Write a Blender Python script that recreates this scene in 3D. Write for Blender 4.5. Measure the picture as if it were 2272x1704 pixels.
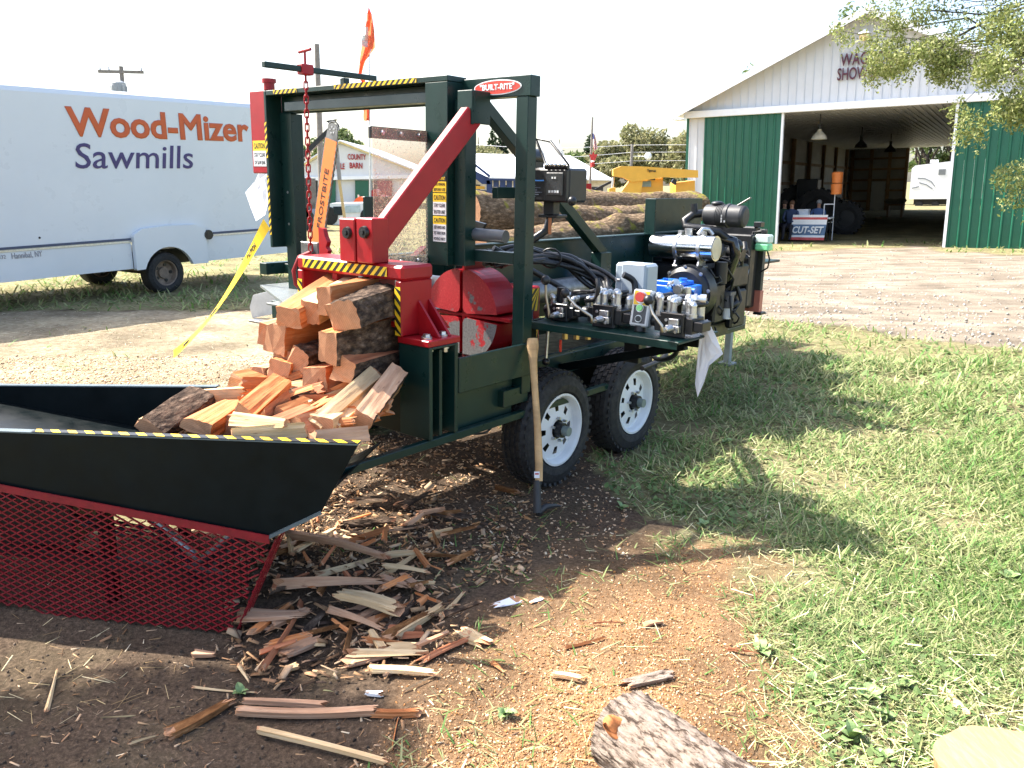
import bpy, bmesh, math, random
import numpy as np
from mathutils import Vector, Matrix
for o in list(bpy.data.objects): bpy.data.objects.remove(o)
scene = bpy.context.scene
COL = scene.collection
R = math.radians
random.seed(7)

# ---------------------------------------------------------------- camera
CAM_H, PITCH, ROLL, FPX = 1.69, R(13.4), R(1.1), 1850.0
_c, _s = math.cos(ROLL), math.sin(ROLL)
_cp, _sp = math.cos(PITCH), math.sin(PITCH)
cam_d = bpy.data.cameras.new('camera'); cam = bpy.data.objects.new('camera', cam_d); COL.objects.link(cam)
cr, cu, cf = Vector((_c, _s*_sp, _s*_cp)), Vector((-_s, _c*_sp, _c*_cp)), Vector((0, _cp, -_sp))
cam.matrix_world = Matrix(((cr.x, cu.x, -cf.x, 0), (cr.y, cu.y, -cf.y, 0), (cr.z, cu.z, -cf.z, CAM_H), (0, 0, 0, 1)))
cam_d.lens = FPX/2272*36; cam_d.sensor_width = 36; cam_d.clip_end = 2000; cam_d.clip_start = .05
scene.camera = cam

# ---------------------------------------------------------------- sky, sun, exposure
SUN = Vector((-.771, .324, 1.0)).normalized()
world = bpy.data.worlds.new('World'); scene.world = world; world.use_nodes = True
wn = world.node_tree.nodes; wl = world.node_tree.links
sky = wn.new('ShaderNodeTexSky'); sky.sky_type = 'NISHITA'; sky.sun_disc = False
sky.sun_elevation = math.asin(SUN.z); sky.sun_rotation = math.atan2(SUN.x, SUN.y)
sky.air_density = 1.0; sky.dust_density = 3.5; sky.ozone_density = 1.0
wn['Background'].inputs[1].default_value = 0.15
wl.new(sky.outputs[0], wn['Background'].inputs[0])
sd = bpy.data.lights.new('sun', 'SUN'); sd.energy = 4.5; sd.angle = R(.53); sd.color = (1, .95, .86)
so = bpy.data.objects.new('sun', sd); COL.objects.link(so)
so.rotation_euler = SUN.to_track_quat('Z', 'Y').to_euler()
vs = scene.view_settings; vs.view_transform = 'Standard'; vs.look = 'None'; vs.gamma = 1; vs.use_curve_mapping = False
vs.exposure = 1.70
scene.render.engine = 'CYCLES'
scene.cycles.max_bounces = 4; scene.cycles.diffuse_bounces = 2; scene.cycles.glossy_bounces = 2; scene.cycles.transmission_bounces = 2; scene.cycles.transparent_max_bounces = 6
scene.cycles.caustics_reflective = False; scene.cycles.caustics_refractive = False

# ---------------------------------------------------------------- measuring: photo pixel (2272x1704) -> point of the place
def ray(u, v):
    x = (u-1136)/FPX; y = -(v-852)/FPX
    x, y = x*_c-y*_s, x*_s+y*_c
    return Vector((x, _cp+y*_sp, -_sp+y*_cp))
EYE = Vector((0, 0, CAM_H))
def gnd(u, v, z=0.0):
    r = ray(u, v); return EYE+r*((z-CAM_H)/r.z)
def aty(u, v, Y):
    r = ray(u, v); return EYE+r*(Y/r.y)
CR = dict(C6=(3.318, 560, 540), D1=(2.592, 1100, 540), D2=(2.593, 0, 820), D3=(2.765, 500, 1160), D4=(2.0634, 1200, 1160),
          D6=(3.16, 0, 1360), C2=(3.0714, 540, 80), C3=(3.0714, 1000, 140), G2=(5.183, 640, 240), G3=(4.1736, 1010, 260), G1=(5.267, 1700, 360), E2=(5.925, 560, 600), C1=(2.765, 0, 100), C5=(2.86, 1500, 0))
def uv(c, x, y):
    k, a, b = CR[c]; return a+x/k, b+y/k
# firewood processor frame: s along the machine (away), n to its near side, z up
MA = R(38); MD = Vector((math.sin(MA), math.cos(MA), 0)); MN = Vector((math.cos(MA), -math.sin(MA), 0)); MO = Vector((.295, 4.57, 0))
def mw(s, n, z): return MO+MD*s+MN*n+Vector((0, 0, z))
def mpix(c, x, y, ax, val):
    r = ray(*uv(c, x, y)); q = EYE-MO
    q = (q.dot(MD), q.dot(MN), q.z); r = (r.dot(MD), r.dot(MN), r.z); i = 'snz'.index(ax)
    t = (val-q[i])/r[i]
    return (q[0]+r[0]*t, q[1]+r[1]*t, q[2]+r[2]*t)

# ---------------------------------------------------------------- materials
MATS = {}
def nodemat(name):
    m = bpy.data.materials.new(name); m.use_nodes = True
    return m, m.node_tree.nodes, m.node_tree.links, m.node_tree.nodes['Principled BSDF']
def ramp(n, stops):
    r = n.new('ShaderNodeValToRGB'); e = r.color_ramp.elements
    while len(e) < len(stops): e.new(.5)
    for i, (p, c) in enumerate(stops):
        e[i].position = p; e[i].color = (*c, 1) if len(c) == 3 else c
    return r
def noise(n, l, vec, scale, detail=4, rough=.6, dist=0):
    t = n.new('ShaderNodeTexNoise'); t.inputs['Scale'].default_value = scale; t.inputs['Detail'].default_value = detail
    t.inputs['Roughness'].default_value = rough; t.inputs['Distortion'].default_value = dist
    if vec is not None: l.new(vec, t.inputs['Vector'])
    return t
def coords(n, l, scale=(1, 1, 1), kind='Object', rand=False):
    tc = n.new('ShaderNodeTexCoord'); mp = n.new('ShaderNodeMapping'); mp.inputs['Scale'].default_value = scale
    l.new(tc.outputs[kind], mp.inputs['Vector'])
    if rand:
        oi = n.new('ShaderNodeObjectInfo'); mm = n.new('ShaderNodeMath'); mm.operation = 'MULTIPLY'; mm.inputs[1].default_value = 37
        l.new(oi.outputs['Random'], mm.inputs[0]); l.new(mm.outputs[0], mp.inputs['Location'])
    return mp.outputs[0]
def bumpn(n, l, b, height, strength=.3, dist=.01):
    bp = n.new('ShaderNodeBump'); bp.inputs['Strength'].default_value = strength; bp.inputs['Distance'].default_value = dist
    l.new(height, bp.inputs['Height']); l.new(bp.outputs[0], b.inputs['Normal'])
def paint(name, col, rough=.4, metal=0, var=.18, scale=6, bump=0, dirt=None, coat=0, spec=None):
    """painted or bare surface with uneven tone, uneven gloss and dust specks"""
    if name in MATS: return MATS[name]
    m, n, l, b = nodemat(name); v = coords(n, l, rand=True)
    t = noise(n, l, v, scale, 6, .65)
    lo = tuple(c*(1-var) for c in col); hi = tuple(min(1, c*(1+var)) for c in col)
    r = ramp(n, [(.3, lo), (.7, hi)]); l.new(t.outputs['Fac'], r.inputs[0]); out = r.outputs[0]
    if dirt:
        t2 = noise(n, l, v, scale*9, 5, .7); r2 = ramp(n, [(dirt[1], (0, 0, 0)), (min(1, dirt[1]+.09), (1, 1, 1))]); l.new(t2.outputs['Fac'], r2.inputs[0])
        mx = n.new('ShaderNodeMixRGB'); l.new(r2.outputs[0], mx.inputs[0]); l.new(out, mx.inputs[1]); mx.inputs[2].default_value = (*dirt[0], 1); out = mx.outputs[0]
    l.new(out, b.inputs['Base Color'])
    t3 = noise(n, l, v, scale*2.3, 5, .6); r3 = ramp(n, [(.3, (rough*.75,)*3), (.75, (min(1, rough*1.35),)*3)]); l.new(t3.outputs['Fac'], r3.inputs[0]); l.new(r3.outputs[0], b.inputs['Roughness'])
    b.inputs['Metallic'].default_value = metal
    if coat: b.inputs['Coat Weight'].default_value = coat; b.inputs['Coat Roughness'].default_value = .08
    if spec is not None: b.inputs['Specular IOR Level'].default_value = spec
    if bump: bumpn(n, l, b, t2.outputs['Fac'] if dirt else t.outputs['Fac'], bump, .004)
    MATS[name] = m; return m
GREEN = paint('dark_green_paint', (.006, .027, .023), .33, var=.2, dirt=((.04, .05, .048), .78), spec=.35)
BLACKP = paint('black_green_paint', (.003, .006, .007), .40, var=.3, dirt=((.03, .03, .028), .78), spec=.16)
RED = paint('red_paint', (.31, .006, .011), .36, var=.15, dirt=((.2, .08, .05), .77), spec=.4)
REDX = paint('mesh_red_paint', (.21, .004, .010), .55, var=.25, scale=20, dirt=((.05, .02, .02), .68))
BLACK = paint('black_metal', (.010, .011, .013), .38, var=.3, dirt=((.05, .045, .04), .70))
RUBBER = paint('rubber', (.018, .018, .019), .75, var=.3, scale=14, dirt=((.10, .08, .06), .62), bump=.3)
HOSE = paint('hose_rubber', (.014, .014, .016), .42, var=.3, dirt=((.06, .055, .05), .70))
STEEL = paint('zinc_steel', (.58, .59, .60), .38, metal=1, var=.2, scale=25, dirt=((.25, .24, .2), .68))
CHROME = paint('polished_steel', (.72, .73, .74), .16, metal=1, var=.12, scale=9)
WORNSTEEL = paint('worn_steel', (.22, .22, .22), .4, metal=.9, var=.35, scale=18)
GREYP = paint('grey_enamel', (.36, .42, .48), .35, var=.06, scale=5)
GREYL = paint('light_grey_plastic', (.55, .56, .56), .4, var=.06)
WHITEP = paint('white_paint', (.78, .79, .80), .4, var=.05, dirt=((.45, .42, .38), .76))
RIMW = paint('white_rim_paint', (.72, .74, .76), .35, var=.07, dirt=((.30, .27, .22), .68))
YELLOW = paint('safety_yellow', (.78, .50, .02), .4, var=.12)
TAPEB = paint('tape_black', (.012, .012, .012), .4, var=.2)
ORANGE = paint('orange_bar_paint', (.78, .22, .05), .35, var=.08, dirt=((.5, .2, .08), .74))
BLUE = paint('blue_pump_paint', (.02, .16, .62), .3, var=.15, coat=.3)
REDB = paint('red_button', (.75, .05, .03), .3, var=.05)
GREENB = paint('green_button', (.25, .68, .22), .3, var=.05)
BRASS = paint('brass', (.55, .42, .20), .35, metal=1, var=.15)
PINK = paint('faded_red_sheet', (.50, .16, .11), .5, var=.15)
WOODH = paint('tool_handle_wood', (.55, .34, .16), .45, var=.22, scale=8, dirt=((.33, .18, .08), .66))
CAUTY = paint('sticker_yellow', (.85, .58, .02), .45, var=.06)
LABELW = paint('sticker_white', (.75, .76, .76), .45, var=.04)
INK = paint('print_black', (.02, .02, .02), .5, var=.1)
INKP = paint('print_indigo', (.05, .035, .14), .45, var=.1)
INKO = paint('print_orange', (.55, .10, .02), .45, var=.08)
INKR = paint('print_red', (.42, .02, .02), .45, var=.08)
PAPER = paint('paper_sheet', (.80, .81, .86), .7, var=.03)

def glassmat(name, tint, alpha, rough=.05, specks=None, z0=1.55):
    m, n, l, b = nodemat(name)
    b.inputs['Base Color'].default_value = (*tint, 1); b.inputs['Roughness'].default_value = rough; b.inputs['Alpha'].default_value = alpha
    if specks:
        v = coords(n, l); t = noise(n, l, v, specks, 3, .7); t2 = noise(n, l, v, 2.2, 3, .6)
        r = ramp(n, [(.57, (alpha,)*3), (.63, (.8,)*3)]); ad = n.new('ShaderNodeMath'); ad.operation = 'MULTIPLY_ADD'; ad.inputs[1].default_value = .28
        l.new(t2.outputs['Fac'], ad.inputs[0]); ad.inputs[2].default_value = -.13
        sm = n.new('ShaderNodeMath'); l.new(t.outputs['Fac'], sm.inputs[0]); l.new(ad.outputs[0], sm.inputs[1])
        sz = n.new('ShaderNodeSeparateXYZ'); l.new(v, sz.inputs[0]); zz = n.new('ShaderNodeMath'); zz.operation = 'MULTIPLY_ADD'; zz.inputs[1].default_value = -.16; zz.inputs[2].default_value = .16*z0; l.new(sz.outputs['Z'], zz.inputs[0]); s2 = n.new('ShaderNodeMath'); l.new(sm.outputs[0], s2.inputs[0]); l.new(zz.outputs[0], s2.inputs[1])
        l.new(s2.outputs[0], r.inputs[0]); l.new(r.outputs[0], b.inputs['Alpha'])
    return m
PLEXI = glassmat('plexiglass_with_sawdust', (.74, .64, .50), .20, .05, 80)
GLASS = glassmat('dark_glass', (.05, .07, .08), .55)
HOODG = glassmat('hood_glass', (.5, .55, .6), .28)

def woodmat(name, lo, mid, hi, stretch=(2.2, 38, 38), dark=(.16, .06, .03), spread=.35, pitchy=0.0):
    m, n, l, b = nodemat(name); v = coords(n, l, stretch, rand=True)
    t = noise(n, l, v, 1.6, 7, .62, .25); r = ramp(n, [(.2, lo), (.5, mid), (.8, hi)]); l.new(t.outputs['Fac'], r.inputs[0])
    v2 = coords(n, l, (1.2, 5, 5), rand=True); t2 = noise(n, l, v2, 2.5, 4, .6); r2 = ramp(n, [(.35, (.72,)*3), (.7, (1.18,)*3)]); l.new(t2.outputs['Fac'], r2.inputs[0])
    mu = n.new('ShaderNodeMixRGB'); mu.blend_type = 'MULTIPLY'; mu.inputs[0].default_value = 1; l.new(r.outputs[0], mu.inputs[1]); l.new(r2.outputs[0], mu.inputs[2])
    t4 = noise(n, l, coords(n, l, (9, 70, 70), rand=True), 1.3, 3, .6); r4 = ramp(n, [(.66, (0,)*3), (.74, (.75,)*3)]); l.new(t4.outputs['Fac'], r4.inputs[0])
    md = n.new('ShaderNodeMixRGB'); l.new(r4.outputs[0], md.inputs[0]); l.new(mu.outputs[0], md.inputs[1]); md.inputs[2].default_value = (*dark, 1)
    oi = n.new('ShaderNodeObjectInfo'); hs = n.new('ShaderNodeHueSaturation'); mr = n.new('ShaderNodeMapRange')
    mr.inputs['To Min'].default_value = 1-spread; mr.inputs['To Max'].default_value = 1+spread*.6; l.new(oi.outputs['Random'], mr.inputs['Value']); l.new(mr.outputs[0], hs.inputs['Value'])
    l.new(md.outputs[0], hs.inputs['Color']); l.new(hs.outputs[0], b.inputs['Base Color'])
    b.inputs['Roughness'].default_value = .72; b.inputs['Specular IOR Level'].default_value = .25
    bumpn(n, l, b, t.outputs['Fac'], .55, .006); return m
SPLIT = woodmat('split_wood', (.33, .10, .032), (.51, .185, .062), (.66, .33, .145), spread=.28)
SPLITPALE = woodmat('pale_sapwood', (.52, .31, .14), (.66, .46, .25), (.76, .60, .38), spread=.2)
SPLITRED = woodmat('reddish_heartwood', (.28, .085, .035), (.44, .155, .07), (.56, .26, .13), spread=.22)
PINKWOOD = woodmat('pinkish_weathered_wood', (.38, .19, .11), (.52, .30, .18), (.64, .43, .29), spread=.25)
def endmat():
    m, n, l, b = nodemat('end_grain')
    v = coords(n, l, (1, 1, 1), rand=True); w = n.new('ShaderNodeTexWave'); w.wave_type = 'BANDS'; w.bands_direction = 'DIAGONAL'; w.inputs['Scale'].default_value = 55; w.inputs['Distortion'].default_value = 2.5; w.inputs['Detail'].default_value = 4; w.inputs['Detail Scale'].default_value = 2.5
    l.new(v, w.inputs['Vector']); r = ramp(n, [(.1, (.46, .225, .11)), (.6, (.49, .25, .13)), (1, (.515, .275, .145))]); l.new(w.outputs['Color'], r.inputs[0])
    t = noise(n, l, v, 30, 5, .7); mx = n.new('ShaderNodeMixRGB'); mx.blend_type = 'MULTIPLY'; mx.inputs[0].default_value = .6; r2 = ramp(n, [(.3, (.6,)*3), (.7, (1.15,)*3)]); l.new(t.outputs['Fac'], r2.inputs[0])
    l.new(r.outputs[0], mx.inputs[1]); l.new(r2.outputs[0], mx.inputs[2]); l.new(mx.outputs[0], b.inputs['Base Color']); b.inputs['Roughness'].default_value = .85
    bumpn(n, l, b, t.outputs['Fac'], .4, .004); return m
ENDG = endmat()
def barkmat(name, dk, md, lt, moss=None, stretch=(9, 24, 24), sc=1.0, stops=(.42, .62, .92)):
    m, n, l, b = nodemat(name); v = coords(n, l, tuple(s*sc for s in stretch), rand=True)
    vo = n.new('ShaderNodeTexVoronoi'); vo.feature = 'F1'; vo.inputs['Scale'].default_value = 1.5; vo.inputs['Randomness'].default_value = 1
    t0 = noise(n, l, v, 1.2, 5, .7); ad = n.new('ShaderNodeMixRGB'); ad.inputs[0].default_value = .35; l.new(v, ad.inputs[1]); l.new(t0.outputs['Color'], ad.inputs[2]); l.new(ad.outputs[0], vo.inputs['Vector'])
    t = noise(n, l, v, 2.6, 7, .7); sm = n.new('ShaderNodeMath'); sm.operation = 'MULTIPLY_ADD'; sm.inputs[1].default_value = .55; l.new(vo.outputs['Distance'], sm.inputs[0]); l.new(t.outputs['Fac'], sm.inputs[2])
    r = ramp(n, [(stops[0], lt), (stops[1], md), (stops[2], dk)]); l.new(sm.outputs[0], r.inputs[0]); out = r.outputs[0]
    if moss:
        tc = n.new('ShaderNodeNewGeometry'); sx = n.new('ShaderNodeSeparateXYZ'); l.new(tc.outputs['Normal'], sx.inputs[0])
        t5 = noise(n, l, coords(n, l), 7, 5, .65); a2 = n.new('ShaderNodeMath'); a2.operation = 'MULTIPLY_ADD'; a2.inputs[1].default_value = moss[1]; l.new(sx.outputs['Z'], a2.inputs[0]); l.new(t5.outputs['Fac'], a2.inputs[2])
        r5 = ramp(n, [(.63, (0,)*3), (.70, (1,)*3)]); l.new(a2.outputs[0], r5.inputs[0]); mx = n.new('ShaderNodeMixRGB'); l.new(r5.outputs[0], mx.inputs[0]); l.new(out, mx.inputs[1]); mx.inputs[2].default_value = (*moss[0], 1); out = mx.outputs[0]
    l.new(out, b.inputs['Base Color']); b.inputs['Roughness'].default_value = .95; b.inputs['Specular IOR Level'].default_value = .15
    iv = n.new('ShaderNodeMath'); iv.operation = 'SUBTRACT'; iv.inputs[0].default_value = 1; l.new(sm.outputs[0], iv.inputs[1]); bumpn(n, l, b, iv.outputs[0], .7, .02); return m
BARK = barkmat('firewood_bark', (.04, .027, .02), (.14, .095, .066), (.30, .22, .16), stretch=(14, 34, 34))
BARKG = barkmat('grey_bark', (.06, .042, .032), (.25, .195, .155), (.34, .285, .24), stretch=(20, 58, 58), stops=(.55, .80, .96))
LOGBARK = barkmat('mossy_log_bark', (.11, .075, .045), (.26, .18, .11), (.44, .34, .23), moss=((.24, .21, .04), .10), sc=2.0)
ORBARK = barkmat('orange_inner_bark', (.13, .055, .02), (.28, .13, .05), (.42, .22, .10))

# ---------------------------------------------------------------- mesh helpers
def V(*a): return Vector(a)
class MB:
    def __init__(s): s.v = []; s.f = []; s.m = []; s.sm = []
    def add(s, vs_, fs, mi=0, sm=False):
        o = len(s.v); s.v += [tuple(x) for x in vs_]
        for f in fs: s.f.append(tuple(i+o for i in f)); s.m.append(mi); s.sm.append(sm)
        return s
    def ob(s, c, ax, ay, az, mi=0):
        c, ax, ay, az = map(Vector, (c, ax, ay, az))
        vs_ = [c+ax*i+ay*j+az*k for k in (-1, 1) for j in (-1, 1) for i in (-1, 1)]
        if ax.cross(ay).dot(az) < 0: vs_ = [vs_[i] for i in (1, 0, 3, 2, 5, 4, 7, 6)]
        return s.add(vs_, [(0, 2, 3, 1), (4, 5, 7, 6), (0, 1, 5, 4), (2, 6, 7, 3), (0, 4, 6, 2), (1, 3, 7, 5)], mi)
    def box(s, a, b, mi=0):
        a, b = Vector(a), Vector(b); c = (a+b)/2; h = (b-a)/2
        return s.ob(c, (abs(h.x), 0, 0), (0, abs(h.y), 0), (0, 0, abs(h.z)), mi)
    def beam(s, p, q, w, h, up=(0, 0, 1), mi=0):
        p, q = Vector(p), Vector(q); d = (q-p); L = d.length; d.normalize(); up = Vector(up)
        sd_ = d.cross(up)
        if sd_.length < 1e-4: sd_ = d.cross(Vector((1, 0, 0)))
        sd_.normalize(); u2 = sd_.cross(d)
        return s.ob((p+q)/2, d*(L/2), sd_*(w/2), u2*(h/2), mi)
    def frame(s, d):
        d = Vector(d).normalized(); a = Vector((0, 0, 1)) if abs(d.z) < .9 else Vector((1, 0, 0))
        x = d.cross(a).normalized(); return x, d.cross(x).normalized(), d
    def cyl(s, p, q, r0, r1=None, n=16, caps=True, mi=0, sm=True):
        p, q = Vector(p), Vector(q); r1 = r0 if r1 is None else r1; x, y, d = s.frame(q-p)
        vs_ = [c+(x*math.cos(2*math.pi*i/n)+y*math.sin(2*math.pi*i/n))*r for c, r in ((p, r0), (q, r1)) for i in range(n)]
        s.add(vs_, [(i, (i+1) % n, n+(i+1) % n, n+i) for i in range(n)], mi, sm)
        if caps: s.add(vs_, [tuple(range(n-1, -1, -1)), tuple(range(n, 2*n))], mi)
        return s
    def lathe(s, prof, o, axis, n=24, mi=0, sm=True, mis=None):
        """prof: (distance along axis, radius)"""
        o = Vector(o); x, y, d = s.frame(axis); k = len(prof)
        vs_ = [o+d*a+(x*math.cos(2*math.pi*i/n)+y*math.sin(2*math.pi*i/n))*r for a, r in prof for i in range(n)]
        for j in range(k-1):
            s.add([], []); b = len(s.v)
            s.add(vs_[j*n:(j+2)*n], [(i, (i+1) % n, n+(i+1) % n, n+i) for i in range(n)], mis[j] if mis else mi, sm)
        return s
    def tube(s, pts, r, n=8, mi=0, closed=False, rad=None):
        P = [Vector(p) for p in pts]; k = len(P); vs_ = []; up = None
        for i, p in enumerate(P):
            a = P[(i-1) % k] if (closed or i) else p; b = P[(i+1) % k] if (closed or i < k-1) else p
            d = (b-a).normalized()
            if up is None:
                x, y, _ = s.frame(d)
            else:
                x = (up-d*up.dot(d)).normalized(); y = d.cross(x)
            up = x; rr = rad[i] if rad else r
            vs_ += [p+(x*math.cos(2*math.pi*j/n)+y*math.sin(2*math.pi*j/n))*rr for j in range(n)]
        fs = [(i*n+j, i*n+(j+1) % n, ((i+1) % k)*n+(j+1) % n, ((i+1) % k)*n+j) for i in range(k if closed else k-1) for j in range(n)]
        s.add(vs_, fs, mi, True)
        if not closed: s.add(vs_[:n]+vs_[-n:], [tuple(range(n-1, -1, -1)), tuple(range(n, 2*n))], mi)
        return s
    def sphere(s, c, r, n=12, mi=0, sc=(1, 1, 1)):
        c = Vector(c); h = n//2
        vs_ = [c+Vector((r*sc[0]*math.sin(math.pi*j/h)*math.cos(2*math.pi*i/n), r*sc[1]*math.sin(math.pi*j/h)*math.sin(2*math.pi*i/n), r*sc[2]*math.cos(math.pi*j/h))) for j in range(h+1) for i in range(n)]
        return s.add(vs_, [(j*n+i, (j+1)*n+i, (j+1)*n+(i+1) % n, j*n+(i+1) % n) for j in range(h) for i in range(n)], mi, True)
    def prism(s, poly, vec, mi=0, mside=None):
        P = [Vector(p) for p in poly]; n = len(P); vec = Vector(vec)
        nm = Vector((0, 0, 0))
        for i in range(n): nm += P[i].cross(P[(i+1) % n])
        if nm.dot(vec) > 0: P = P[::-1]
        vs_ = P+[p+vec for p in P]
        s.add(vs_, [tuple(range(n)), tuple(range(2*n-1, n-1, -1))], mi)
        return s.add(vs_, [(i, i+n, (i+1) % n+n, (i+1) % n) for i in range(n)], mi if mside is None else mside)
    def build(s, name, mats, parent=None, bev=0, loc=None):
        me = bpy.data.meshes.new(name); me.from_pydata(s.v, [], s.f)
        mats = mats if isinstance(mats, (list, tuple)) else [mats]
        for m in mats: me.materials.append(m)
        me.polygons.foreach_set('material_index', s.m); me.polygons.foreach_set('use_smooth', s.sm); me.update()
        o = bpy.data.objects.new(name, me); COL.objects.link(o)
        if parent: o.parent = parent
        if bev:
            b = o.modifiers.new('edge', 'BEVEL'); b.width = bev; b.segments = 1; b.limit_method = 'ANGLE'; b.angle_limit = R(50)
        return o
def npmesh(name, verts, faces, mats, mi=None, cols=None, parent=None, smooth=False):
    """fast mesh from numpy: verts (N,3), faces (M,k)"""
    me = bpy.data.meshes.new(name); k = faces.shape[1]
    me.vertices.add(len(verts)); me.vertices.foreach_set('co', np.ascontiguousarray(verts, np.float32).ravel())
    me.loops.add(faces.size); me.loops.foreach_set('vertex_index', faces.astype(np.int32).ravel())
    me.polygons.add(len(faces)); me.polygons.foreach_set('loop_start', np.arange(0, faces.size, k, dtype=np.int32))
    try: me.polygons.foreach_set('loop_total', np.full(len(faces), k, np.int32))
    except Exception: pass
    for m in (mats if isinstance(mats, (list, tuple)) else [mats]): me.materials.append(m)
    if mi is not None: me.polygons.foreach_set('material_index', mi.astype(np.int32))
    if smooth: me.polygons.foreach_set('use_smooth', np.ones(len(faces), bool))
    if cols is not None:
        a = me.color_attributes.new('tint', 'FLOAT_COLOR', 'POINT'); c = np.ones((len(verts), 4), np.float32); c[:, :cols.shape[1]] = cols; a.data.foreach_set('color', c.ravel())
    me.update(calc_edges=True); me.validate()
    o = bpy.data.objects.new(name, me); COL.objects.link(o)
    if parent: o.parent = parent
    return o
def thing(name, label, cat, loc=(0, 0, 0), rz=0, group=None, mat=None):
    o = bpy.data.objects.new(name, None); COL.objects.link(o); o.empty_display_size = .1
    if mat is not None: o.matrix_world = mat
    else: o.location = loc; o.rotation_euler = (0, 0, rz)
    return tag(o, label, cat, group)
def tag(o, label, cat, group=None):
    o['label'] = label; o['category'] = cat
    if group: o['group'] = group
    return o
def kind(o, k, label=None, cat=None):
    o['kind'] = k
    if label: o['label'] = label
    if cat: o['category'] = cat
    return o
_tc = {}
def text(body, mat, w, h, parent, M, name='lettering', depth=.002, bold=0.0, shear=0):
    """lettering fitted to a w x h box centred on M (x right, y up, z out)"""
    c = bpy.data.curves.new('t', 'FONT'); c.body = body; c.extrude = .02; c.bevel_depth = max(0, bold); c.bevel_resolution = 0; c.shear = shear; c.resolution_u = 3
    ob = bpy.data.objects.new('t', c); me = bpy.data.meshes.new_from_object(ob); bpy.data.objects.remove(ob); bpy.data.curves.remove(c)
    n = len(me.vertices); a = np.empty(n*3, np.float32); me.vertices.foreach_get('co', a); a = a.reshape(-1, 3)
    lo, hi = a.min(0), a.max(0); a = (a-(lo+hi)/2)/np.maximum(hi-lo, 1e-6)*np.array([w, h, depth]); a[:, 2] += depth/2
    me.vertices.foreach_set('co', a.astype(np.float32).ravel()); me.materials.clear(); me.materials.append(mat); me.update(); me.name = name
    o = bpy.data.objects.new(name, me); COL.objects.link(o)
    if parent: o.parent = parent
    o.matrix_local = M; return o
def axes(o, x, y, z=None):
    x = Vector(x).normalized(); y = Vector(y); y = (y-x*x.dot(y)).normalized(); z = x.cross(y)
    return Matrix(((x.x, y.x, z.x, o[0]), (x.y, y.y, z.y, o[1]), (x.z, y.z, z.z, o[2]), (0, 0, 0, 1)))
def copytree(o, parent=None):
    c = o.copy(); COL.objects.link(c); c.parent = parent
    for ch in o.children: copytree(ch, c)
    return c
# value noise for shaping
_P = np.random.RandomState(3).rand(64, 64, 64).astype(np.float32)
def vn(x, y, z=0.0):
    x = np.asarray(x, float); y = np.asarray(y, float); z = np.asarray(z, float)+0*x
    xi, yi, zi = np.floor(x).astype(int), np.floor(y).astype(int), np.floor(z).astype(int)
    fx, fy, fz = x-xi, y-yi, z-zi; fx, fy, fz = [f*f*(3-2*f) for f in (fx, fy, fz)]
    g = lambda a, b, c: _P[(xi+a) & 63, (yi+b) & 63, (zi+c) & 63]
    L = lambda a, b, t: a+(b-a)*t
    return L(L(L(g(0, 0, 0), g(1, 0, 0), fx), L(g(0, 1, 0), g(1, 1, 0), fx), fy), L(L(g(0, 0, 1), g(1, 0, 1), fx), L(g(0, 1, 1), g(1, 1, 1), fx), fy), fz)
def fbm(x, y, z=0.0, o=4):
    s, a, f = 0, .5, 1
    for i in range(o): s = s+a*vn(np.asarray(x)*f+i*7.3, np.asarray(y)*f+i*3.1, z); a *= .5; f *= 2.03
    return s
# ================================================================ GROUND
def poly_w(pts): return np.array([tuple(gnd(u, v))[:2] for u, v in pts])
def inside(P, x, y):
    r = np.zeros(x.shape, bool); n = len(P)
    for i in range(n):
        (x1, y1), (x2, y2) = P[i], P[(i+1) % n]
        c = ((y1 > y) != (y2 > y)) & (x < (x2-x1)*(y-y1)/((y2-y1) if abs(y2-y1) > 1e-9 else 1e-9)+x1); r ^= c
    return r
SAW = poly_w([(1110, 1370), (1290, 1330), (1400, 1250), (1440, 1180), (1580, 1200), (1650, 1280), (1680, 1380), (1640, 1500), (1720, 1620), (1740, 1900), (760, 1900), (880, 1680), (1010, 1530), (1060, 1440)])  # real sawdust, but cut off along the machine's shadow edge to paint it
NOG = poly_w([(1000, 1150), (1420, 1120), (1560, 1190), (1630, 1290), (1640, 1450), (1610, 1550), (1690, 1650), (1710, 1900), (760, 1900), (880, 1640), (1030, 1450)])
SAW2 = poly_w([(-400, 790), (300, 800), (560, 830), (640, 880), (420, 900), (-400, 930)])
DIRT_SHADE = poly_w([(-600, 1200), (0, 1180), (560, 1200), (700, 1090), (900, 900), (1130, 860), (1330, 990), (1400, 1080), (1430, 1160), (1400, 1290), (1240, 1370), (1150, 1450), (1000, 1620), (1080, 1850), (-600, 1850)])  # outline follows the machine's cast shadow: dark soil also paints in its shade
DIRT2 = poly_w([(-500, 690), (200, 690), (620, 690), (640, 880), (500, 1050), (-500, 1120)])
DIRT3 = poly_w([(1640, 770), (1760, 780), (1860, 800), (1830, 835), (1700, 830)])
GRAV = poly_w([(1560, 560), (1700, 556), (2000, 552), (2900, 560), (2900, 830), (2250, 785), (2050, 755), (1850, 722), (1690, 700), (1600, 640)])
DRY = poly_w([(-200, 560), (620, 560), (660, 610), (-200, 640)])
GRASSR = poly_w([(2660, 590), (2200, 574), (2080, 566), (2010, 556), (2660, 546)])
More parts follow.
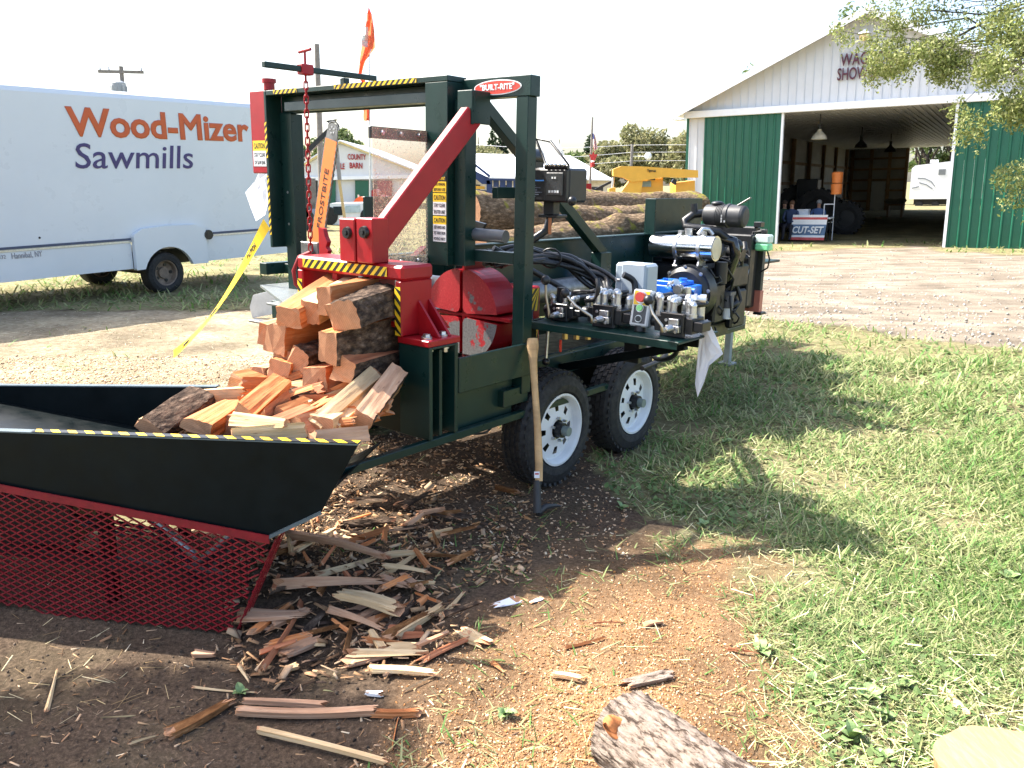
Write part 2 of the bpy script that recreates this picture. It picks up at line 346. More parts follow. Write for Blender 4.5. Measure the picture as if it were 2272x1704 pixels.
def masks(x, y):
    def warp(a, f, sx): return x+a*(fbm(x*f+sx, y*f, 1.3, 4)-.47), y+a*(fbm(x*f, y*f+sx, 5.1, 4)-.47)
    d = np.maximum(1, np.hypot(x, y)/4)
    x1, y1 = warp(.9, 2.2, 11); x3, y3 = warp(.5, 6., 3)
    far = warp(2.5, .6, 5)
    saw = np.mean([inside(SAW, x+.42*(fbm(x*3+k*5, y*3, k, 3)-.44)*2+ox, y+.42*(fbm(x*3, y*3+k*7, k+2, 3)-.44)*2+oy) for k, (ox, oy) in enumerate(((0, 0), (.16, .06), (-.16, .04), (.05, -.14), (-.04, .15), (.28, .02), (-.26, -.05)))], 0)*(.55+.75*fbm(x*5, y*5, 2, 4))
    dirt = inside(DIRT_SHADE, x1, y1) | inside(DIRT2, x1, y1)
    grav = inside(GRAV, *far)*1.0
    grav = np.where(inside(GRASSR, *far), 0, grav)
    grass = np.where(dirt | (grav > .5), 0., 1.)
    grass = grass*np.clip(1.0-saw*1.15, 0.03, 1)
    grass = np.where(inside(NOG, x3*.7+x1*.3, y3*.7+y1*.3) & (fbm(x*2.2+5, y*2.2, 7, 3) < .60), .05, grass)
    grass = np.where(dirt & (fbm(x*3, y*3, 8, 3) > .56), .08, grass)
    return np.clip(saw, 0, 1), grass, grav
def gz(x, y):
    x = np.asarray(x, float); y = np.asarray(y, float)
    z = .035*(fbm(x*1.3, y*1.3, .5, 3)-.45)+.016*(fbm(x*9, y*9, 1.5, 3)-.45)
    near = np.clip((np.hypot(x, y)-14)/12, 0, 1); z = z*(1+2*near)
    k = np.clip((y-15)/6, 0, 1)*np.clip((x-2)/4, 0, 1); z = z*(1-k)+k*(-.13+.034*(x-5.9)+.02*(fbm(x*.8, y*.8, 2, 3)-.45))
    bank = np.exp(-((x-13.5)/4.5)**2-((y-15.5)/2.2)**2)*.42; z = z+bank*(.6+.8*fbm(x*1.4, y*1.4, 4, 4))
    z = z+np.exp(-((x+1.9)/1.3)**2-((y-4.9)/.45)**2)*.14
    z = z-.075*np.clip((-.25-x)/.5, 0, 1)*np.clip((3.35-y)/.4, 0, 1)
    wheel = np.exp(-((x-.5)/1.2)**2-((y-4.9)/1.0)**2); return z*(1-.7*np.clip(wheel, 0, 1))
def gg(u, v):
    p = gnd(u, v)
    for _ in range(3): p = gnd(u, v, float(gz(p.x, p.y)))
    return p
def axis(lo, a, b, hi, step, grow):
    c = list(np.arange(a, b, step)); s = step; p = b
    while p < hi: c.append(p); s *= grow; p += s
    c.append(hi); s = step*grow; p = a-s; L = []
    while p > lo: L.append(p); s *= grow; p -= s
    return np.array([lo]+L[::-1]+c)
gx = axis(-420, -2.6, 3.4, 420, .034, 1.045); gy = axis(-30, 1.6, 6.2, 620, .034, 1.035)
X, Y = np.meshgrid(gx, gy); Z = gz(X, Y); nx, ny = len(gx), len(gy)
sw, gr, gv = masks(X, Y)
idx = np.arange(nx*ny).reshape(ny, nx); F = np.stack([idx[:-1, :-1], idx[:-1, 1:], idx[1:, 1:], idx[1:, :-1]], -1).reshape(-1, 4)
def groundmat():
    m, n, l, b = nodemat('ground_soil'); a = n.new('ShaderNodeAttribute'); a.attribute_name = 'tint'
    sp = n.new('ShaderNodeSeparateColor'); l.new(a.outputs['Color'], sp.inputs[0]); v = coords(n, l)
    def mix(f, c1, c2):
        x = n.new('ShaderNodeMixRGB'); l.new(f, x.inputs[0]) if not isinstance(f, float) else None
        l.new(c1, x.inputs[1]); l.new(c2, x.inputs[2]); return x.outputs[0]
    tb = noise(n, l, v, 3, 6, .7); tf = noise(n, l, v, 55, 6, .75); tm = noise(n, l, v, 14, 5, .65)
    dirt = ramp(n, [(.3, (.046, .032, .022)), (.5, (.095, .066, .045)), (.72, (.20, .14, .095))]); l.new(tf.outputs['Fac'], dirt.inputs[0])
    tl = n.new('ShaderNodeSeparateXYZ'); l.new(v, tl.inputs[0])
    saw = ramp(n, [(.25, (.14, .075, .036)), (.5, (.33, .19, .095)), (.75, (.50, .335, .195))]); l.new(tf.outputs['Fac'], saw.inputs[0])
    gra = ramp(n, [(.2, (.10, .085, .042)), (.5, (.21, .185, .095)), (.8, (.35, .32, .19))]); l.new(tm.outputs['Fac'], gra.inputs[0])
    grv = ramp(n, [(.3, (.12, .095, .068)), (.5, (.23, .19, .145)), (.75, (.37, .325, .265))]); l.new(tf.outputs['Fac'], grv.inputs[0])
    o = mix(sp.outputs[1], dirt.outputs[0], gra.outputs[0]); dr = ramp(n, [(.25, (.22, .17, .10)), (.5, (.36, .30, .20)), (.75, (.52, .46, .33))]); l.new(tm.outputs['Fac'], dr.inputs[0]); o = mix(a.outputs['Alpha'], o, dr.outputs[0]); o = mix(sp.outputs[0], o, saw.outputs[0]); o = mix(sp.outputs[2], o, grv.outputs[0])
    tru = noise(n, l, coords(n, l, (.35, 2.4, 1)), 1.2, 4, .6); rru = ramp(n, [(.35, (.72,)*3), (.62, (1.15,)*3)]); l.new(tru.outputs['Fac'], rru.inputs[0]); mg = n.new('ShaderNodeMixRGB'); mg.blend_type = 'MULTIPLY'; l.new(sp.outputs[2], mg.inputs[0]); l.new(o, mg.inputs[1]); l.new(rru.outputs[0], mg.inputs[2]); o = mg.outputs[0]
    # dry trampled straw lightens the soil behind the conveyor
    t2 = noise(n, l, v, 1.1, 4, .6); r2 = ramp(n, [(.35, (.7,)*3), (.65, (1.25,)*3)]); l.new(t2.outputs['Fac'], r2.inputs[0])
    mu = n.new('ShaderNodeMixRGB'); mu.blend_type = 'MULTIPLY'; mu.inputs[0].default_value = 1; l.new(o, mu.inputs[1]); l.new(r2.outputs[0], mu.inputs[2])
    l.new(mu.outputs[0], b.inputs['Base Color']); b.inputs['Roughness'].default_value = .95; b.inputs['Specular IOR Level'].default_value = .1
    bumpn(n, l, b, tf.outputs['Fac'], .9, .02); return m
cols = np.stack([sw, gr, gv], -1).reshape(-1, 3)
dry = (inside(DIRT2, X, Y) | inside(SAW2, X, Y)).reshape(-1)
alpha = np.zeros(len(cols)); alpha[dry] = np.clip(.25+1.1*fbm(X.reshape(-1)[dry]*2, Y.reshape(-1)[dry]*2, 3, 4), 0, 1); cols = np.clip(np.concatenate([cols, alpha[:, None]], 1), 0, 1)
ground = npmesh('ground', np.stack([X, Y, Z], -1).reshape(-1, 3), F, groundmat(), cols=cols, smooth=True); kind(ground, 'structure')

# ---------------------------------------------------------------- grass, chips and litter that nobody could count
rs = np.random.RandomState(11)
def scatter(N, u0, u1, v0, v1):
    u = rs.uniform(u0, u1, N); v = rs.uniform(v0, v1, N)
    x = (u-1136)/FPX; y = -(v-852)/FPX; x, y = x*_c-y*_s, x*_s+y*_c
    r = np.stack([x, _cp+y*_sp, -_sp+y*_cp], -1); t = -CAM_H/r[:, 2]
    return r[:, 0]*t, r[:, 1]*t
def tintmat(name, rough=.75, trans=.25):
    m, n, l, b = nodemat(name); a = n.new('ShaderNodeAttribute'); a.attribute_name = 'tint'
    l.new(a.outputs['Color'], b.inputs['Base Color']); b.inputs['Roughness'].default_value = rough; b.inputs['Specular IOR Level'].default_value = .2
    if trans:
        tr = n.new('ShaderNodeBsdfTranslucent'); l.new(a.outputs['Color'], tr.inputs['Color']); ms = n.new('ShaderNodeMixShader'); ms.inputs[0].default_value = trans
        l.new(b.outputs[0], ms.inputs[1]); l.new(tr.outputs[0], ms.inputs[2]); l.new(ms.outputs[0], n['Material Output'].inputs[0])
    return m
GRASSM = tintmat('grass_blades', .6, .35)
def grass(N, rng, name, label, prob=None):
    x, y = scatter(N, *rng); s_, g, gv_ = masks(x, y)
    cl = fbm(x*1.7, y*1.7, 6, 4)
    tr = np.clip((x-.55-.10*(y-2.5))/1.1, .30, 1); keep = (rs.rand(N) < g*np.clip((cl-.18)*2.6, .06, 1)*np.where(y < 6, tr, 1)) & (gv_ < .5)
    if prob is not None: keep &= rs.rand(N) < prob(x, y)
    x, y = x[keep], y[keep]; n = len(x); dist = np.hypot(x, y); sc = np.clip(dist/4.2, .75, 6)
    L = rs.uniform(.03, .12, n)*sc**.62*(.55+.9*cl[keep]); W = rs.uniform(.0022, .0048, n)*sc
    az = rs.uniform(0, 2*np.pi, n); lean = np.clip(rs.normal(1.15, .33, n), .15, 1.52)
    d = np.stack([np.cos(az)*np.sin(lean), np.sin(az)*np.sin(lean), np.cos(lean)], -1); side = np.stack([-np.sin(az), np.cos(az), 0*az], -1)
    p = np.stack([x, y, gz(x, y)+.002], -1); mid = p+d*(L*.55)[:, None]; d2 = d*np.array([1, 1, .55]); tip = mid+d2*(L*.5)[:, None]; tip[:, 2] = np.maximum(tip[:, 2], p[:, 2]+.004)
    w = side*W[:, None]
    vs_ = np.stack([p-w, p+w, mid-w*.8, mid+w*.8, tip], 1).reshape(-1, 3); b = np.arange(n)[:, None]*5
    fs = np.concatenate([b+np.array([[0, 1, 3]]), b+np.array([[0, 3, 2]]), b+np.array([[2, 3, 4]])])
    t = np.clip(rs.rand(n)*.8+.0+.7*(fbm(x*.9+4, y*.9, 2, 3)-.25), 0, 1)[:, None]
    gcol = np.array([.10, .19, .035])*(1-t)+np.array([.45, .435, .23])*t
    blu = (rs.rand(n) < .22)[:, None]; gcol = np.where(blu, np.array([.13, .25, .065]), gcol)*rs.uniform(.75, 1.25, (n, 1))
    o = npmesh(name, vs_, fs, GRASSM, cols=np.repeat(gcol, 5, 0)); return kind(o, 'stuff', label, 'grass')
grass(190000, (700, 2500, 800, 1800), 'grass', 'short mown grass with straw to the right of the machine')
grass(46000, (-250, 2500, 545, 830), 'grass', 'trampled grass farther back towards the barn and truck', lambda x, y: np.where(y < 15, .9, .55))
grass(16000, (-200, 1200, 850, 1800), 'grass', 'sparse tufts growing in the dark dirt under the machine', lambda x, y: .6*(fbm(x*2.5, y*2.5, 9, 3) > .55))
CLIPM = tintmat('dry_clippings', .8, .2)
# low broad-leaved weeds in the grass
def leaves(N, rng, name, label):
    x, y = scatter(N, *rng); s_, g, gv_ = masks(x, y); cl = fbm(x*1.1+9, y*1.1, 3, 3)
    keep = (g > .75) & (gv_ < .5) & (rs.rand(N) < np.clip((cl-.40)*5, .03, 1)); x, y = x[keep], y[keep]; n = len(x)
    r = rs.uniform(.008, .024, n)*np.clip(np.hypot(x, y)/4, .8, 2.5); az = rs.uniform(0, 6.28, n); tl = rs.uniform(.1, .7, n)
    a = np.stack([np.cos(az)*np.cos(tl), np.sin(az)*np.cos(tl), np.sin(tl)], -1); s2 = np.stack([-np.sin(az), np.cos(az), 0*az], -1)
    p = np.stack([x, y, gz(x, y)+rs.uniform(.006, .03, n)], -1); A = a*r[:, None]; S = s2*(r*.6)[:, None]
    vs_ = np.stack([p-A, p-A*.2+S, p+A*.6+S*.7, p+A*1.1, p+A*.6-S*.7, p-A*.2-S], 1).reshape(-1, 3); b = np.arange(n)[:, None]*6
    fs = np.concatenate([b+np.array([[0, 1, 2, 3]]), b+np.array([[0, 3, 4, 5]])][::1])
    c = np.array([.14, .215, .075])*rs.uniform(.7, 1.4, (n, 1))+rs.rand(n, 1)*np.array([.05, .04, .02]); return kind(npmesh(name, vs_, fs, GRASSM, cols=np.repeat(c, 6, 0)), 'stuff', label, 'weeds')
leaves(20000, (900, 2500, 760, 1800), 'clover', 'low clover and broad-leaved weeds mixed into the grass')
CHIPM = tintmat('chip_wood', .85, 0)
def chips(N, rng, size, pal, prob, name, label, cat='wood chips', asp=(1, 2.2), flat=.35, lift=.0):
    x, y = scatter(N, *rng); keep = rs.rand(N) < prob(x, y); x, y = x[keep], y[keep]; n = len(x)
    L = rs.uniform(size[0], size[1], n)*rs.uniform(.5, 1, n); W = L/rs.uniform(*asp, n)/2; L = L/2; T = np.minimum(W, L)*flat
    az = rs.uniform(0, 6.28, n); tl = rs.normal(0, .3, n); rl = rs.normal(0, .4, n)
    a = np.stack([np.cos(az)*np.cos(tl), np.sin(az)*np.cos(tl), np.sin(tl)], -1); s2 = np.stack([-np.sin(az)*np.cos(rl), np.cos(az)*np.cos(rl), np.sin(rl)], -1); u3 = np.cross(a, s2)
    p = np.stack([x, y, gz(x, y)+T*.8+np.abs(np.sin(tl))*L*.7+lift*rs.rand(n)], -1); A, S, U = a*L[:, None], s2*W[:, None], u3*T[:, None]
    sk = rs.uniform(.2, 1, (n, 1)); sk2 = rs.uniform(-.3, 1, (n, 1))
    vs_ = np.stack([p-A-S*sk-U, p+A-S*sk2-U, p+A+S*sk-U, p-A+S-U, p-A-S*sk+U, p+A*.95-S*sk2+U, p+A+S*sk+U, p-A*.9+S+U], 1).reshape(-1, 3); b = np.arange(n)[:, None]*8
    q = np.array([[4, 5, 6, 7], [0, 1, 5, 4], [1, 2, 6, 5], [2, 3, 7, 6], [3, 0, 4, 7]]); fs = (b[:, None, :]+q[None]).reshape(-1, 4)
    pal = np.array(pal); c = pal[rs.randint(0, len(pal), n)]*rs.uniform(.7, 1.25, (n, 1)); return kind(npmesh(name, vs_, fs, CHIPM, cols=np.repeat(c, 8, 0)), 'stuff', label, cat)
OR = [(.48, .27, .13), (.40, .21, .09), (.55, .35, .19), (.30, .14, .05), (.62, .44, .27), (.22, .11, .05)]
PALE = [(.60, .44, .28), (.5, .33, .2), (.66, .54, .38), (.36, .2, .11)]
BRK = [(.12, .07, .04), (.22, .12, .06), (.32, .18, .09), (.45, .28, .15), (.08, .05, .035), (.5, .35, .22)]
chips(60000, (780, 1950, 1080, 1800), (.004, .013), OR, lambda x, y: masks(x, y)[0]**1.3*.75, 'sawdust', 'orange sawdust spread over the ground in front', 'sawdust', flat=.4)
chips(9000, (-200, 700, 790, 930), (.012, .03), PALE, lambda x, y: .8+0*x, 'sawdust', 'pale sawdust heap behind the conveyor', 'sawdust')
chips(5200, (-250, 700, 690, 860), (.02, .06), [(.5, .43, .28), (.36, .3, .18), (.6, .53, .38), (.2, .2, .07)], lambda x, y: .6+0*x, 'straw', 'dry trampled straw between the truck and the conveyor', 'straw', asp=(5, 15), flat=.3)
chips(5200, (560, 1400, 900, 1240), (.008, .022), PALE+BRK, lambda x, y: .9+0*x, 'wood_chips', 'small chips strewn under the machine around the wheels')
chips(9000, (1250, 2500, 850, 1800), (.03, .12), [(.55, .50, .28), (.48, .46, .22), (.62, .57, .36), (.34, .36, .14)], lambda x, y: masks(x, y)[1]*.9, 'clippings', 'dry mown clippings lying over the grass', 'clippings', asp=(14, 30), flat=.3, lift=.02)
DEB = poly_w([(520, 1190), (700, 1090), (860, 1010), (1010, 1000), (1000, 1200), (1040, 1420), (900, 1500), (620, 1500), (500, 1440)])
chips(8000, (430, 1180, 940, 1300), (.008, .045), BRK+BRK+PALE[1:2]+OR[:2], lambda x, y: .55*(fbm(x*3, y*3, 6, 3) > .38), 'wood_chips', 'bark crumbs and chips trodden into the dirt beside the hopper', asp=(1.2, 4), flat=.3, lift=.01)
chips(4200, (460, 1080, 980, 1540), (.015, .075), BRK+BRK+PALE[1:2]+PALE[3:], lambda x, y: inside(DEB, x, y)*.5, 'splinters', 'bark and splinter litter heaped below the red mesh', 'splinters', asp=(1.6, 6), flat=.2, lift=.025)
chips(7000, (-200, 1450, 1000, 1850), (.004, .014), [(.06, .044, .031), (.09, .066, .046), (.05, .036, .026), (.13, .095, .068)], lambda x, y: (masks(x, y)[1] < .3)*(masks(x, y)[0] < .05)*.5, 'soil_crumbs', 'dark soil crumbs on the bare dirt', 'soil', asp=(1, 1.5), flat=.7)
chips(3600, (-150, 1150, 1330, 1800), (.008, .05), BRK+BRK+PALE, lambda x, y: .32*(fbm(x*2, y*2, 4, 3) > .44), 'splinters', 'thin splinters and straw scattered on the dark dirt', 'splinters', asp=(2.5, 14), flat=.4)
chips(260, (-250, 420, 1180, 1560), (.03, .13), [(.5, .38, .2), (.6, .5, .3), (.3, .2, .1)], lambda x, y: .6+0*x, 'straw', 'loose straw and twigs behind the red mesh', 'straw', asp=(20, 50), flat=.8)
chips(7000, (1560, 2600, 556, 800), (.015, .045), [(.34, .31, .27), (.24, .22, .19), (.42, .39, .35)], lambda x, y: masks(x, y)[2]*.45, 'gravel', 'loose pale gravel on the driveway', 'gravel', asp=(1, 1.6), flat=.7)

# ---------------------------------------------------------------- trees
LEAFM = tintmat('foliage', .6, .3)
TRUNKM = barkmat('tree_bark', (.03, .025, .02), (.08, .065, .05), (.15, .125, .10), sc=.25)
def crown(name, parent, blobs, N, size, pal, seed, droop=0):
    r2 = np.random.RandomState(seed); bl = np.array(blobs, float); vol = np.prod(bl[:, 3:6], 1)**.8; k = r2.choice(len(bl), N, p=vol/vol.sum())
    d = r2.normal(size=(N, 3)); d /= np.linalg.norm(d, axis=1)[:, None]; rad = r2.uniform(.35, 1.08, N)**.6
    p = bl[k, :3]+d*bl[k, 3:6]*rad[:, None]
    hole = fbm(p[:, 0]*.9/size*.12+seed, p[:, 2]*.9/size*.12, p[:, 1]*.1/size, 3); keep = hole > .40; p, d = p[keep], d[keep]; n = len(p)
    if droop: p[:, 2] -= droop*r2.rand(n)**2
    s = size*r2.uniform(.5, 1.2, n); a = r2.normal(size=(n, 3)); a[:, 2] -= .5*(droop > 0); a /= np.linalg.norm(a, axis=1)[:, None]; q = np.cross(a, r2.normal(size=(n, 3))); q /= np.linalg.norm(q, axis=1)[:, None]
    A = a*s[:, None]; S = q*(s*.42)[:, None]; vs_ = np.stack([p-A, p+S, p+A, p-S], 1).reshape(-1, 3); fs = np.arange(4*n).reshape(-1, 4)
    pal = np.array(pal); c = pal[r2.randint(0, len(pal), n)]*r2.uniform(.75, 1.25, (n, 1)); o = npmesh(name, vs_, fs, LEAFM, cols=np.repeat(c, 4, 0), parent=parent); return o
def limb(mb, p, q, r0, r1, seed, k=6, wob=.06):
    rr = random.Random(seed); p, q = Vector(p), Vector(q); L = (q-p).length
    pts = [p.lerp(q, i/k)+Vector((rr.uniform(-1, 1), rr.uniform(-1, 1), rr.uniform(-.5, .5)))*L*wob*(0 < i < k) for i in range(k+1)]
    mb.tube(pts, r0, 7, rad=[r0+(r1-r0)*i/k for i in range(k+1)]); return pts
GRN = [(.10, .15, .045), (.14, .19, .06), (.075, .12, .035), (.19, .22, .09)]
WIL = [(.21, .215, .10), (.26, .25, .12), (.16, .17, .075), (.30, .28, .15)]
CON = [(.03, .055, .022), (.045, .075, .03), (.02, .04, .018)]
def broad(name, label, base, h, w, seed, pal=WIL, N=7000, size=.28, trunk=.35):
    rr = random.Random(seed); t = thing(name, label, 'tree', base); mb = MB()
    limb(mb, (0, 0, -.2), (0, 0, h*.45), trunk, trunk*.6, seed); bl = []
    for i in range(9):
        a = rr.uniform(0, 6.28); r = w*rr.uniform(.15, .62); z = h*rr.uniform(.38, .86); q = (r*math.cos(a), r*math.sin(a), z)
        limb(mb, (0, 0, h*rr.uniform(.2, .45)), q, trunk*.4, .04, seed+i); bl.append((*q, w*rr.uniform(.22, .4), w*rr.uniform(.22, .4), h*rr.uniform(.10, .2)))
    bl.append((0, 0, h*.8, w*.4, w*.4, h*.2)); mb.build('trunk', TRUNKM, t); crown('crown', t, bl, N, size, pal, seed); return t
def conifer(label, base, h, w, seed):
    t = thing('spruce_tree', label, 'tree', base); mb = MB(); limb(mb, (0, 0, -.2), (0, 0, h), .3, .03, seed, wob=.01); mb.build('trunk', TRUNKM, t)
    bl = [(0, 0, h*(.16+.84*i/9), w*(1-i/9.6)*.55+.12, w*(1-i/9.6)*.55+.12, h*.06) for i in range(10)]; crown('crown', t, bl, 2600, .32, CON, seed); return t
def at(u, v, Y, z=0): p = aty(u, v, Y); return (p.x, p.y, z)
broad('willow_tree', 'tall pale green willow behind the yellow loader boom', at(1440, 400, 85), 7.7, 5.5, 21, N=11000)
broad('willow_tree', 'wide willow next to the left corner of the green barn', at(1540, 400, 80), 7.5, 5.0, 22, N=9000)
broad('willow_tree', 'lower willow just right of the flagpole', at(1350, 400, 90), 6.4, 4.6, 23, N=7000)
broad('bushy_tree', 'rounded green tree between the flagpole and the control panel hood', at(1275, 420, 95), 5.4, 4, 24, pal=GRN, N=5000)
broad('bushy_tree', 'pale bushy tree above the white roof beside the dark arch post', at(1075, 420, 100), 6.0, 5.5, 25, N=6000)
broad('bushy_tree', 'leafy tree glimpsed left of the orange saw bar', at(688, 420, 70), 5.3, 2.6, 26, pal=GRN, N=4000)
broad('bushy_tree', 'small leafy tree above the cattle barn roof right of the saw bar', at(768, 420, 75), 6.2, 1.8, 27, pal=GRN, N=3000)
for u, h, lb in ((1060, 7.3, 'dark spruce leftmost behind the white roof'), (1092, 7.9, 'dark spruce in the middle behind the white roof'), (1112, 7.7, 'dark spruce nearest the arch post behind the white roof'), (1238, 7.2, 'dark spruce showing behind the tilted panel hood'), (1303, 7.6, 'dark spruce beside the flagpole')):
    conifer(lb, at(u, 420, 105), h, 3.6, int(u))
for u, h in ((1628, 10.9), (1668, 12.2), (1690, 13.1), (1852, 17.6)):
    broad('bushy_tree', 'tree top peeking over the barn roof, %s' % {1628: 'lowest of four', 1668: 'second from the left', 1690: 'third from the left', 1852: 'nearest the roof ridge'}[u], at(u, 420, 72), h*.92, 2.4, int(u), pal=GRN, N=1600)
# overhanging tree at the right edge: trunk stands outside the frame, boughs reach in
def near_tree():
    t = thing('overhanging_tree', 'tree with olive green boughs hanging in at the upper right corner', 'tree', (8.6, 9.0, 0)); mb = MB()
    limb(mb, (0, 0, -.2), (.2, .1, 3.0), .26, .2, 1); limb(mb, (.2, .1, 3.0), (.5, .3, 6.5), .2, .08, 2)
    W = lambda u, v, Y: aty(u, v, Y)-Vector((8.6, 9.0, 0))
    tips = [((2060, 110), 9.4), ((1960, 70), 9.8), ((2030, 20), 9.5), ((2160, 60), 9.1), ((2240, 120), 8.9), ((2120, 150), 9.2), ((1985, 125), 9.7), ((2262, 235), 8.7), ((2240, 165), 8.6), ((2275, 390), 8.6), ((2200, 20), 9.3), ((2100, -60), 9.5), ((2300, 60), 8.8), ((2350, 250), 8.6), ((2000, -80), 9.6)]
    bl = []
    for i, ((u, v), Y) in enumerate(tips):
        q = W(u, v, Y); src = Vector((.25, .15, 3.2+.25*i % 3)); pts = limb(mb, src, q, .035, .005, 40+i, 8, .05); bl.append((*q, .30, .30, .17)); m = pts[5]; bl.append((*m, .34, .3, .2))
        rr = random.Random(i)
        for j in range(3):
            e = q+Vector((rr.uniform(-.5, .35), rr.uniform(-.3, .3), rr.uniform(-.35, .15))); limb(mb, pts[6], e, .006, .002, 90+i*5+j, 5, .06); bl.append((*e, .17, .2, .12))
    mb.build('trunk', TRUNKM, t); crown('crown', t, [b for b in bl if True], 60000, .023, [(.22, .26, .08), (.28, .31, .10), (.15, .19, .055), (.33, .34, .15)], 5, droop=.10)
near_tree()
# unseen tree added outside the left edge to throw dappled shade on the dirt
st2 = thing('added_shade_tree', 'unseen tree added outside the left edge to shade the lower left dirt', 'tree', (-6.4, 3.9, 0)); mb = MB(); limb(mb, (0, 0, -.2), (.3, 0, 3.2), .2, .14, 71); limb(mb, (.3, 0, 3.2), (1.5, -.1, 5.0), .12, .03, 72); limb(mb, (.3, 0, 3.2), (-.8, .6, 5.2), .12, .03, 73); mb.build('trunk', TRUNKM, st2)
crown('crown', st2, [(1.45, -.15, 5.0, .85, .62, .5), (1.0, -.6, 5.2, .7, .5, .4), (1.95, -.2, 4.9, .5, .4, .3), (-.8, .6, 5.2, .9, .8, .6), (.4, -.9, 4.9, .6, .6, .5)], 30000, .07, GRN, 75)
# ================================================================ BUILDINGS AND BACKGROUND
BGREEN = paint('barn_green_steel', (.010, .105, .06), .42, var=.1, scale=2)
BWHITE = paint('barn_white_steel', (.66, .67, .68), .45, var=.05, scale=2)
TRIM = paint('white_trim', (.85, .86, .87), .4, var=.03)
ROOFW = paint('pale_roof_steel', (.75, .76, .78), .35, var=.04)
INNER = paint('inner_tin', (.50, .48, .45), .6, var=.15, scale=1)
LUMBER = paint('barn_lumber', (.36, .22, .12), .7, var=.25, scale=3)
def frame_m(o, th, rl, pt):
    e = Vector((math.cos(th), -math.sin(th), 0)); f = Vector((math.sin(th), math.cos(th), 0))
    Rm = Matrix(((math.cos(rl), 0, -math.sin(rl)), (0, 1, 0), (math.sin(rl), 0, math.cos(rl)))) @ Matrix(((1, 0, 0), (0, math.cos(pt), -math.sin(pt)), (0, math.sin(pt), math.cos(pt))))
    e, f, k = Rm @ e, Rm @ f, Rm @ Vector((0, 0, 1))
    return Matrix(((e.x, f.x, k.x, o[0]), (e.y, f.y, k.y, o[1]), (e.z, f.z, k.z, o[2]), (0, 0, 0, 1)))
BM = frame_m((5.902, 29.674, -.113), .523, .034, -.006); BI = BM.inverted()
def bpix(c, x, y, ax, val):
    u, v = uv(c, x, y) if c else (x, y); q = BI @ EYE; r = BI.to_3x3() @ ray(u, v); i = 'xyz'.index(ax); t = (val-q[i])/r[i]; return q+r*t
barn = thing('show_barn', 'white gabled show barn with green sliding doors standing open', 'barn', mat=BM)
W2, HH, APX, DEP = 5.56, 4.14, 6.87, 34.0
EAVE = 4.36
def roofz(t): return EAVE+(APX-EAVE)*(1-abs(t-W2)/W2)
t1, t2 = 3.23, 8.17
mb = MB(); mb.box((.0, .03, -.2), (.09, .12, HH)); mb.build('corner_trim', BGREEN, barn)
for i in range(2):
    a, b = .095+.265*i, .095+.265*(i+1)-.006; mb = MB(); mb.box((a, .05, -.2), (b, .09, HH)); mb.box((a, .03, -.2), (a+.025, .05, HH)); mb.build('siding_panel', BWHITE, barn)
def door(a, b, n, y0):
    w = (b-a)/n
    for i in range(n):
        x = a+w*i; mb = MB(); mb.box((x, y0, -.12), (x+w-.004, y0+.03, HH-.02)); mb.prism([(x, y0, -.12), (x+.03, y0-.035, -.12), (x+.055, y0-.035, -.12), (x+.085, y0, -.12)], (0, 0, HH+.1)); mb.build('door_panel', BGREEN, barn)
door(.64, t1-.05, 10, -.03); door(t2+.06, 11.5, 12, -.03)
mb = MB(); mb.box((t1-.05, -.075, -.12), (t1+.02, .06, HH)); mb.build('door_edge_trim', TRIM, barn)
mb = MB(); mb.box((t2-.02, -.075, -.12), (t2+.06, .06, HH)); mb.build('door_edge_trim', TRIM, barn)
mb = MB(); mb.box((-.05, -.16, HH-.02), (11.6, .02, HH+.2)); mb.build('door_track', TRIM, barn, .01)
ng = 44; wg = 11.12/ng
for i in range(ng):
    a = wg*i; b = a+wg-.004; mb = MB(); lo = HH+.16
    P = [(a, .04, lo), (b, .04, lo), (b, .04, roofz(b)), (a, .04, roofz(a))]
    if a < W2 < b: P.insert(3, (W2, .04, APX))
    mb.prism(P, (0, .03, 0)); mb.box((a, .018, lo), (a+.03, .042, min(roofz(a), roofz(a+.03)))); mb.build('gable_panel', BWHITE, barn)
for sgn in (-1, 1):
    mb = MB(); e = -.35 if sgn < 0 else 11.47; ez = EAVE-.16
    mb.prism([(W2, -.45, APX+.02), (e, -.45, ez), (e, -.45, ez+.07), (W2, -.45, APX+.09)], (0, DEP+.9, 0)); mb.build('roof', ROOFW, barn)
    mb = MB(); mb.prism([(W2, -.47, APX-.10), (e, -.47, ez-.12), (e, -.47, ez+.09), (W2, -.47, APX+.11)], (0, .03, 0)); mb.build('fascia', TRIM, barn)
mb = MB(); mb.box((-.33, -.44, EAVE-.30), (.0, .0, EAVE-.27)); mb.build('soffit', TRIM, barn)
# walls, ceiling and framing inside
mb = MB(); mb.box((0, .1, -.2), (.06, DEP, HH+.2)); mb.build('side_wall', INNER, barn)
mb = MB(); mb.box((11.06, .1, -.2), (11.12, DEP, HH+.2)); mb.build('side_wall', INNER, barn)
BO1, BO2 = 3.75, 8.3
for a_, b_ in ((.06, BO1), (BO2, 11.06)): mb = MB(); mb.box((a_, DEP-.05, -.2), (b_, DEP, HH+.2)); mb.build('back_wall', INNER, barn)
mb = MB(); mb.box((.06, .08, HH+.06), (11.06, DEP, HH+.09))
for i in range(54): mb.box((.07+.205*i, .1, HH+.035), (.10+.205*i, DEP-.1, HH+.06))
mb.build('ceiling', BWHITE, barn)
for y in (4, 8, 12, 16, 20, 24, 28, 32):
    mb = MB(); mb.box((.06, y, -.1), (.24, y+.18, HH)); mb.build('wall_post', LUMBER, barn)
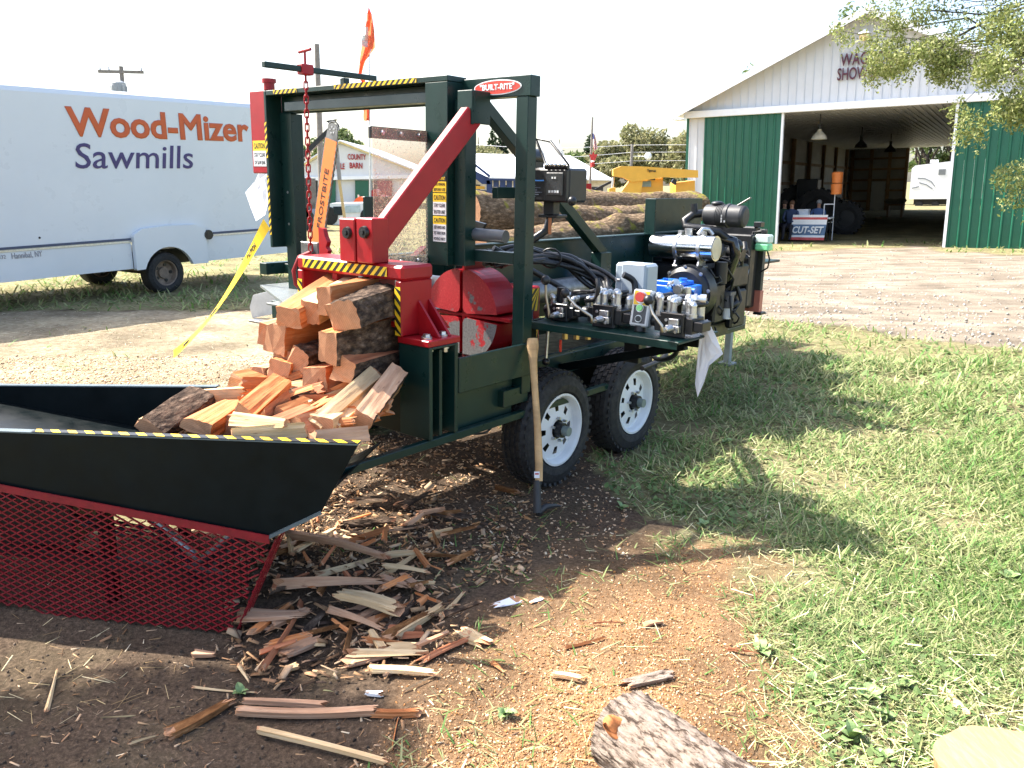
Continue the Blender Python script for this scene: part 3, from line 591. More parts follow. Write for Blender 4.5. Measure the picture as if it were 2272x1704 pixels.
for z in (.9, 1.9, 2.9):
    mb = MB(); mb.box((.07, .2, z), (.13, DEP-.1, z+.14)); mb.build('wall_girt', LUMBER, barn)
for t in (.15, 1.35, 2.5, 3.55):
    mb = MB(); mb.box((t, DEP-.25, -.1), (t+.2, DEP-.06, HH)); mb.build('wall_post', LUMBER, barn)
for z in (.7, 1.4, 2.1, 2.8, 3.5):
    mb = MB(); mb.box((.1, DEP-.14, z), (BO1, DEP-.055, z+.12)); mb.build('wall_girt', LUMBER, barn)
mb = MB(); mb.box((1.6, DEP-.2, 0), (2.45, DEP-.15, 2.05)); mb.build('inner_door', BWHITE, barn)
mb = MB(); mb.box((.03, 9, 1.1), (.12, 10.2, 2.3)); mb.build('window', TRIM, barn)
# gable lamp and the lettering
p = bpix('C5', 1205, 235, 'y', -.02)
mb = MB(); mb.cyl((p.x, .0, p.z+.12), (p.x, -.3, p.z+.16), .03); mb.lathe([(0, .05), (.04, .08), (.10, .20), (.12, .21)], (p.x, -.3, p.z+.17), (0, 0, -1)); mb.sphere((p.x, -.3, p.z-.03), .16, 12, 1, (1, 1, .8)); mb.build('gable_lamp', [TRIM, paint('lamp_glass', (.8, .62, .30), .3)], barn)
for body, a, b in (('WAGGON', (1045, 345), (1392, 395)), ('SHOW BARN', (1025, 437), (1400, 490))):
    p, q = bpix('C5', a[0], (a[1]+a[1]+52)/2, 'y', .0), bpix('C5', b[0], (a[1]+a[1]+52)/2-8, 'y', .0)
    text(body, paint('sign_maroon', (.10, .02, .04), .5), abs(q.x-p.x), .36, barn, axes(((p.x+q.x)/2, .0, (p.z+q.z)/2), (1, 0, 0), (0, 0, 1)), depth=.05, bold=.01)
# things in and around the barn
for i, (x, y, lb) in enumerate(((910, 845, 'large pale dome lamp nearest the barn opening'), (1175, 905, 'dark bell lamp hanging in the middle of the barn'), (1360, 935, 'small bell lamp hanging farthest inside the barn'))):
    zt = HH-.6-.0; p = bpix('C5', x, y, 'z', zt); t = thing('hanging_lamp', lb, 'lamp', tuple(BM @ p)); t.rotation_euler = BM.to_euler()
    mb = MB(); mb.lathe([(0, .05), (.10, .08), (.24, .22), (.36, .26)], (0, 0, .16), (0, 0, -1), 16); mb.build('lamp_shade', [BWHITE, BLACK, BLACK][i] if i else paint('lamp_shade_pale', (.6, .58, .52), .4), t)
    mb = MB(); mb.cyl((0, 0, .15), (0, 0, .62), .015); mb.cyl((0, 0, .12), (0, 0, .28), .06); mb.build('stem', BLACK, t)
def ppl(c, pts, Y): return [aty(*uv(c, x, y), Y) for x, y in pts]
# banner on its table just inside the doorway
YB = 1.2
p0, p1 = bpix('G1', 300, 950, 'y', YB), bpix('G1', 705, 960, 'y', YB)
tb = thing('folding_table', 'folding table behind the banner in the barn doorway', 'table', tuple(BM @ Vector((p0.x, YB+.1, 0)))); tb.rotation_euler = BM.to_euler(); wT = p1.x-p0.x
mb = MB(); mb.box((-.05, 0, .74), (wT+.05, .7, .78)); mb.build('tabletop', WHITEP, tb)
for a in (.05, wT-.05):
    for b in (.06, .64): mb = MB(); mb.cyl((a, b, 0), (a, b, .74), .018, n=8); mb.build('leg', BLACK, tb)
bn = thing('banner', 'white and blue banner with red bars and slanted lettering in the barn doorway', 'banner', tuple(BM @ Vector((p0.x, YB, 0)))); bn.rotation_euler = BM.to_euler()
zt = .88; mb = MB()
for i in range(8):
    a, b = wT*i/8, wT*(i+1)/8; f = lambda x: .012*math.sin(x*9)
    for lo, hi, mi in ((.04, .13, 1), (.13, .2, 0), (.2, .56, 2), (.56, .72, 0), (.72, .8, 1), (.8, zt, 0)):
        mb.add([(a-.1*(1-lo), f(a), lo), (b-.1*(1-lo), f(b), lo), (b-.1*(1-hi), f(b), hi), (a-.1*(1-hi), f(a), hi)], [(0, 1, 2, 3)], mi)
mb.build('cloth', [WHITEP, paint('banner_red', (.55, .08, .08), .6), paint('banner_blue', (.10, .17, .28), .6)], bn)
text('CUT-SET', WHITEP, wT*.9, .24, bn, axes((wT/2-.06, -.02, .38), (1, 0, 0), (.12, 0, 1)), depth=.01, bold=.03, shear=.25)
text('HHHHHHHHHHH'.replace('H', 'I'), INKP, wT*.86, .07, bn, axes((wT/2-.05, -.02, .63), (1, 0, 0), (.12, 0, 1)), depth=.008, bold=.02) if False else None
def boxthing(name, label, cat, c, quad, Y, d, mat):
    """upright carton or panel measured on plane Y of the barn"""
    a, b = bpix(c, quad[0], quad[3], 'y', Y), bpix(c, quad[2], quad[1], 'y', Y); o = thing(name, label, cat, tuple(BM @ Vector((a.x, Y, a.z)))); o.rotation_euler = BM.to_euler()
    mb = MB(); w, h = abs(b.x-a.x), abs(b.z-a.z); mb.box((0, 0, 0), (w, d, h*.8)); mb.build('carton', mat, o, .01); mb = MB(); mb.box((-.01, -.01, h*.8), (w+.01, d+.01, h)); mb.build('lid', mat, o, .01); return o
boxthing('storage_box', 'purple box standing on the doorway table', 'box', 'G1', (360, 640, 480, 735), 1.7, .35, paint('lilac', (.30, .25, .55), .5))
boxthing('storage_box', 'white box stacked on the purple box', 'box', 'G1', (360, 550, 492, 640), 1.7, .35, WHITEP)
# tall wire stand with orange cans
a = bpix('G1', 745, 700, 'y', 2.0); st = thing('display_stand', 'thin metal display stand with orange cylinders inside the barn doorway', 'stand', tuple(BM @ Vector((a.x, 2.0, 0)))); st.rotation_euler = BM.to_euler()
H1 = bpix('G1', 770, 375, 'y', 2.0).z; H2 = bpix('G1', 770, 490, 'y', 2.0).z
mb = MB(); mb.cyl((.1, 0, 0), (.1, 0, H1), .018, n=6); mb.cyl((-.22, 0, 0), (-.22, 0, H2), .018, n=6); mb.cyl((-.22, 0, H2), (.1, 0, H2), .018, n=6); mb.cyl((-.22, 0, H2*.5), (.1, 0, H2*.5), .018, n=6); mb.build('frame', WHITEP, st)
for i in range(2):
    mb = MB(); mb.lathe([(0, .0), (0, .17), (.33, .19), (.36, .15), (.36, 0)], (.14, 0, H1+.38*i), (0, 0, 1), 14); mb.build('canister', ORANGE, st)
SKINM = paint('skin', (.45, .26, .18), .6)
def person(label, loc, rz, shirt, pants, pose, hair=(.05, .03, .02), hat=None):
    """one continuous body grown along a skeleton; seated or standing"""
    t = thing('person', label, 'person', loc, rz)
    if pose == 'sit':
        J = {'pel': (0, 0, .52, .15, .12), 'bel': (0, .02, .70, .15, .11), 'che': (0, .03, .92, .17, .12), 'nec': (0, .03, 1.10, .055, .055), 'hd0': (0, .0, 1.20, .075, .085), 'hd1': (0, .0, 1.30, .075, .09)}
        leg = [(.09, .0, .50, .09), (.12, -.42, .50, .065), (.12, -.42, .10, .045), (.12, -.55, .05, .04)]
    else:
        J = {'pel': (0, 0, .95, .14, .11), 'bel': (0, 0, 1.12, .14, .1), 'che': (0, 0, 1.34, .16, .11), 'nec': (0, 0, 1.50, .055, .055), 'hd0': (0, -.02, 1.60, .075, .085), 'hd1': (0, -.02, 1.70, .075, .09)}
        leg = [(.09, 0, .88, .085), (.10, -.02, .48, .062), (.10, .02, .10, .045), (.10, -.12, .05, .04)]
    sh = J['che'][2]+.08
    arm = [(.20, .03, sh, .055), (.25, -.06, sh-.28, .045), (.14, -.28, sh-.34, .034), (.11, -.36, sh-.33, .03)]
    vs_, ed, rd = [], [], []
    def put(x, y, z, a, b): vs_.append((x, y, z)); rd.append((a, b)); return len(vs_)-1
    ids = {k: put(*v) for k, v in J.items()}; ed += [(ids[a], ids[b]) for a, b in (('pel', 'bel'), ('bel', 'che'), ('che', 'nec'), ('nec', 'hd0'), ('hd0', 'hd1'))]
    for s in (-1, 1):
        for ch, root in ((leg, 'pel'), (arm, 'che')):
            last = ids[root]
            for (x, y, z, r) in ch: i = put(s*x, y, z, r, r); ed.append((last, i)); last = i
    me = bpy.data.meshes.new('body'); me.from_pydata(vs_, ed, []); o = bpy.data.objects.new('body', me); COL.objects.link(o); o.parent = t
    sk = o.modifiers.new('skin', 'SKIN'); sk.use_smooth_shade = True
    for i, v in enumerate(me.skin_vertices[0].data): v.radius = rd[i]; v.use_root = (i == 0)
    ss = o.modifiers.new('sub', 'SUBSURF'); ss.levels = 2; ss.render_levels = 2
    m, n, l, b = nodemat('clothed_body'); tc = n.new('ShaderNodeTexCoord'); sx = n.new('ShaderNodeSeparateXYZ'); l.new(tc.outputs['Object'], sx.inputs[0])
    zp, zn = J['pel'][2]+.06, J['nec'][2]-.03
    r = ramp(n, [(0, pants), (zp/2, shirt), (zn/2, (.45, .26, .18)), ((J['hd1'][2]+.0)/2, hair)]); r.color_ramp.interpolation = 'CONSTANT'
    mm = n.new('ShaderNodeMath'); mm.operation = 'MULTIPLY'; mm.inputs[1].default_value = .5; l.new(sx.outputs['Z'], mm.inputs[0]); l.new(mm.outputs[0], r.inputs[0]); l.new(r.outputs[0], b.inputs['Base Color']); b.inputs['Roughness'].default_value = .8
    me.materials.append(m); hz = J['hd0'][2]
    mb = MB(); mb.sphere((0, J['hd0'][1]+.015, hz+.07), .098, 12, 0, (.95, 1.05, 1.0)); mb.build('hair', paint('hair%d' % len(bpy.data.objects), hat or hair, .8), t)
    mb = MB()
    for s in (-1, 1): mb.sphere((s*.033, J['hd0'][1]-.082, hz+.035), .011, 8, 0)
    mb.sphere((0, J['hd0'][1]-.10, hz+.005), .016, 8, 1); mb.box((-.025, J['hd0'][1]-.09, hz-.045), (.025, J['hd0'][1]-.08, hz-.038), 2); mb.build('face', [INK, SKINM, INKR], t); return t
def seat(label, loc, rz):
    t = thing('folding_chair', label, 'chair', loc, rz); mb = MB(); mb.box((-.22, -.22, .42), (.22, .22, .45)); mb.build('seat', BLACK, t); mb = MB(); mb.box((-.22, .2, .6), (.22, .23, .88)); mb.build('backrest', BLACK, t)
    for a in (-.2, .2):
        mb = MB(); mb.cyl((a, -.2, 0), (a, .22, .88), .012, n=6); mb.build('leg', BLACK, t); mb = MB(); mb.cyl((a, .2, 0), (a, -.18, .44), .012, n=6); mb.build('leg', BLACK, t)
for lb, gx_, yy, sh, pa, hr, ps, hat in (('person in a blue shirt seated behind the banner table', 590, 2.6, (.08, .14, .30), (.03, .03, .04), (.06, .05, .04), 'sit', (.3, .3, .3)), ('person in dark green seated at the left door jamb', 190, 1.9, (.05, .09, .05), (.03, .03, .05), (.05, .03, .02), 'sit', None), ('person in navy beside the left end of the banner', 275, 1.5, (.03, .05, .11), (.02, .02, .03), (.12, .06, .03), 'sit', None)):
    a = bpix('G1', gx_, 700, 'y', yy); loc = BM @ Vector((a.x, yy, 0)); person(lb, tuple(loc), -.52, sh, pa, ps, hr, hat)
    seat('black folding chair under the '+lb.split(' seated')[0].split(' beside')[0], tuple(loc), -.52)
# dark farm machinery parked inside
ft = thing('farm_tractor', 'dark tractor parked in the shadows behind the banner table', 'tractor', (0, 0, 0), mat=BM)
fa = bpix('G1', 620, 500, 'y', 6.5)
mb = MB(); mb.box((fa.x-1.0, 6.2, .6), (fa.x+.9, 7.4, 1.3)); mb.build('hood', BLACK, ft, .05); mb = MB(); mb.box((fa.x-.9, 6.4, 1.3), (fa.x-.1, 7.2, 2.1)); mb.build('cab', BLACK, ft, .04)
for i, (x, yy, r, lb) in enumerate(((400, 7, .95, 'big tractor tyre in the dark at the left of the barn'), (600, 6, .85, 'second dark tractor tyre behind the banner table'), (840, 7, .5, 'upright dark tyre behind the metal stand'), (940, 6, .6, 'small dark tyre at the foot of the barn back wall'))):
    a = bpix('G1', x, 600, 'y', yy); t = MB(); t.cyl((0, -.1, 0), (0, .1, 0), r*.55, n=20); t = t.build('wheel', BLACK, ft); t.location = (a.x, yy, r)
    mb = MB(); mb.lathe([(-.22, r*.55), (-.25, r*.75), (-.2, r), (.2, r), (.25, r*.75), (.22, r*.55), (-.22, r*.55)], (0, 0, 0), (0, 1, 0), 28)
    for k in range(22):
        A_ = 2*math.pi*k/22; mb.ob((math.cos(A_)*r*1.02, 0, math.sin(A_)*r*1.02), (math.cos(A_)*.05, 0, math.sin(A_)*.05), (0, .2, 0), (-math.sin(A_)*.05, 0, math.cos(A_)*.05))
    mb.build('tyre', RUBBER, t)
for i, (q, lb) in enumerate((((1260, 640, 1330, 800), 'tan carton standing on end by the barn back wall'), ((1370, 735, 1420, 795), 'small tan carton under the far bench'))):
    boxthing('carton', lb, 'box', 'G1', q, 20, .4, paint('cardboard', (.38, .26, .15), .8))
a = bpix('G1', 1380, 700, 'y', 22); b_ = bpix('G1', 1590, 700, 'y', 22); t = thing('work_bench', 'work bench loaded with bundles near the back of the barn', 'bench', tuple(BM @ Vector((a.x, 22, 0)))); t.rotation_euler = BM.to_euler()
mb = MB(); mb.box((0, 0, .72), (b_.x-a.x, .8, .8)); mb.build('bench_top', LUMBER, t)
for k in (.1, b_.x-a.x-.1): mb = MB(); mb.box((k-.05, .1, 0), (k+.05, .7, .72)); mb.build('leg', LUMBER, t)
mb = MB(); rr = random.Random(4)
for k in range(7): mb.sphere((rr.uniform(.1, b_.x-a.x-.1), .4, .9+.1*rr.random()), .22, 8, 0, (1.2, 1, .7))
mb.build('bundle', paint('sacking', (.30, .27, .22), .9), t)
# camper beyond the far opening
def camper():
    Y = 44.0; A_ = bpix('G1', 1640, 760, 'y', Y); sc = (bpix('G1', 2140, 760, 'y', Y).x-A_.x)/500
    t = thing('camper_trailer', 'white camper trailer with grey swoosh seen through the far barn door', 'camper', tuple(BM @ Vector((A_.x, Y, 0)))); t.rotation_euler = BM.to_euler()
    g = lambda x, y: ((x-1640)*sc, (760-y)*sc)
    P = [g(1640, 640), g(1640, 250), g(1680, 215), g(2130, 170), g(2600, 150), g(2600, 640)]
    mb = MB(); mb.prism([(a, 0, b) for a, b in P], (0, 3, 0)); mb.build('body', WHITEP, t, .03)
    mb = MB(); x, z = g(1955, 340); mb.box((x, -.03, z), (x+80*sc, .02, z+70*sc)); mb.build('window', GLASS, t)
    mb = MB()
    for (a, b, c2, d) in ((1720, 375, 1800, 380), (1800, 380, 1880, 420), (1880, 420, 1925, 480), (1740, 430, 1830, 460), (1830, 460, 1900, 510), (1660, 500, 1740, 480)): p, q = g(a, b), g(c2, d); mb.beam((p[0], -.01, p[1]), (q[0], -.01, q[1]), .02, 12*sc)
    mb.build('stripe', paint('swoosh_grey', (.2, .22, .25), .4), t)
    mb = MB(); x, z = g(1840, 170); mb.box((x, .5, z-.1), (x+90*sc, 1.2, z+22*sc)); mb.build('roof_vent', WHITEP, t)
    for x in (1760, 1950): mb = MB(); p = g(x, 700); mb.lathe([(0, 0), (0, 45*sc), (.2, 45*sc), (.2, 0)], (p[0], .1, 45*sc), (0, 1, 0), 16); mb.build('wheel', RUBBER, t)
    mb = MB(); x0, z0 = g(1640, 640); mb.box((x0+.3, .4, .3), (g(2600, 0)[0], 2.6, z0)); mb.build('chassis', BLACK, t)
camper()
for i, u in enumerate((2020, 2060, 2100)):
    broad('bushy_tree', 'shady tree behind the camper, %s of three' % ('left', 'middle', 'right')[i], tuple(gnd(u, 470, .0)*0+Vector((BM @ Vector((3.2+2.2*i, 52, 0))))), 9, 3.2, 60+i, pal=GRN, N=3500)

# ---------------------------------------------------------------- the lettered truck
ta, tp = R(33), R(1.5); td = Vector((math.sin(ta)*math.cos(tp), math.cos(ta)*math.cos(tp), math.sin(tp))); tl_ = Vector((-math.cos(ta), math.sin(ta), 0)); tz = td.cross(tl_)
TO = Vector((-5.23, 12.654, 0)); TM = Matrix(((td.x, tl_.x, tz.x, TO.x), (td.y, tl_.y, tz.y, TO.y), (td.z, tl_.z, tz.z, TO.z), (0, 0, 0, 1))); TI = TM.inverted()
def tpix(c, x, y):
    u, v = uv(c, x, y); q = TI @ EYE; r = TI.to_3x3() @ ray(u, v); t = -q.y/r.y; p = q+r*t; return p.x, p.z
truck = thing('box_truck', 'white box truck with large orange and indigo lettering on its side', 'truck', mat=TM)
BZ, TZ = .42, 2.88; TRW = paint('truck_white', (.66, .70, .73), .32, var=.03, scale=1.2, dirt=((.5, .48, .45), .80), coat=.2)
mb = MB(); prof = [(0, .80), (0, TZ-.10), (.03, TZ-.04), (.10, TZ), (2.2, TZ), (2.27, TZ-.04), (2.3, TZ-.1), (2.3, .80)]
mb.prism([(-9, a, b) for a, b in prof], (11.35, 0, 0)); mb.build('box_body', TRW, truck, .01)
ar = .43; arc = [(ar*math.cos(R(d)), .27+ar*math.sin(R(d))*1.0) for d in range(18, 163, 12)]
def skirt(x0, x1, hole, dy, z1):
    P = [(x0, BZ), (x0, z1), (x1, z1), (x1, BZ)]
    if hole: P += [a for a in arc]
    m_ = MB(); m_.prism([(a, dy, b) for a, b in P], (0, .05, 0)); return m_
skirt(-9, -.56, False, .0, .797).build('side_skirt', TRW, truck, .008); skirt(.70, 2.42, False, .0, .797).build('side_skirt', TRW, truck, .008)
mb = MB(); P = [(-.55, BZ-.02), (-.55, .90), (-.40, .985), (.0, 1.01), (.5, 1.0), (.68, .93), (.68, BZ-.02)]+arc; mb.prism([(a, -.07, b) for a, b in P], (0, .069, 0)); mb.build('fender', TRW, truck, .02)
for a, b in ((-9, -.56), (.86, 2.36)):
    mb = MB(); mb.box((a, -.012, .83), (b, .0, .862)); mb.build('dark_stripe', paint('stripe_navy', (.05, .07, .13), .4), truck); mb = MB(); mb.box((a, -.01, .80), (b, .0, .822)); mb.build('chrome_strip', STEEL, truck)
mb = MB(); x, z = tpix('C1', 1262, 1162); mb.cyl((x, -.085, z), (x, .0, z), .075, n=20); mb.cyl((x, -.09, z), (x, -.084, z), .045, n=16); mb.build('fuel_filler', BLACK, truck)
mb = MB(); x, z = tpix('C1', 243, 1182); mb.sphere((x, 0, z), .016, 8); mb.build('side_hook', BLACK, truck)
mb = MB(); mb.box((-8.5, .6, .36), (2.2, 1.7, .6)); mb.cyl((-.0, .2, .3), (0, 2.1, .3), .06); mb.build('chassis', BLACK, truck)
def truck_wheel(x, y, label=None):
    r = .315; mb = MB(); mb.lathe([(.02, .19), (.0, .20), (-.005, .25), (.015, .30), (.06, r), (.20, r), (.235, .29), (.24, .2)], (0, 0, 0), (0, 1, 0), 32)
    w = MB(); w.lathe([(.03, .195), (.015, .19), (.025, .175), (.10, .165), (.11, .09), (.075, .08), (.075, 0)], (0, 0, 0), (0, 1, 0), 28)
    for k in range(5): A_ = 2*math.pi*k/5; w.cyl((math.cos(A_)*.125, .09, math.sin(A_)*.125), (math.cos(A_)*.125, .108, math.sin(A_)*.125), .026, n=10, mi=1)
    o = w.build('wheel', [paint('rusty_rim', (.20, .15, .11), .6, var=.4, scale=12), BLACK], truck); o.location = (x, y, r-.015); ty = mb.build('tyre', RUBBER, o)
truck_wheel(0, .03); truck_wheel(0, 1.75); truck_wheel(-5.2, .06)
(xa, z1), (xb, _) = tpix('C1', 405, 475), tpix('C1', 1526, 540); zc = .5*(tpix('C1', 520, 470)[1]+tpix('C1', 1150, 505)[1])
hW = tpix('C1', 520, 385)[1]-tpix('C1', 520, 567)[1]
text('Wood-Mizer', INKO, xb-xa, hW*1.0, truck, axes(((xa+xb)/2, -.004, zc), (1, 0, 0), (0, 0, 1)), depth=.004, bold=.03)
(xa, _), (xb, _) = tpix('C1', 455, 680), tpix('C1', 1182, 690); hS = tpix('C1', 520, 600)[1]-tpix('C1', 520, 757)[1]; zc = tpix('C1', 520, 680)[1]
text('Sawmills', INKP, xb-xa, hS, truck, axes(((xa+xb)/2, -.004, zc), (1, 0, 0), (0, 0, 1)), depth=.004, bold=.004, shear=.12)
(xa, _), (xb, _) = tpix('C1', 70, 1290), tpix('C1', 258, 1282); zc = tpix('C1', 160, 1290)[1]
text('Hannibal, NY', paint('print_grey', (.25, .25, .28), .5), xb-xa, .085, truck, axes(((xa+xb)/2, -.004, zc), (1, 0, 0), (0, 0, 1)), depth=.003)
text('332', paint('print_grey', (.25, .25, .28), .5), .09, .05, truck, axes((tpix('C1', 12, 1300)[0], -.004, tpix('C1', 12, 1300)[1]), (1, 0, 0), (0, 0, 1)), depth=.003)

# ---------------------------------------------------------------- far yard
def bgthing(name, label, cat, c, x, y, Y): return thing(name, label, cat, (aty(*uv(c, x, y), Y).x, Y, 0))
def pris(t, part, c, pts, Y, d, mat, bev=.01, dy=0):
    o = Vector(t.location); mb = MB(); P = ppl(c, pts, Y); mb.prism([Vector((p.x, Y+dy, p.z))-o for p in P], (0, d, 0)); return mb.build(part, mat, t, bev)
Y = 60.0; cb = bgthing('cattle_barn', 'low white cattle barn with yellow trim seen through the dark arch', 'barn', 'G2', 600, 1150, Y)
pris(cb, 'gable_wall', 'G2', [(110, 715), (600, 410), (1420, 722), (1420, 800), (110, 800)], Y, .2, BWHITE)
pris(cb, 'lower_wall', 'G2', [(0, 815), (1500, 815), (1500, 1190), (0, 1190)], Y, .15, BWHITE, dy=.25)
for a, b, m_ in ((120, 262, BGREEN), (470, 540, BGREEN), (766, 920, BGREEN), (965, 1012, BLACK), (1020, 1190, paint('maroon_door', (.22, .02, .04), .5)), (265, 330, BLACK)): pris(cb, 'sliding_door', 'G2', [(a, 832), (b, 832), (b, 1150), (a, 1150)], Y, .1, m_, dy=.02)
pris(cb, 'white_band', 'G2', [(60, 795), (1460, 765), (1460, 805), (60, 835)], Y, .3, TRIM, dy=-.15)
for P in ([(100, 690), (600, 380), (600, 402), (100, 712)], [(600, 380), (1430, 700), (1430, 722), (600, 402)]): pris(cb, 'fascia', 'G2', P, Y, .1, paint('cream_yellow', (.75, .62, .30), .5), dy=-.25)
for P in ([(95, 680), (600, 366), (600, 382), (95, 696)], [(600, 366), (1440, 695), (1440, 712), (600, 382)]): pris(cb, 'roof', 'G2', P, Y, 18, ROOFW, dy=-.4)
o = Vector(cb.location)
for body, q in (('TIOGA', (440, 545, 640, 605)), ('COUNTY', (682, 530, 892, 592)), ('CATTLE', (470, 635, 645, 700)), ('BARN', (705, 628, 850, 692))):
    if body == 'TIOGA': continue
    a, b = aty(*uv('G2', q[0], q[3]), Y-.02), aty(*uv('G2', q[2], q[1]), Y-.02); text(body, INKR, b.x-a.x, b.z-a.z, cb, axes(((a+b)/2-o), (1, 0, 0), (0, 0, 1)), depth=.05, bold=.02)
Y = 68.0; wr = bgthing('long_building', 'long low building with a sunlit white roof behind the log trough', 'building', 'G3', 600, 560, Y); o = Vector(wr.location)
a0, a1, b0, b1 = aty(*uv('G3', -80, 300), 78), aty(*uv('G3', 1060, 412), 78), aty(*uv('G3', -120, 556), 66), aty(*uv('G3', 1460, 590), 66)
a1.z = a0.z = (a0.z+a1.z)/2; b0.z = b1.z = (b0.z+b1.z)/2
mb = MB(); mb.prism([p-o for p in (b0, b1, a1, a0)], (0, 0, .12)); back = [p.copy() for p in (a0, a1)]; mb.prism([a0-o, a1-o, Vector((b1.x, 90, b1.z))-o, Vector((b0.x, 90, b0.z))-o], (0, 0, .12)); mb.prism([b1-o, Vector((b1.x, 90, b1.z))-o, a1-o], (0, 0, .1)); mb.build('roof', ROOFW, wr)
mb = MB(); mb.box(Vector((b0.x, 67, 0))-o, Vector((b1.x, 89, b0.z+.05))-o); mb.build('wall', paint('cream_wall', (.62, .55, .45), .6), wr)
for k in range(6): mb = MB(); x = b0.x-o.x+2+k*2.4; mb.box((x, -1.02, 1.0), (x+.9, -.98, 1.7)); mb.build('window', BLACK, wr)
# Tigercat loader
TY = paint('loader_yellow', (.80, .42, .05), .4, var=.06); Y = 26.0
ld = bgthing('log_loader', 'yellow log loader with a thick lettered boom behind the mossy logs', 'loader', 'G3', 1700, 700, Y)
pris(ld, 'boom', 'G3', [(1465, 545), (1463, 482), (1540, 452), (1720, 455), (2250, 492), (2250, 560), (1940, 556), (1720, 590), (1640, 600), (1560, 560)], Y, .35, TY)
pris(ld, 'lower_arm', 'G3', [(1520, 720), (1620, 590), (1740, 590), (1720, 720)], Y, .4, TY, dy=.05)
pris(ld, 'mast', 'G3', [(1425, 730), (1425, 660), (1485, 650), (1485, 730)], Y, .4, TY); mb = MB(); a = aty(*uv('G3', 1470, 555), Y)-Vector(ld.location); b = aty(*uv('G3', 1462, 660), Y)-Vector(ld.location); mb.cyl(a+Vector((0, .2, 0)), b+Vector((0, .2, 0)), .04); mb.build('lift_cylinder', STEEL, ld)
pris(ld, 'cab', 'G3', [(1730, 585), (1945, 560), (1945, 760), (1730, 760)], Y, 1.2, TY, dy=.4); pris(ld, 'window', 'G3', [(1745, 595), (1830, 590), (1830, 645), (1745, 645)], Y, .04, paint('loader_glass', (.25, .33, .33), .1), dy=.34)
pris(ld, 'light_box', 'G3', [(1795, 560), (1862, 556), (1862, 582), (1795, 582)], Y, .15, BLACK, dy=.2); pris(ld, 'engine_cover', 'G3', [(2060, 605), (2240, 585), (2240, 760), (2060, 760)], Y, 1, TY, dy=.3)
pris(ld, 'hose_reel', 'G3', [(2010, 600), (2030, 570), (2060, 580), (2050, 630)], Y, .2, BLACK, dy=.1)
pris(ld, 'undercarriage', 'G3', [(1420, 730), (2240, 730), (2240, 830), (1420, 830)], Y, 2, BLACK, dy=.3)
a, b = aty(*uv('G3', 1775, 512), Y-.01), aty(*uv('G3', 1860, 484), Y-.01); text('Tigercat', INK, b.x-a.x, b.z-a.z, ld, axes((a+b)/2-Vector(ld.location), (1, 0, -.04), (0, 0, 1)), depth=.02, bold=.01)
Y = 24.0; bc = bgthing('crane', 'blue knuckleboom crane behind the upper mossy log', 'crane', 'G3', 400, 700, Y); BLC = paint('crane_blue', (.02, .04, .13), .4, var=.15)
pris(bc, 'boom', 'G3', [(40, 440), (70, 440), (310, 560), (330, 620), (250, 620), (150, 540), (40, 480)], Y, .25, BLC); pris(bc, 'cylinder', 'G3', [(168, 440), (180, 425), (330, 540), (315, 560)], Y, .12, BLC, dy=-.1); pris(bc, 'boom_tip', 'G3', [(20, 440), (55, 365), (95, 370), (75, 445), (60, 440), (80, 382), (62, 382), (35, 445)], Y, .1, BLC)
for k in range(5): pris(bc, 'frame_panel', 'G3', [(290+k*62, 572), (290+k*62+50, 572), (290+k*62+50, 720), (290+k*62, 720)], Y, .5, BLC, dy=.05*(k % 2))
pris(bc, 'frame_rail', 'G3', [(280, 565), (600, 572), (600, 590), (280, 585)], Y, .55, BLC, dy=-.05); pris(bc, 'outrigger', 'G3', [(55, 632), (270, 640), (270, 668), (55, 660)], Y, .3, TY, dy=.2); pris(bc, 'base', 'G3', [(40, 668), (620, 690), (620, 820), (40, 820)], Y, 1.2, BLACK, dy=.3)
Y = 30.0; sp_ = bgthing('skid_steer', 'yellow and grey machine just right of the black control panel', 'machine', 'G3', 1120, 700, Y)
pris(sp_, 'boom', 'G3', [(1070, 520), (1165, 515), (1175, 540), (1150, 570), (1070, 575)], Y, .3, TY); pris(sp_, 'work_light', 'G3', [(1125, 488), (1170, 488), (1168, 512), (1128, 512)], Y, .2, BLACK, dy=.05); pris(sp_, 'cab', 'G3', [(1075, 575), (1138, 570), (1142, 720), (1075, 720)], Y, .8, paint('grey_green', (.30, .36, .30), .4), dy=.1); pris(sp_, 'mast', 'G3', [(1142, 600), (1160, 600), (1156, 720), (1140, 720)], Y, .1, TY); pris(sp_, 'track', 'G3', [(1060, 720), (1250, 720), (1250, 800), (1060, 800)], Y, 1.4, BLACK, dy=.2)
Y = 32.0; tr_ = bgthing('implement', 'red implement behind the flagpole', 'implement', 'G3', 1200, 680, Y); pris(tr_, 'body', 'G3', [(1155, 612), (1262, 615), (1262, 690), (1155, 690)], Y, 1, RED); pris(tr_, 'base', 'G3', [(1150, 690), (1420, 690), (1420, 790), (1150, 790)], Y, 1, BLACK, dy=.2); pris(tr_, 'drawbar', 'G3', [(1290, 665), (1470, 575), (1480, 592), (1310, 680)], Y, .15, BLACK)
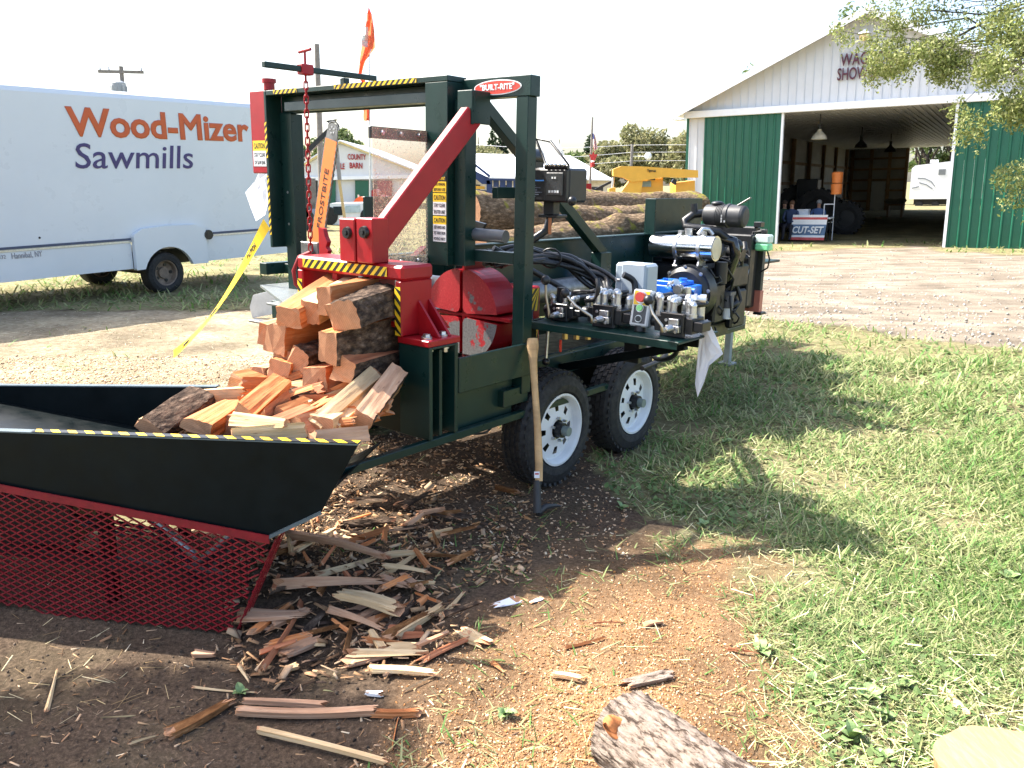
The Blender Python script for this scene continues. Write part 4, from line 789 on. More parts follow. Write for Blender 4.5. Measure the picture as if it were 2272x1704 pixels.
# vehicles through the arch
Y = 34.0; pk = bgthing('pickup_truck', 'white pickup truck seen through the arch below the cattle barn', 'pickup', 'G2', 650, 1350, Y)
pris(pk, 'cab', 'G2', [(430, 1340), (430, 1130), (480, 1095), (866, 1088), (872, 1200), (1040, 1225), (1045, 1345)], Y, 1.9, WHITEP, .03); pris(pk, 'side_window', 'G2', [(525, 1142), (615, 1140), (610, 1222), (528, 1222)], Y, .04, GLASS, dy=-.03); pris(pk, 'window_trim', 'G2', [(515, 1132), (625, 1130), (620, 1232), (518, 1232)], Y, .02, BLACK, dy=-.015); pris(pk, 'rear_window', 'G2', [(640, 1160), (660, 1122), (822, 1116), (826, 1200), (650, 1205)], Y, .04, paint('pale_glass', (.45, .55, .58), .1), dy=-.03)
for a in (470, 930): mb = MB(); p = aty(*uv('G2', a, 1330), Y)-Vector(pk.location); mb.cyl((p.x, -.02, .36), (p.x, .22, .36), .36, n=20); mb.build('wheel', RUBBER, pk)
Y = 38.0; ot = bgthing('tractor', 'orange tractor parked right of the white pickup cab', 'tractor', 'G2', 820, 1200, Y); ORG = paint('tractor_orange', (.75, .13, .03), .4, var=.08)
pris(ot, 'hood', 'G2', [(745, 1080), (775, 1040), (820, 1015), (865, 1035), (868, 1085)], Y, .8, ORG, .03); pris(ot, 'base', 'G2', [(740, 1085), (870, 1085), (870, 1290), (740, 1290)], Y, .8, BLACK, dy=.1)
mb = MB(); p = aty(*uv('G2', 790, 1010), Y)-Vector(ot.location); mb.cyl((p.x, .3, p.z-.3), (p.x, .3, p.z+.05), .04, n=8); mb.build('exhaust', STEEL, ot)
Y = 37.0; om = bgthing('mower', 'orange mower with a white band beside the thin flag pole', 'mower', 'G2', 950, 1200, Y)
pris(om, 'upper_deck', 'G2', [(875, 1112), (915, 1062), (1040, 1055), (1040, 1112)], Y, .9, ORG, .03); pris(om, 'white_band', 'G2', [(880, 1112), (1030, 1112), (1025, 1142), (880, 1142)], Y, .9, WHITEP, dy=.02); pris(om, 'lower_deck', 'G2', [(870, 1142), (1025, 1142), (1015, 1222), (880, 1222)], Y, .9, ORG, .03); pris(om, 'chassis', 'G2', [(880, 1222), (1015, 1222), (1015, 1300), (880, 1300)], Y, .9, BLACK, dy=.1)
Y = 40.0; rl_ = bgthing('red_tractor', 'red tractor half hidden by the clear plastic shield', 'tractor', 'G2', 1050, 1100, Y)
pris(rl_, 'body', 'G2', [(955, 1060), (955, 945), (1010, 930), (1020, 1000), (1120, 1010), (1125, 1120), (955, 1120)], Y, 1, RED, .03); pris(rl_, 'roll_bar', 'G2', [(1040, 1010), (1045, 955), (1115, 955), (1118, 1010), (1105, 1010), (1103, 968), (1057, 968), (1055, 1010)], Y, .1, RED); pris(rl_, 'wheels', 'G2', [(960, 1110), (1200, 1110), (1200, 1290), (960, 1290)], Y, 1, BLACK, dy=.1)
Y = 32.0; gt = bgthing('green_tractor', 'bright green tractor at the left edge of the arch opening', 'tractor', 'G2', 180, 1350, Y); GT = paint('tractor_green', (.08, .42, .05), .4)
pris(gt, 'hood', 'G2', [(60, 1340), (60, 1150), (150, 1130), (215, 1200), (228, 1340)], Y, 1, GT, .03); pris(gt, 'windscreen', 'G2', [(120, 1130), (125, 1010), (160, 1000), (190, 1120)], Y, .6, paint('pale_glass', (.45, .55, .58), .1)); pris(gt, 'roof', 'G2', [(60, 1000), (170, 990), (175, 1012), (60, 1020)], Y, .9, BLACK)
mb = MB(); p = aty(*uv('G2', 150, 1330), Y)-Vector(gt.location); mb.cyl((p.x, -.05, .4), (p.x, .3, .4), .42, n=20); mb.build('wheel', RUBBER, gt)
Y = 30.0; bl_ = bgthing('boom_loader', 'dark boom of a loader rising behind the orange saw bar', 'loader', 'C2', 600, 1200, Y); o = Vector(bl_.location); Wp = lambda c, x, y, Y_: aty(*uv(c, x, y), Y_)-o
mb = MB(); mb.beam(Wp('C2', 340, 880, Y), Wp('C2', 590, 640, Y), .2, .16); mb.build('boom', BLACK, bl_); mb = MB(); mb.prism([Wp('C2', x, y, Y) for x, y in ((560, 578), (632, 566), (612, 592), (640, 690), (610, 690), (590, 600))], (0, .2, 0)); mb.build('tip', BLACK, bl_)
mb = MB(); mb.beam(Wp('C2', 628, 690, Y), Wp('C2', 656, 980, Y), .12, .12); mb.build('stick', paint('stick_grey', (.22, .22, .22), .5), bl_); mb = MB(); mb.beam(Wp('C2', 650, 960, Y), Wp('C2', 690, 1240, Y), .09, .09); mb.build('lower_stick', paint('stick_tan', (.50, .36, .16), .5), bl_)
mb = MB(); mb.box((-2.2, 0, .4), (-.8, 1.2, 1.8)); mb.cyl((-2.0, 0, .4), (-2.0, 1.2, .4), .4); mb.cyl((-1.0, 0, .4), (-1.0, 1.2, .4), .4); mb.build('base', BLACK, bl_)
# poles, wires, flags
POLEM = paint('pole_wood', (.20, .18, .16), .85, var=.2)
def pole(label, c, x, y, Y, r=.14, cross=None, name='utility_pole'):
    p = aty(*uv(c, x, y), Y); t = thing(name, label, 'pole', (p.x, Y, 0)); mb = MB(); mb.cyl((0, 0, -.3), (0, 0, p.z), r, r*.75, 10); mb.build('post', POLEM, t); return t, p.z
t, h = pole('utility pole with crossarm and transformer above the white truck', 'C1', 742, 130, 45)
mb = MB(); mb.box((-1.15, -.12, h-.35), (1.15, .0, h-.2)); mb.build('crossarm', POLEM, t)
for x in (-1.05, -.6, 1.05): mb = MB(); mb.cyl((x, -.06, h-.2), (x, -.06, h-.02), .05, .03, 8); mb.build('insulator', paint('porcelain', (.4, .42, .45), .2), t)
mb = MB(); mb.lathe([(0, 0), (0, .3), (.08, .34), (1.1, .34), (1.15, .28), (1.25, 0)], (0, -.42, h-1.95), (0, 0, 1), 16)
for k in range(9): A_ = 2*math.pi*k/9; mb.box((math.cos(A_)*.38-.02, -.42+math.sin(A_)*.38-.02, h-1.8), (math.cos(A_)*.38+.02, -.42+math.sin(A_)*.38+.02, h-1.0))
mb.build('transformer', paint('transformer_grey', (.28, .31, .34), .5), t)
t, h = pole('plain wooden pole standing behind the chain and saw bar', 'C2', 500, 55, 38, .15)
mb = MB(); mb.cyl((0, -.1, h-2.6), (0, -.45, h-2.6), .04, n=8); mb.build('pole_step', STEEL, t)
t3, h3 = pole('distant utility pole in front of the willows', 'G3', 1640, 250, 75, .16)
mb = MB(); mb.sphere((1.4, -.2, h3-1.0), .32, 12); mb.cyl((0, 0, h3-1), (1.4, -.2, h3-1), .03, n=6); mb.build('street_lamp', TRIM, t3)
for i, yy in enumerate((258, 325, 405)):
    a = aty(*uv('G3', -300, yy+(-60, 10, -10)[i]), 80); m_ = aty(*uv('G3', 1640, yy), 75); b = aty(*uv('G3', 2900, yy-6), 70)
    pts = [a.lerp(m_, k/10)-Vector((0, 0, .5*math.sin(math.pi*k/10))) for k in range(11)]+[m_.lerp(b, k/10) for k in range(1, 11)]
    mb = MB(); mb.tube([p-m_ for p in pts], .022, 5); w = mb.build('power_wire', paint('wire_grey', (.45, .45, .45), .5), None); w.location = m_; tag(w, ('top', 'middle', 'lowest')[i]+' power wire strung in front of the willows', 'wire')
def flagpole():
    Y = 45.0; p = aty(*uv('G3', 1272, 0), Y); t = thing('flagpole', 'grey flagpole carrying two hanging flags behind the logs', 'flagpole', (p.x, Y, 0)); o = Vector(t.location); mb = MB(); mb.cyl((0, 0, -.2), (0, 0, p.z), .08, .05, 10); mb.build('pole', POLEM, t)
    def flag(nm, lb, quad, cat):
        f = thing(nm, lb, cat, (p.x, Y-.12, 0)); of = Vector(f.location); return f, [aty(*uv('G3', *q), Y-.12)-of for q in quad]
    f, (a, b, c, d) = flag('flag', 'limp red and white striped flag with blue canton on the flagpole', ((1270, 145), (1292, 160), (1318, 290), (1285, 315)), 'flag')
    mb = MB(); n = 13
    for i in range(n):
        for j in range(6):
            P = lambda s_, r_: (a.lerp(d, r_)).lerp(b.lerp(c, r_), s_)+Vector((0, .06*math.sin(s_*9+r_*4), 0)); s0, s1, r0, r1 = i/n, (i+1)/n, j/6, (j+1)/6
            mb.add([P(s0, r0), P(s1, r0), P(s1, r1), P(s0, r1)], [(0, 1, 2, 3)], 2 if (i < 7 and j < 2) else (0 if i % 2 == 0 else 1), True)
    mb.build('cloth', [INKR, WHITEP, paint('flag_blue', (.03, .05, .2), .6)], f)
    f, (a, b, c, d) = flag('flag', 'limp red and white flag with a red leaf, lower on the flagpole', ((1262, 345), (1295, 350), (1290, 455), (1252, 465)), 'flag'); mb = MB()
    for j, (r0, r1, mi) in enumerate(((0, .2, 1), (.2, .45, 1), (.45, .6, 1), (.6, 1, 0))):
        P = lambda s_, r_: (a.lerp(d, r_)).lerp(b.lerp(c, r_), s_)+Vector((0, .05*math.sin(s_*7+r_*3), 0))
        for i in range(6): mb.add([P(i/6, r0), P((i+1)/6, r0), P((i+1)/6, r1), P(i/6, r1)], [(0, 1, 2, 3)], mi, True)
    ctr = (a+b+c+d)/4+Vector((0, -.1, .15)); mb.add([ctr+Vector((x*.28, 0, z*.38)) for x, z in ((0, .9), (.25, .4), (.8, .5), (.55, 0), (.3, -.4), (0, -.3), (-.3, -.4), (-.55, 0), (-.8, .5), (-.25, .4))], [tuple(range(10))], 0); mb.build('cloth', [INKR, WHITEP], f)
flagpole()
def feather():
    Y = 22.0; base = aty(820, 480, Y); t = thing('feather_flag', 'tall orange feather flag rising behind the arch', 'flag', (base.x, Y, 0)); o = Vector(t.location); Q = lambda x, y: aty(700+x/5.53, y/5.53, Y)-o
    mb = MB(); mb.tube([Vector((0, 0, 0)), Q(664, 1500), Q(660, 700), Q(722, 400), Q(690, 180), Q(655, 95)], .012, 6, rad=[.022, .018, .014, .012, .010, .006]); mb.build('pole', STEEL, t)
    L = [(655, 95), (625, 160), (612, 260), (598, 340), (588, 440), (572, 500), (575, 570), (548, 680), (530, 780), (515, 920), (560, 1000), (598, 1300), (595, 1440), (598, 1482)]; Rr = [(657, 96), (690, 180), (715, 280), (722, 330), (728, 420), (726, 500), (724, 580), (668, 660), (615, 745), (572, 900), (620, 1000), (664, 1300), (664, 1440), (662, 1480)]
    mb = MB(); n = 5; pts = [[Q(*a).lerp(Q(*b), i/n)+Vector((0, .10*math.sin(i*1.7+k*.9), 0)) for i in range(n+1)] for k, (a, b) in enumerate(zip(L, Rr))]
    for k in range(len(L)-1):
        for i in range(n):
            mi = 1 if (k in (3, 4, 5) and i < 2) else 0; mb.add([pts[k][i], pts[k][i+1], pts[k+1][i+1], pts[k+1][i]], [(0, 1, 2, 3)], mi, True)
    m, n_, l, b = nodemat('flag_orange'); b.inputs['Base Color'].default_value = (.85, .16, .07, 1); b.inputs['Roughness'].default_value = .7; tr = n_.new('ShaderNodeBsdfTranslucent'); tr.inputs[0].default_value = (.9, .22, .10, 1); ms = n_.new('ShaderNodeMixShader'); ms.inputs[0].default_value = .5; l.new(b.outputs[0], ms.inputs[1]); l.new(tr.outputs[0], ms.inputs[2]); l.new(ms.outputs[0], n_['Material Output'].inputs[0])
    mb.build('cloth', [m, WHITEP], t)
feather()

w0 = gnd(560, 706); mb = MB(); sc = (w0-EYE).length/FPX
mb.prism([((x-110)/9.22*sc, 0, (1510-y)/9.22*sc) for x, y in ((110, 1510), (68, 1300), (145, 1060), (450, 978), (635, 1125), (640, 1390))], (0, .03, 0)); wpn = mb.build('white_board', paint('board_white', (.62, .62, .61), .5, dirt=((.4, .4, .38), .7)), None, .004); wpn.location = w0; tag(wpn, 'white six-sided board standing on the ground left of the firewood', 'board')
# ================================================================ FIREWOOD PROCESSOR
ML = Matrix(((MD.x, -MN.x, 0, MO.x), (MD.y, -MN.y, 0, MO.y), (0, 0, 1, 0), (0, 0, 0, 1)))
proc = thing('firewood_processor', 'dark green and red trailer-mounted firewood processor with engine and splitter', 'wood processor', mat=ML)
def L(s, n, z): return Vector((s, -n, z))
def mp(c, x, y, ax, val): return L(*mpix(c, x, y, ax, val))
def part(name, mats, fn, parent=None, bev=.003):
    mb = MB(); fn(mb); return mb.build(name, mats, parent or proc, bev)
def bx(name, mat, s, n, z, parent=None, bev=.003):
    mb = MB(); mb.box(L(s[0], n[0], z[0]), L(s[1], n[1], z[1])); return mb.build(name, mat, parent or proc, bev)
def tape(p, q, wv, nv, pitch=.042, parent=None, name='hazard_tape', tint=YELLOW):
    """diagonal yellow and black stripes laid along p-q, width vector wv, lifted along nv"""
    p, q, wv, nv = map(Vector, (p, q, wv, nv)); Lg = (q-p).length; d = (q-p).normalized(); W = wv.length; nv = nv.normalized()*.0025; mb = MB(); k = -W; i = 0
    while k < Lg:
        a0, a1 = k, k+pitch/2; cl = lambda x: d*min(max(x, 0), Lg)
        mb.add([p+nv+cl(a0), p+nv+cl(a1), p+nv+wv+cl(a1+W), p+nv+wv+cl(a0+W)], [(0, 1, 2, 3)], i % 2); k += pitch/2; i += 1
    return mb.build(name, [tint, TAPEB], parent or proc)
def bolts(name, mat, pts, nv, r=.012, h=.01, parent=None, n=6):
    nv = Vector(nv).normalized()
    for p in pts: mb = MB(); mb.cyl(Vector(p), Vector(p)+nv*h*.4, r*1.35, n=12); mb.cyl(Vector(p)+nv*h*.4, Vector(p)+nv*h, r, r*.9, n=n, sm=False); mb.build(name, mat, parent or proc)
FWD = Vector((-1, 0, 0))      # towards the splitter end (and the camera)
OUT = Vector((0, -1, 0))      # towards the near side
# --- arch over the saw
def f(mb): mb.box(L(-.45, -2.01, 2.205), L(-.30, -.48, 2.234)); mb.box(L(-.335, -2.01, 2.10), L(-.315, -.64, 2.205))
part('arch_top', GREEN, f)
bx('arch_lower_bar', paint('green_painted_lit', (.03, .055, .06), .35), (-.42, -.336), (-1.87, -.64), (2.108, 2.162))  # paler green than the arch paints sky light onto this flange
def f(mb): mb.box(L(-.45, -2.035, 1.27), L(-.33, -2.012, 2.234)); mb.box(L(-.352, -2.012, 1.27), L(-.332, -1.90, 2.108))
part('arch_leg', GREEN, f)
bx('arch_post', GREEN, (-.36, -.27), (-1.985, -1.885), (.72, 2.10))
bx('arch_leg', GREEN, (-.45, -.30), (-.64, -.48), (1.262, 2.204))
bx('arch_post', GREEN, (-.40, -.31), (-.478, -.40), (1.262, 2.12))
beamo = bx('logo_beam', GREEN, (-.33, -.25), (-.60, -.034), (2.123, 2.222))
bx('upright_post', GREEN, (-.328, -.252), (-.126, -.05), (.60, 2.1225))
bx('crossbar', GREEN, (-.328, -.27), (-.399, -.127), (1.285, 1.347))
tape(L(-.4505, -1.93, 2.208), L(-.4505, -1.70, 2.208), (0, 0, .025), FWD); tape(L(-.4505, -1.36, 2.208), L(-.4505, -.70, 2.208), (0, 0, .025), FWD)
tape(L(-.4505, -2.034, 1.83), L(-.4505, -2.034, 2.05), (0, -.021, 0), FWD); tape(L(-.4505, -2.034, 1.35), L(-.4505, -2.034, 1.72), (0, -.021, 0), FWD)
bolts('bolt', STEEL, [L(-.352, -1.95, 1.62), L(-.352, -1.95, 1.42)], FWD, .01); bolts('bolt', STEEL, [L(-.39, -2.035, 2.16), L(-.39, -2.035, 1.75)], (0, 1, 0), .008)
# logo: oval badge with lettering
def f(mb):
    c = L(-.3315, -.245, 2.172); n = 40
    for rx, rz, h, mi in ((.155, .037, .002, 1), (.147, .031, .004, 0)):
        mb.prism([c+Vector((0, rx*math.cos(2*math.pi*i/n), rz*math.sin(2*math.pi*i/n))) for i in range(n)], (-h, 0, 0), mi)
badge = part('badge', [REDB, WHITEP], f, bev=0)
text('"BUILT-RITE"', WHITEP, .225, .030, badge, axes(L(-.336, -.245, 2.173), (0, -1, 0), (0, 0, 1)), depth=.002, bold=.03)
# hinge bracket and the red hold-down arm
def f(mb): mb.box(L(-.475, -.39, 1.985), L(-.455, -.29, 2.15)); mb.box(L(-.455, -.39, 2.06), L(-.33, -.375, 2.15)); mb.box(L(-.455, -.31, 1.99), L(-.33, -.29, 2.15))
part('hinge_bracket', GREEN, f); part('hinge_pin', BLACK, lambda mb: mb.cyl(L(-.485, -.335, 2.03), L(-.475, -.335, 2.03), .022), bev=0)
def f(mb): mb.beam(L(-1.03, -.415, 1.405), L(-.44, -.325, 2.03), .06, .118)
arm = part('hold_down_arm', RED, f, bev=.006)
def f(mb): mb.box(L(-1.09, -.60, 1.318), L(-.98, -.49, 1.522)); mb.box(L(-1.085, -.484, 1.318), L(-.98, -.37, 1.528))
part('arm_block', RED, f, bev=.005)
for n_, z_ in ((-.535, 1.455), (-.418, 1.463)): part('pivot_disc', BLACK, lambda mb: (mb.cyl(L(-1.088, n_, z_), L(-1.105, n_, z_), .03, .026, 20), mb.cyl(L(-1.105, n_, z_), L(-1.112, n_, z_), .012, n=8)), bev=0)
# --- red wedge frame on two columns
bx('frame_top', RED, (-1.06, -.85), (-.975, -.20), (1.248, 1.318), bev=.012)
tape(L(-1.0615, -.92, 1.262), L(-1.0615, -.30, 1.262), (0, 0, .045), FWD, .05)
for n0 in (-.972, -.252): bx('frame_leg', RED, (-1.06, -.85), (n0, n0+.042), (.985, 1.2475), bev=.006)
tape(L(-1.0615, -.212, .99), L(-1.0615, -.212, 1.22), (0, .038, 0), FWD, .05); tape(L(-1.0615, -.932, 1.02), L(-1.0615, -.932, 1.20), (0, .038, 0), FWD, .05)
for n0 in (-.735, -.465): bx('divider', RED, (-1.03, -.88), (n0, n0+.032), (.76, 1.2475), bev=.004)
for z0 in (1.02, .79): bx('wedge_blade', RED, (-1.035, -.80), (-.93, -.253), (z0, z0+.028), bev=.004)
bx('base_plate', RED, (-1.05, -.83), (-.25, -.045), (.953, .984), bev=.004); bx('base_plate', RED, (-1.05, -.83), (-1.15, -.93), (.953, .984), bev=.004)
for s_ in (-.95, -.88): part('gusset', RED, lambda mb: mb.prism([L(s_, -.209, .985), L(s_, -.07, .985), L(s_, -.209, 1.15)], (.014, 0, 0)))
part('gusset', RED, lambda mb: mb.prism([L(-.849, -.23, .985), L(-.70, -.23, .985), L(-.849, -.23, 1.14)], (0, .014, 0)))
bolts('plate_bolt', STEEL, [L(-1.0, -.105, .984), L(-.89, -.105, .984)], (0, 0, 1), .02, .022); bolts('plate_nut', STEEL, [L(-1.0, -.09, .938), L(-.89, -.09, .938)], (0, 0, -1), .016, .03)
def col(n0, n1, nw):
    def f(mb): mb.box(L(-1.045, n0, .505), L(-1.022, n1, .952)); mb.box(L(-.868, n0, .505), L(-.845, n1, .952)); mb.box(L(-1.022, nw-.012, .505), L(-.868, nw+.012, .952)); mb.box(L(-.955, nw, .505), L(-.935, n1-.02, .93)); mb.box(L(-1.022, n0, .94), L(-.868, n1, .9525))
    part('column', GREEN, f)
col(-.245, -.045, -.15); col(-1.13, -.935, -1.03)
bx('lower_rail', GREEN, (-1.75, .6), (-.085, -.048), (.465, .504)); bx('lower_rail', GREEN, (-1.75, .6), (-1.16, -1.12), (.465, .504))
# --- splitter trough and push block
bx('trough_wall', GREEN, (-.843, -.20), (-.058, -.04), (.70, .876)); bx('trough_floor', WORNSTEEL, (-.843, -.22), (-.95, -.06), (.70, .722)); bx('trough_wall', GREEN, (-.843, .3), (-.99, -.952), (.70, .9))
bx('main_beam', BLACKP, (-.84, 1.2), (-.74, -.30), (.42, .699)); bx('beam_web', GREEN, (-.84, -.35), (-.12, -.10), (.44, .699)); bx('beam_end', GREEN, (-.47, -.26), (-.20, -.06), (.55, .64))
REDW = None
def wornred():
    m, n, l, b = nodemat('worn_red_face'); v = coords(n, l, rand=True); t = noise(n, l, v, 7, 6, .65); t2 = noise(n, l, v, 90, 4, .7)
    sx = n.new('ShaderNodeSeparateXYZ'); tc = n.new('ShaderNodeTexCoord'); l.new(tc.outputs['Object'], sx.inputs[0])
    ad = n.new('ShaderNodeMath'); ad.operation = 'MULTIPLY_ADD'; ad.inputs[1].default_value = -.75; l.new(sx.outputs['Z'], ad.inputs[0]); l.new(t.outputs['Fac'], ad.inputs[2])
    r = ramp(n, [(-.0, (0,)*3), (.02, (1,)*3)]); r.color_ramp.elements[0].position = 0.0
    mr = n.new('ShaderNodeMapRange'); mr.inputs['From Min'].default_value = -.20; mr.inputs['From Max'].default_value = -.165; l.new(ad.outputs[0], mr.inputs['Value'])
    g = ramp(n, [(.3, (.09, .085, .08)), (.7, (.22, .21, .20))]); l.new(t2.outputs['Fac'], g.inputs[0]); rd = ramp(n, [(.3, (.30, .010, .014)), (.6, (.42, .02, .025)), (.75, (.5, .12, .08))]); l.new(t2.outputs['Fac'], rd.inputs[0])
    mx = n.new('ShaderNodeMixRGB'); l.new(mr.outputs[0], mx.inputs[0]); l.new(rd.outputs[0], mx.inputs[1]); l.new(g.outputs[0], mx.inputs[2]); l.new(mx.outputs[0], b.inputs['Base Color']); b.inputs['Roughness'].default_value = .45; bumpn(n, l, b, t2.outputs['Fac'], .25, .003); return m
WR = wornred()
CN, CZ, RR, S0 = -.53, .972, .262, -.28
for qa in range(4):
    sy, sz = (1, 1, -1, -1)[qa], (1, -1, 1, -1)[qa]; g = .012
    pts = [(g+.03, g), (g+.009, g+.009), (g, g+.03)]; a0, a1 = math.asin((g+.03)/RR), math.acos((g+.03)/RR)
    poly = [(g+.03, g)]+[(RR*math.cos(a), RR*math.sin(a)) for a in [math.asin(g/RR)+.06]]+[(RR*math.cos(a), RR*math.sin(a)) for a in np.linspace(math.asin(g/RR)+.12, math.pi/2-math.asin(g/RR)-.12, 12)]+[(g, RR-.012), (g, g+.03), (g+.009, g+.009)]
    if sz < 0: poly = [(a, min(b, .222)) for a, b in poly]
    part('push_block', [WR, RED], lambda mb: mb.prism([L(S0, CN+sy*a, CZ+sz*b) for a, b in poly], (.20, 0, 0), 0, 1), bev=.006)
bx('push_blade', RED, (-.262, -.08), (CN-.0105, CN+.0105), (.725, 1.30)); bx('push_blade', RED, (-.264, -.082), (-.86, -.19), (CZ-.0105, CZ+.0105))
bx('push_carriage', RED, (-.079, .16), (-.72, -.30), (.73, 1.12), bev=.008)
tape(L(-.02, -.2995, .98), L(.14, -.2995, .98), (0, 0, .13), OUT, .05); tape(L(-.02, -.2995, .78), L(.14, -.2995, .78), (0, 0, .09), OUT, .05)
part('ram_cylinder', WORNSTEEL, lambda mb: (mb.cyl(L(.16, CN, 1.035), L(1.0, CN, 1.035), .074, n=24), mb.cyl(L(.16, CN, 1.035), L(.20, CN, 1.035), .085, n=24)), bev=0)
part('log_clamp', RED, lambda mb: mb.prism([L(-.42, -.96, z) + Vector((ds, 0, 0)) for ds, z in ((.0, .86), (.10, .90), (.16, 1.02), (.18, 1.16), (.25, 1.26), (.33, 1.30), (.26, 1.33), (.14, 1.26), (.08, 1.16), (.06, 1.05), (.0, .96))], (0, -.05, 0)))
# --- saw bar, chain, hanging tool
def sawbar():
    a, b = L(-.45, -1.565, 1.31), L(-.45, -1.395, 1.93); d = (b-a).normalized(); w = Vector((-1, 0, 0)).cross(d).normalized(); hw = .05; N = Vector((-1, 0, 0))
    bar = part('saw_bar', ORANGE, lambda mb: mb.prism([a-w*hw, b-w*hw, b+w*hw, a+w*hw], N*.006), bev=0)
    tip = part('bar_nose', WORNSTEEL, lambda mb: mb.prism([b-w*hw, b+w*hw, b+w*hw*.9+d*.05]+[b+d*.05+(w*math.cos(t)+d*math.sin(t))*hw*.9 for t in np.linspace(0, math.pi, 9)]+[b-w*hw*.9+d*.05], N*.006), bar, bev=0)
    part('nose_star', STEEL, lambda mb: [mb.cyl(b+d*.055+(w*math.cos(t)+d*math.sin(t))*.018+N*.006, b+d*.055+(w*math.cos(t)+d*math.sin(t))*.018+N*.009, .006, n=6) for t in np.linspace(0, 5.03, 5)], bar, bev=0)
    def ch(mb):
        path = [a-w*(hw+.004)+d*t for t in np.arange(0, (b-a).length, .019)]+[b+d*.055+(-w*math.cos(t)+d*math.sin(t))*hw for t in np.linspace(.2, 2.9, 8)]+[a+w*(hw+.004)+d*t for t in np.arange((b-a).length, 0, -.019)]
        for i, p in enumerate(path[:-1]):
            q = path[i+1]; e = (q-p); 
            if e.length < .05: mb.beam(p, q, .008, .007+.005*(i % 2), N)
    part('saw_chain', WORNSTEEL, ch, bar, bev=0)['kind'] = 'stuff'
    text('FROSTBITE', INK, .36, .036, bar, axes((a+b)/2-d*.03+N*.0065, d, w), depth=.001)
    part('saw_mount', WORNSTEEL, lambda mb: (mb.box(L(-.50, -1.66, 1.20), L(-.40, -1.50, 1.33)), mb.cyl(L(-.52, -1.58, 1.27), L(-.40, -1.58, 1.27), .05)))
sawbar()
part('grapple_tooth', RED, lambda mb: mb.prism([L(-.60, n, z) for n, z in ((-1.36, 1.18), (-1.28, 1.18), (-1.275, 1.25), (-1.295, 1.27), (-1.28, 1.30), (-1.30, 1.32), (-1.285, 1.35), (-1.305, 1.38), (-1.32, 1.425), (-1.36, 1.43))], (.03, 0, 0)))
tub = part('tool_rail', GREEN, lambda mb: mb.beam(L(-.936, -1.35, 2.287), L(-.14, -1.35, 2.298), .03, .03))
part('rail_foot', GREEN, lambda mb: mb.box(L(-.40, -1.37, 2.235), L(-.36, -1.33, 2.275)))
sl = part('slider', RED, lambda mb: mb.box(L(-.70, -1.375, 2.262), L(-.62, -1.325, 2.318)), bev=.004)
part('t_handle', RED, lambda mb: (mb.cyl(L(-.66, -1.35, 2.31), L(-.66, -1.35, 2.385), .007, n=8), mb.cyl(L(-.66, -1.40, 2.385), L(-.66, -1.30, 2.393), .009, n=8)), sl, bev=0)
lk = MB(); lk.tube([Vector((.011*math.cos(t), 0, .013*math.sin(t)+(.012 if math.sin(t) > 0 else -.012))) for t in np.linspace(0, 2*math.pi, 14, endpoint=False)], .0042, 6, closed=True)
top, bot = L(-.66, -1.35, 2.262), L(-.668, -1.352, 1.30); nl = 26; lo = None
for i in range(nl):
    p = top.lerp(bot, (i+.5)/nl)
    if lo is None: lo = lk.build('chain_link', RED, proc); c = lo
    else: c = lo.copy(); COL.objects.link(c); c.parent = proc
    c.location = p; c.rotation_euler = (0, 0, R(40+90*(i % 2)))
part('tong_hook', paint('hook_red', (.30, .02, .025), .5, var=.4), lambda mb: mb.tube([L(-.67, -1.352, 1.29), L(-.70, -1.42, 1.26), L(-.72, -1.45, 1.18), L(-.71, -1.45, 1.10), L(-.68, -1.42, 1.06)], .012, 8), bev=0)
# --- red cover box with sticker at the far left
rb = bx('guard_box', RED, (-.40, -.22), (-2.255, -2.09), (1.735, 2.247), bev=.006)
def sticker(par, c, x, y, w, h, rows, name='warning_sticker'):
    """flat sticker: rows = (fraction from top, fraction, material, text)"""
    z = x.cross(y).normalized(); mb = MB(); mats = [LABELW, CAUTY, INK]
    for a, b, mi, _ in rows: mb.ob(c+y*(h*(.5-(a+b)/2))+z*.0007, x*(w/2), y*(h*(b-a)/2), z*.0007, mi)
    o = mb.build(name, mats, par)
    for a, b, mi, tx in rows:
        if tx:
            for i, ln in enumerate(tx.split('|')):
                k = len(tx.split('|')); hh = (b-a)/k; text(ln, INK if mi != 2 else CAUTY, w*.86*min(1, .25+len(ln)*.11), h*hh*.55, o, axes(c+y*(h*(.5-a-hh*(i+.5)))+z*.0016, x, y), depth=.0008, bold=.01)
    return o
XR, YU = Vector((0, -1, 0)), Vector((0, 0, 1))
sticker(rb, L(-.4005, -2.17, 1.86), XR, YU, .135, .16, [(0, .40, 1, 'CAUTION'), (.40, 1, 0, 'STAY CLEAR|OF SAW BAR')])
part('cap_bolt', RED, lambda mb: (mb.cyl(L(-.37, -2.08, 2.247), L(-.37, -2.08, 2.29), .035, n=16), mb.cyl(L(-.37, -2.08, 2.29), L(-.37, -2.08, 2.315), .045, n=8)))
sticker(proc, L(-.4505, -.535, 1.69), XR, YU, .095, .085, [(0, .35, 2, 'IMPORTANT'), (.35, 1, 1, 'READ MANUAL|BEFORE USE')])
sticker(proc, L(-.4505, -.535, 1.585), XR, YU, .095, .115, [(0, .40, 1, 'CAUTION'), (.40, 1, 0, 'STAY CLEAR|SPLITTER UNIT')])
sticker(proc, L(-.4505, -.535, 1.455), XR, YU, .095, .135, [(0, .32, 1, 'CAUTION'), (.32, 1, 0, 'KEEP HANDS AND|FEET AWAY FROM|MOVING PARTS')])
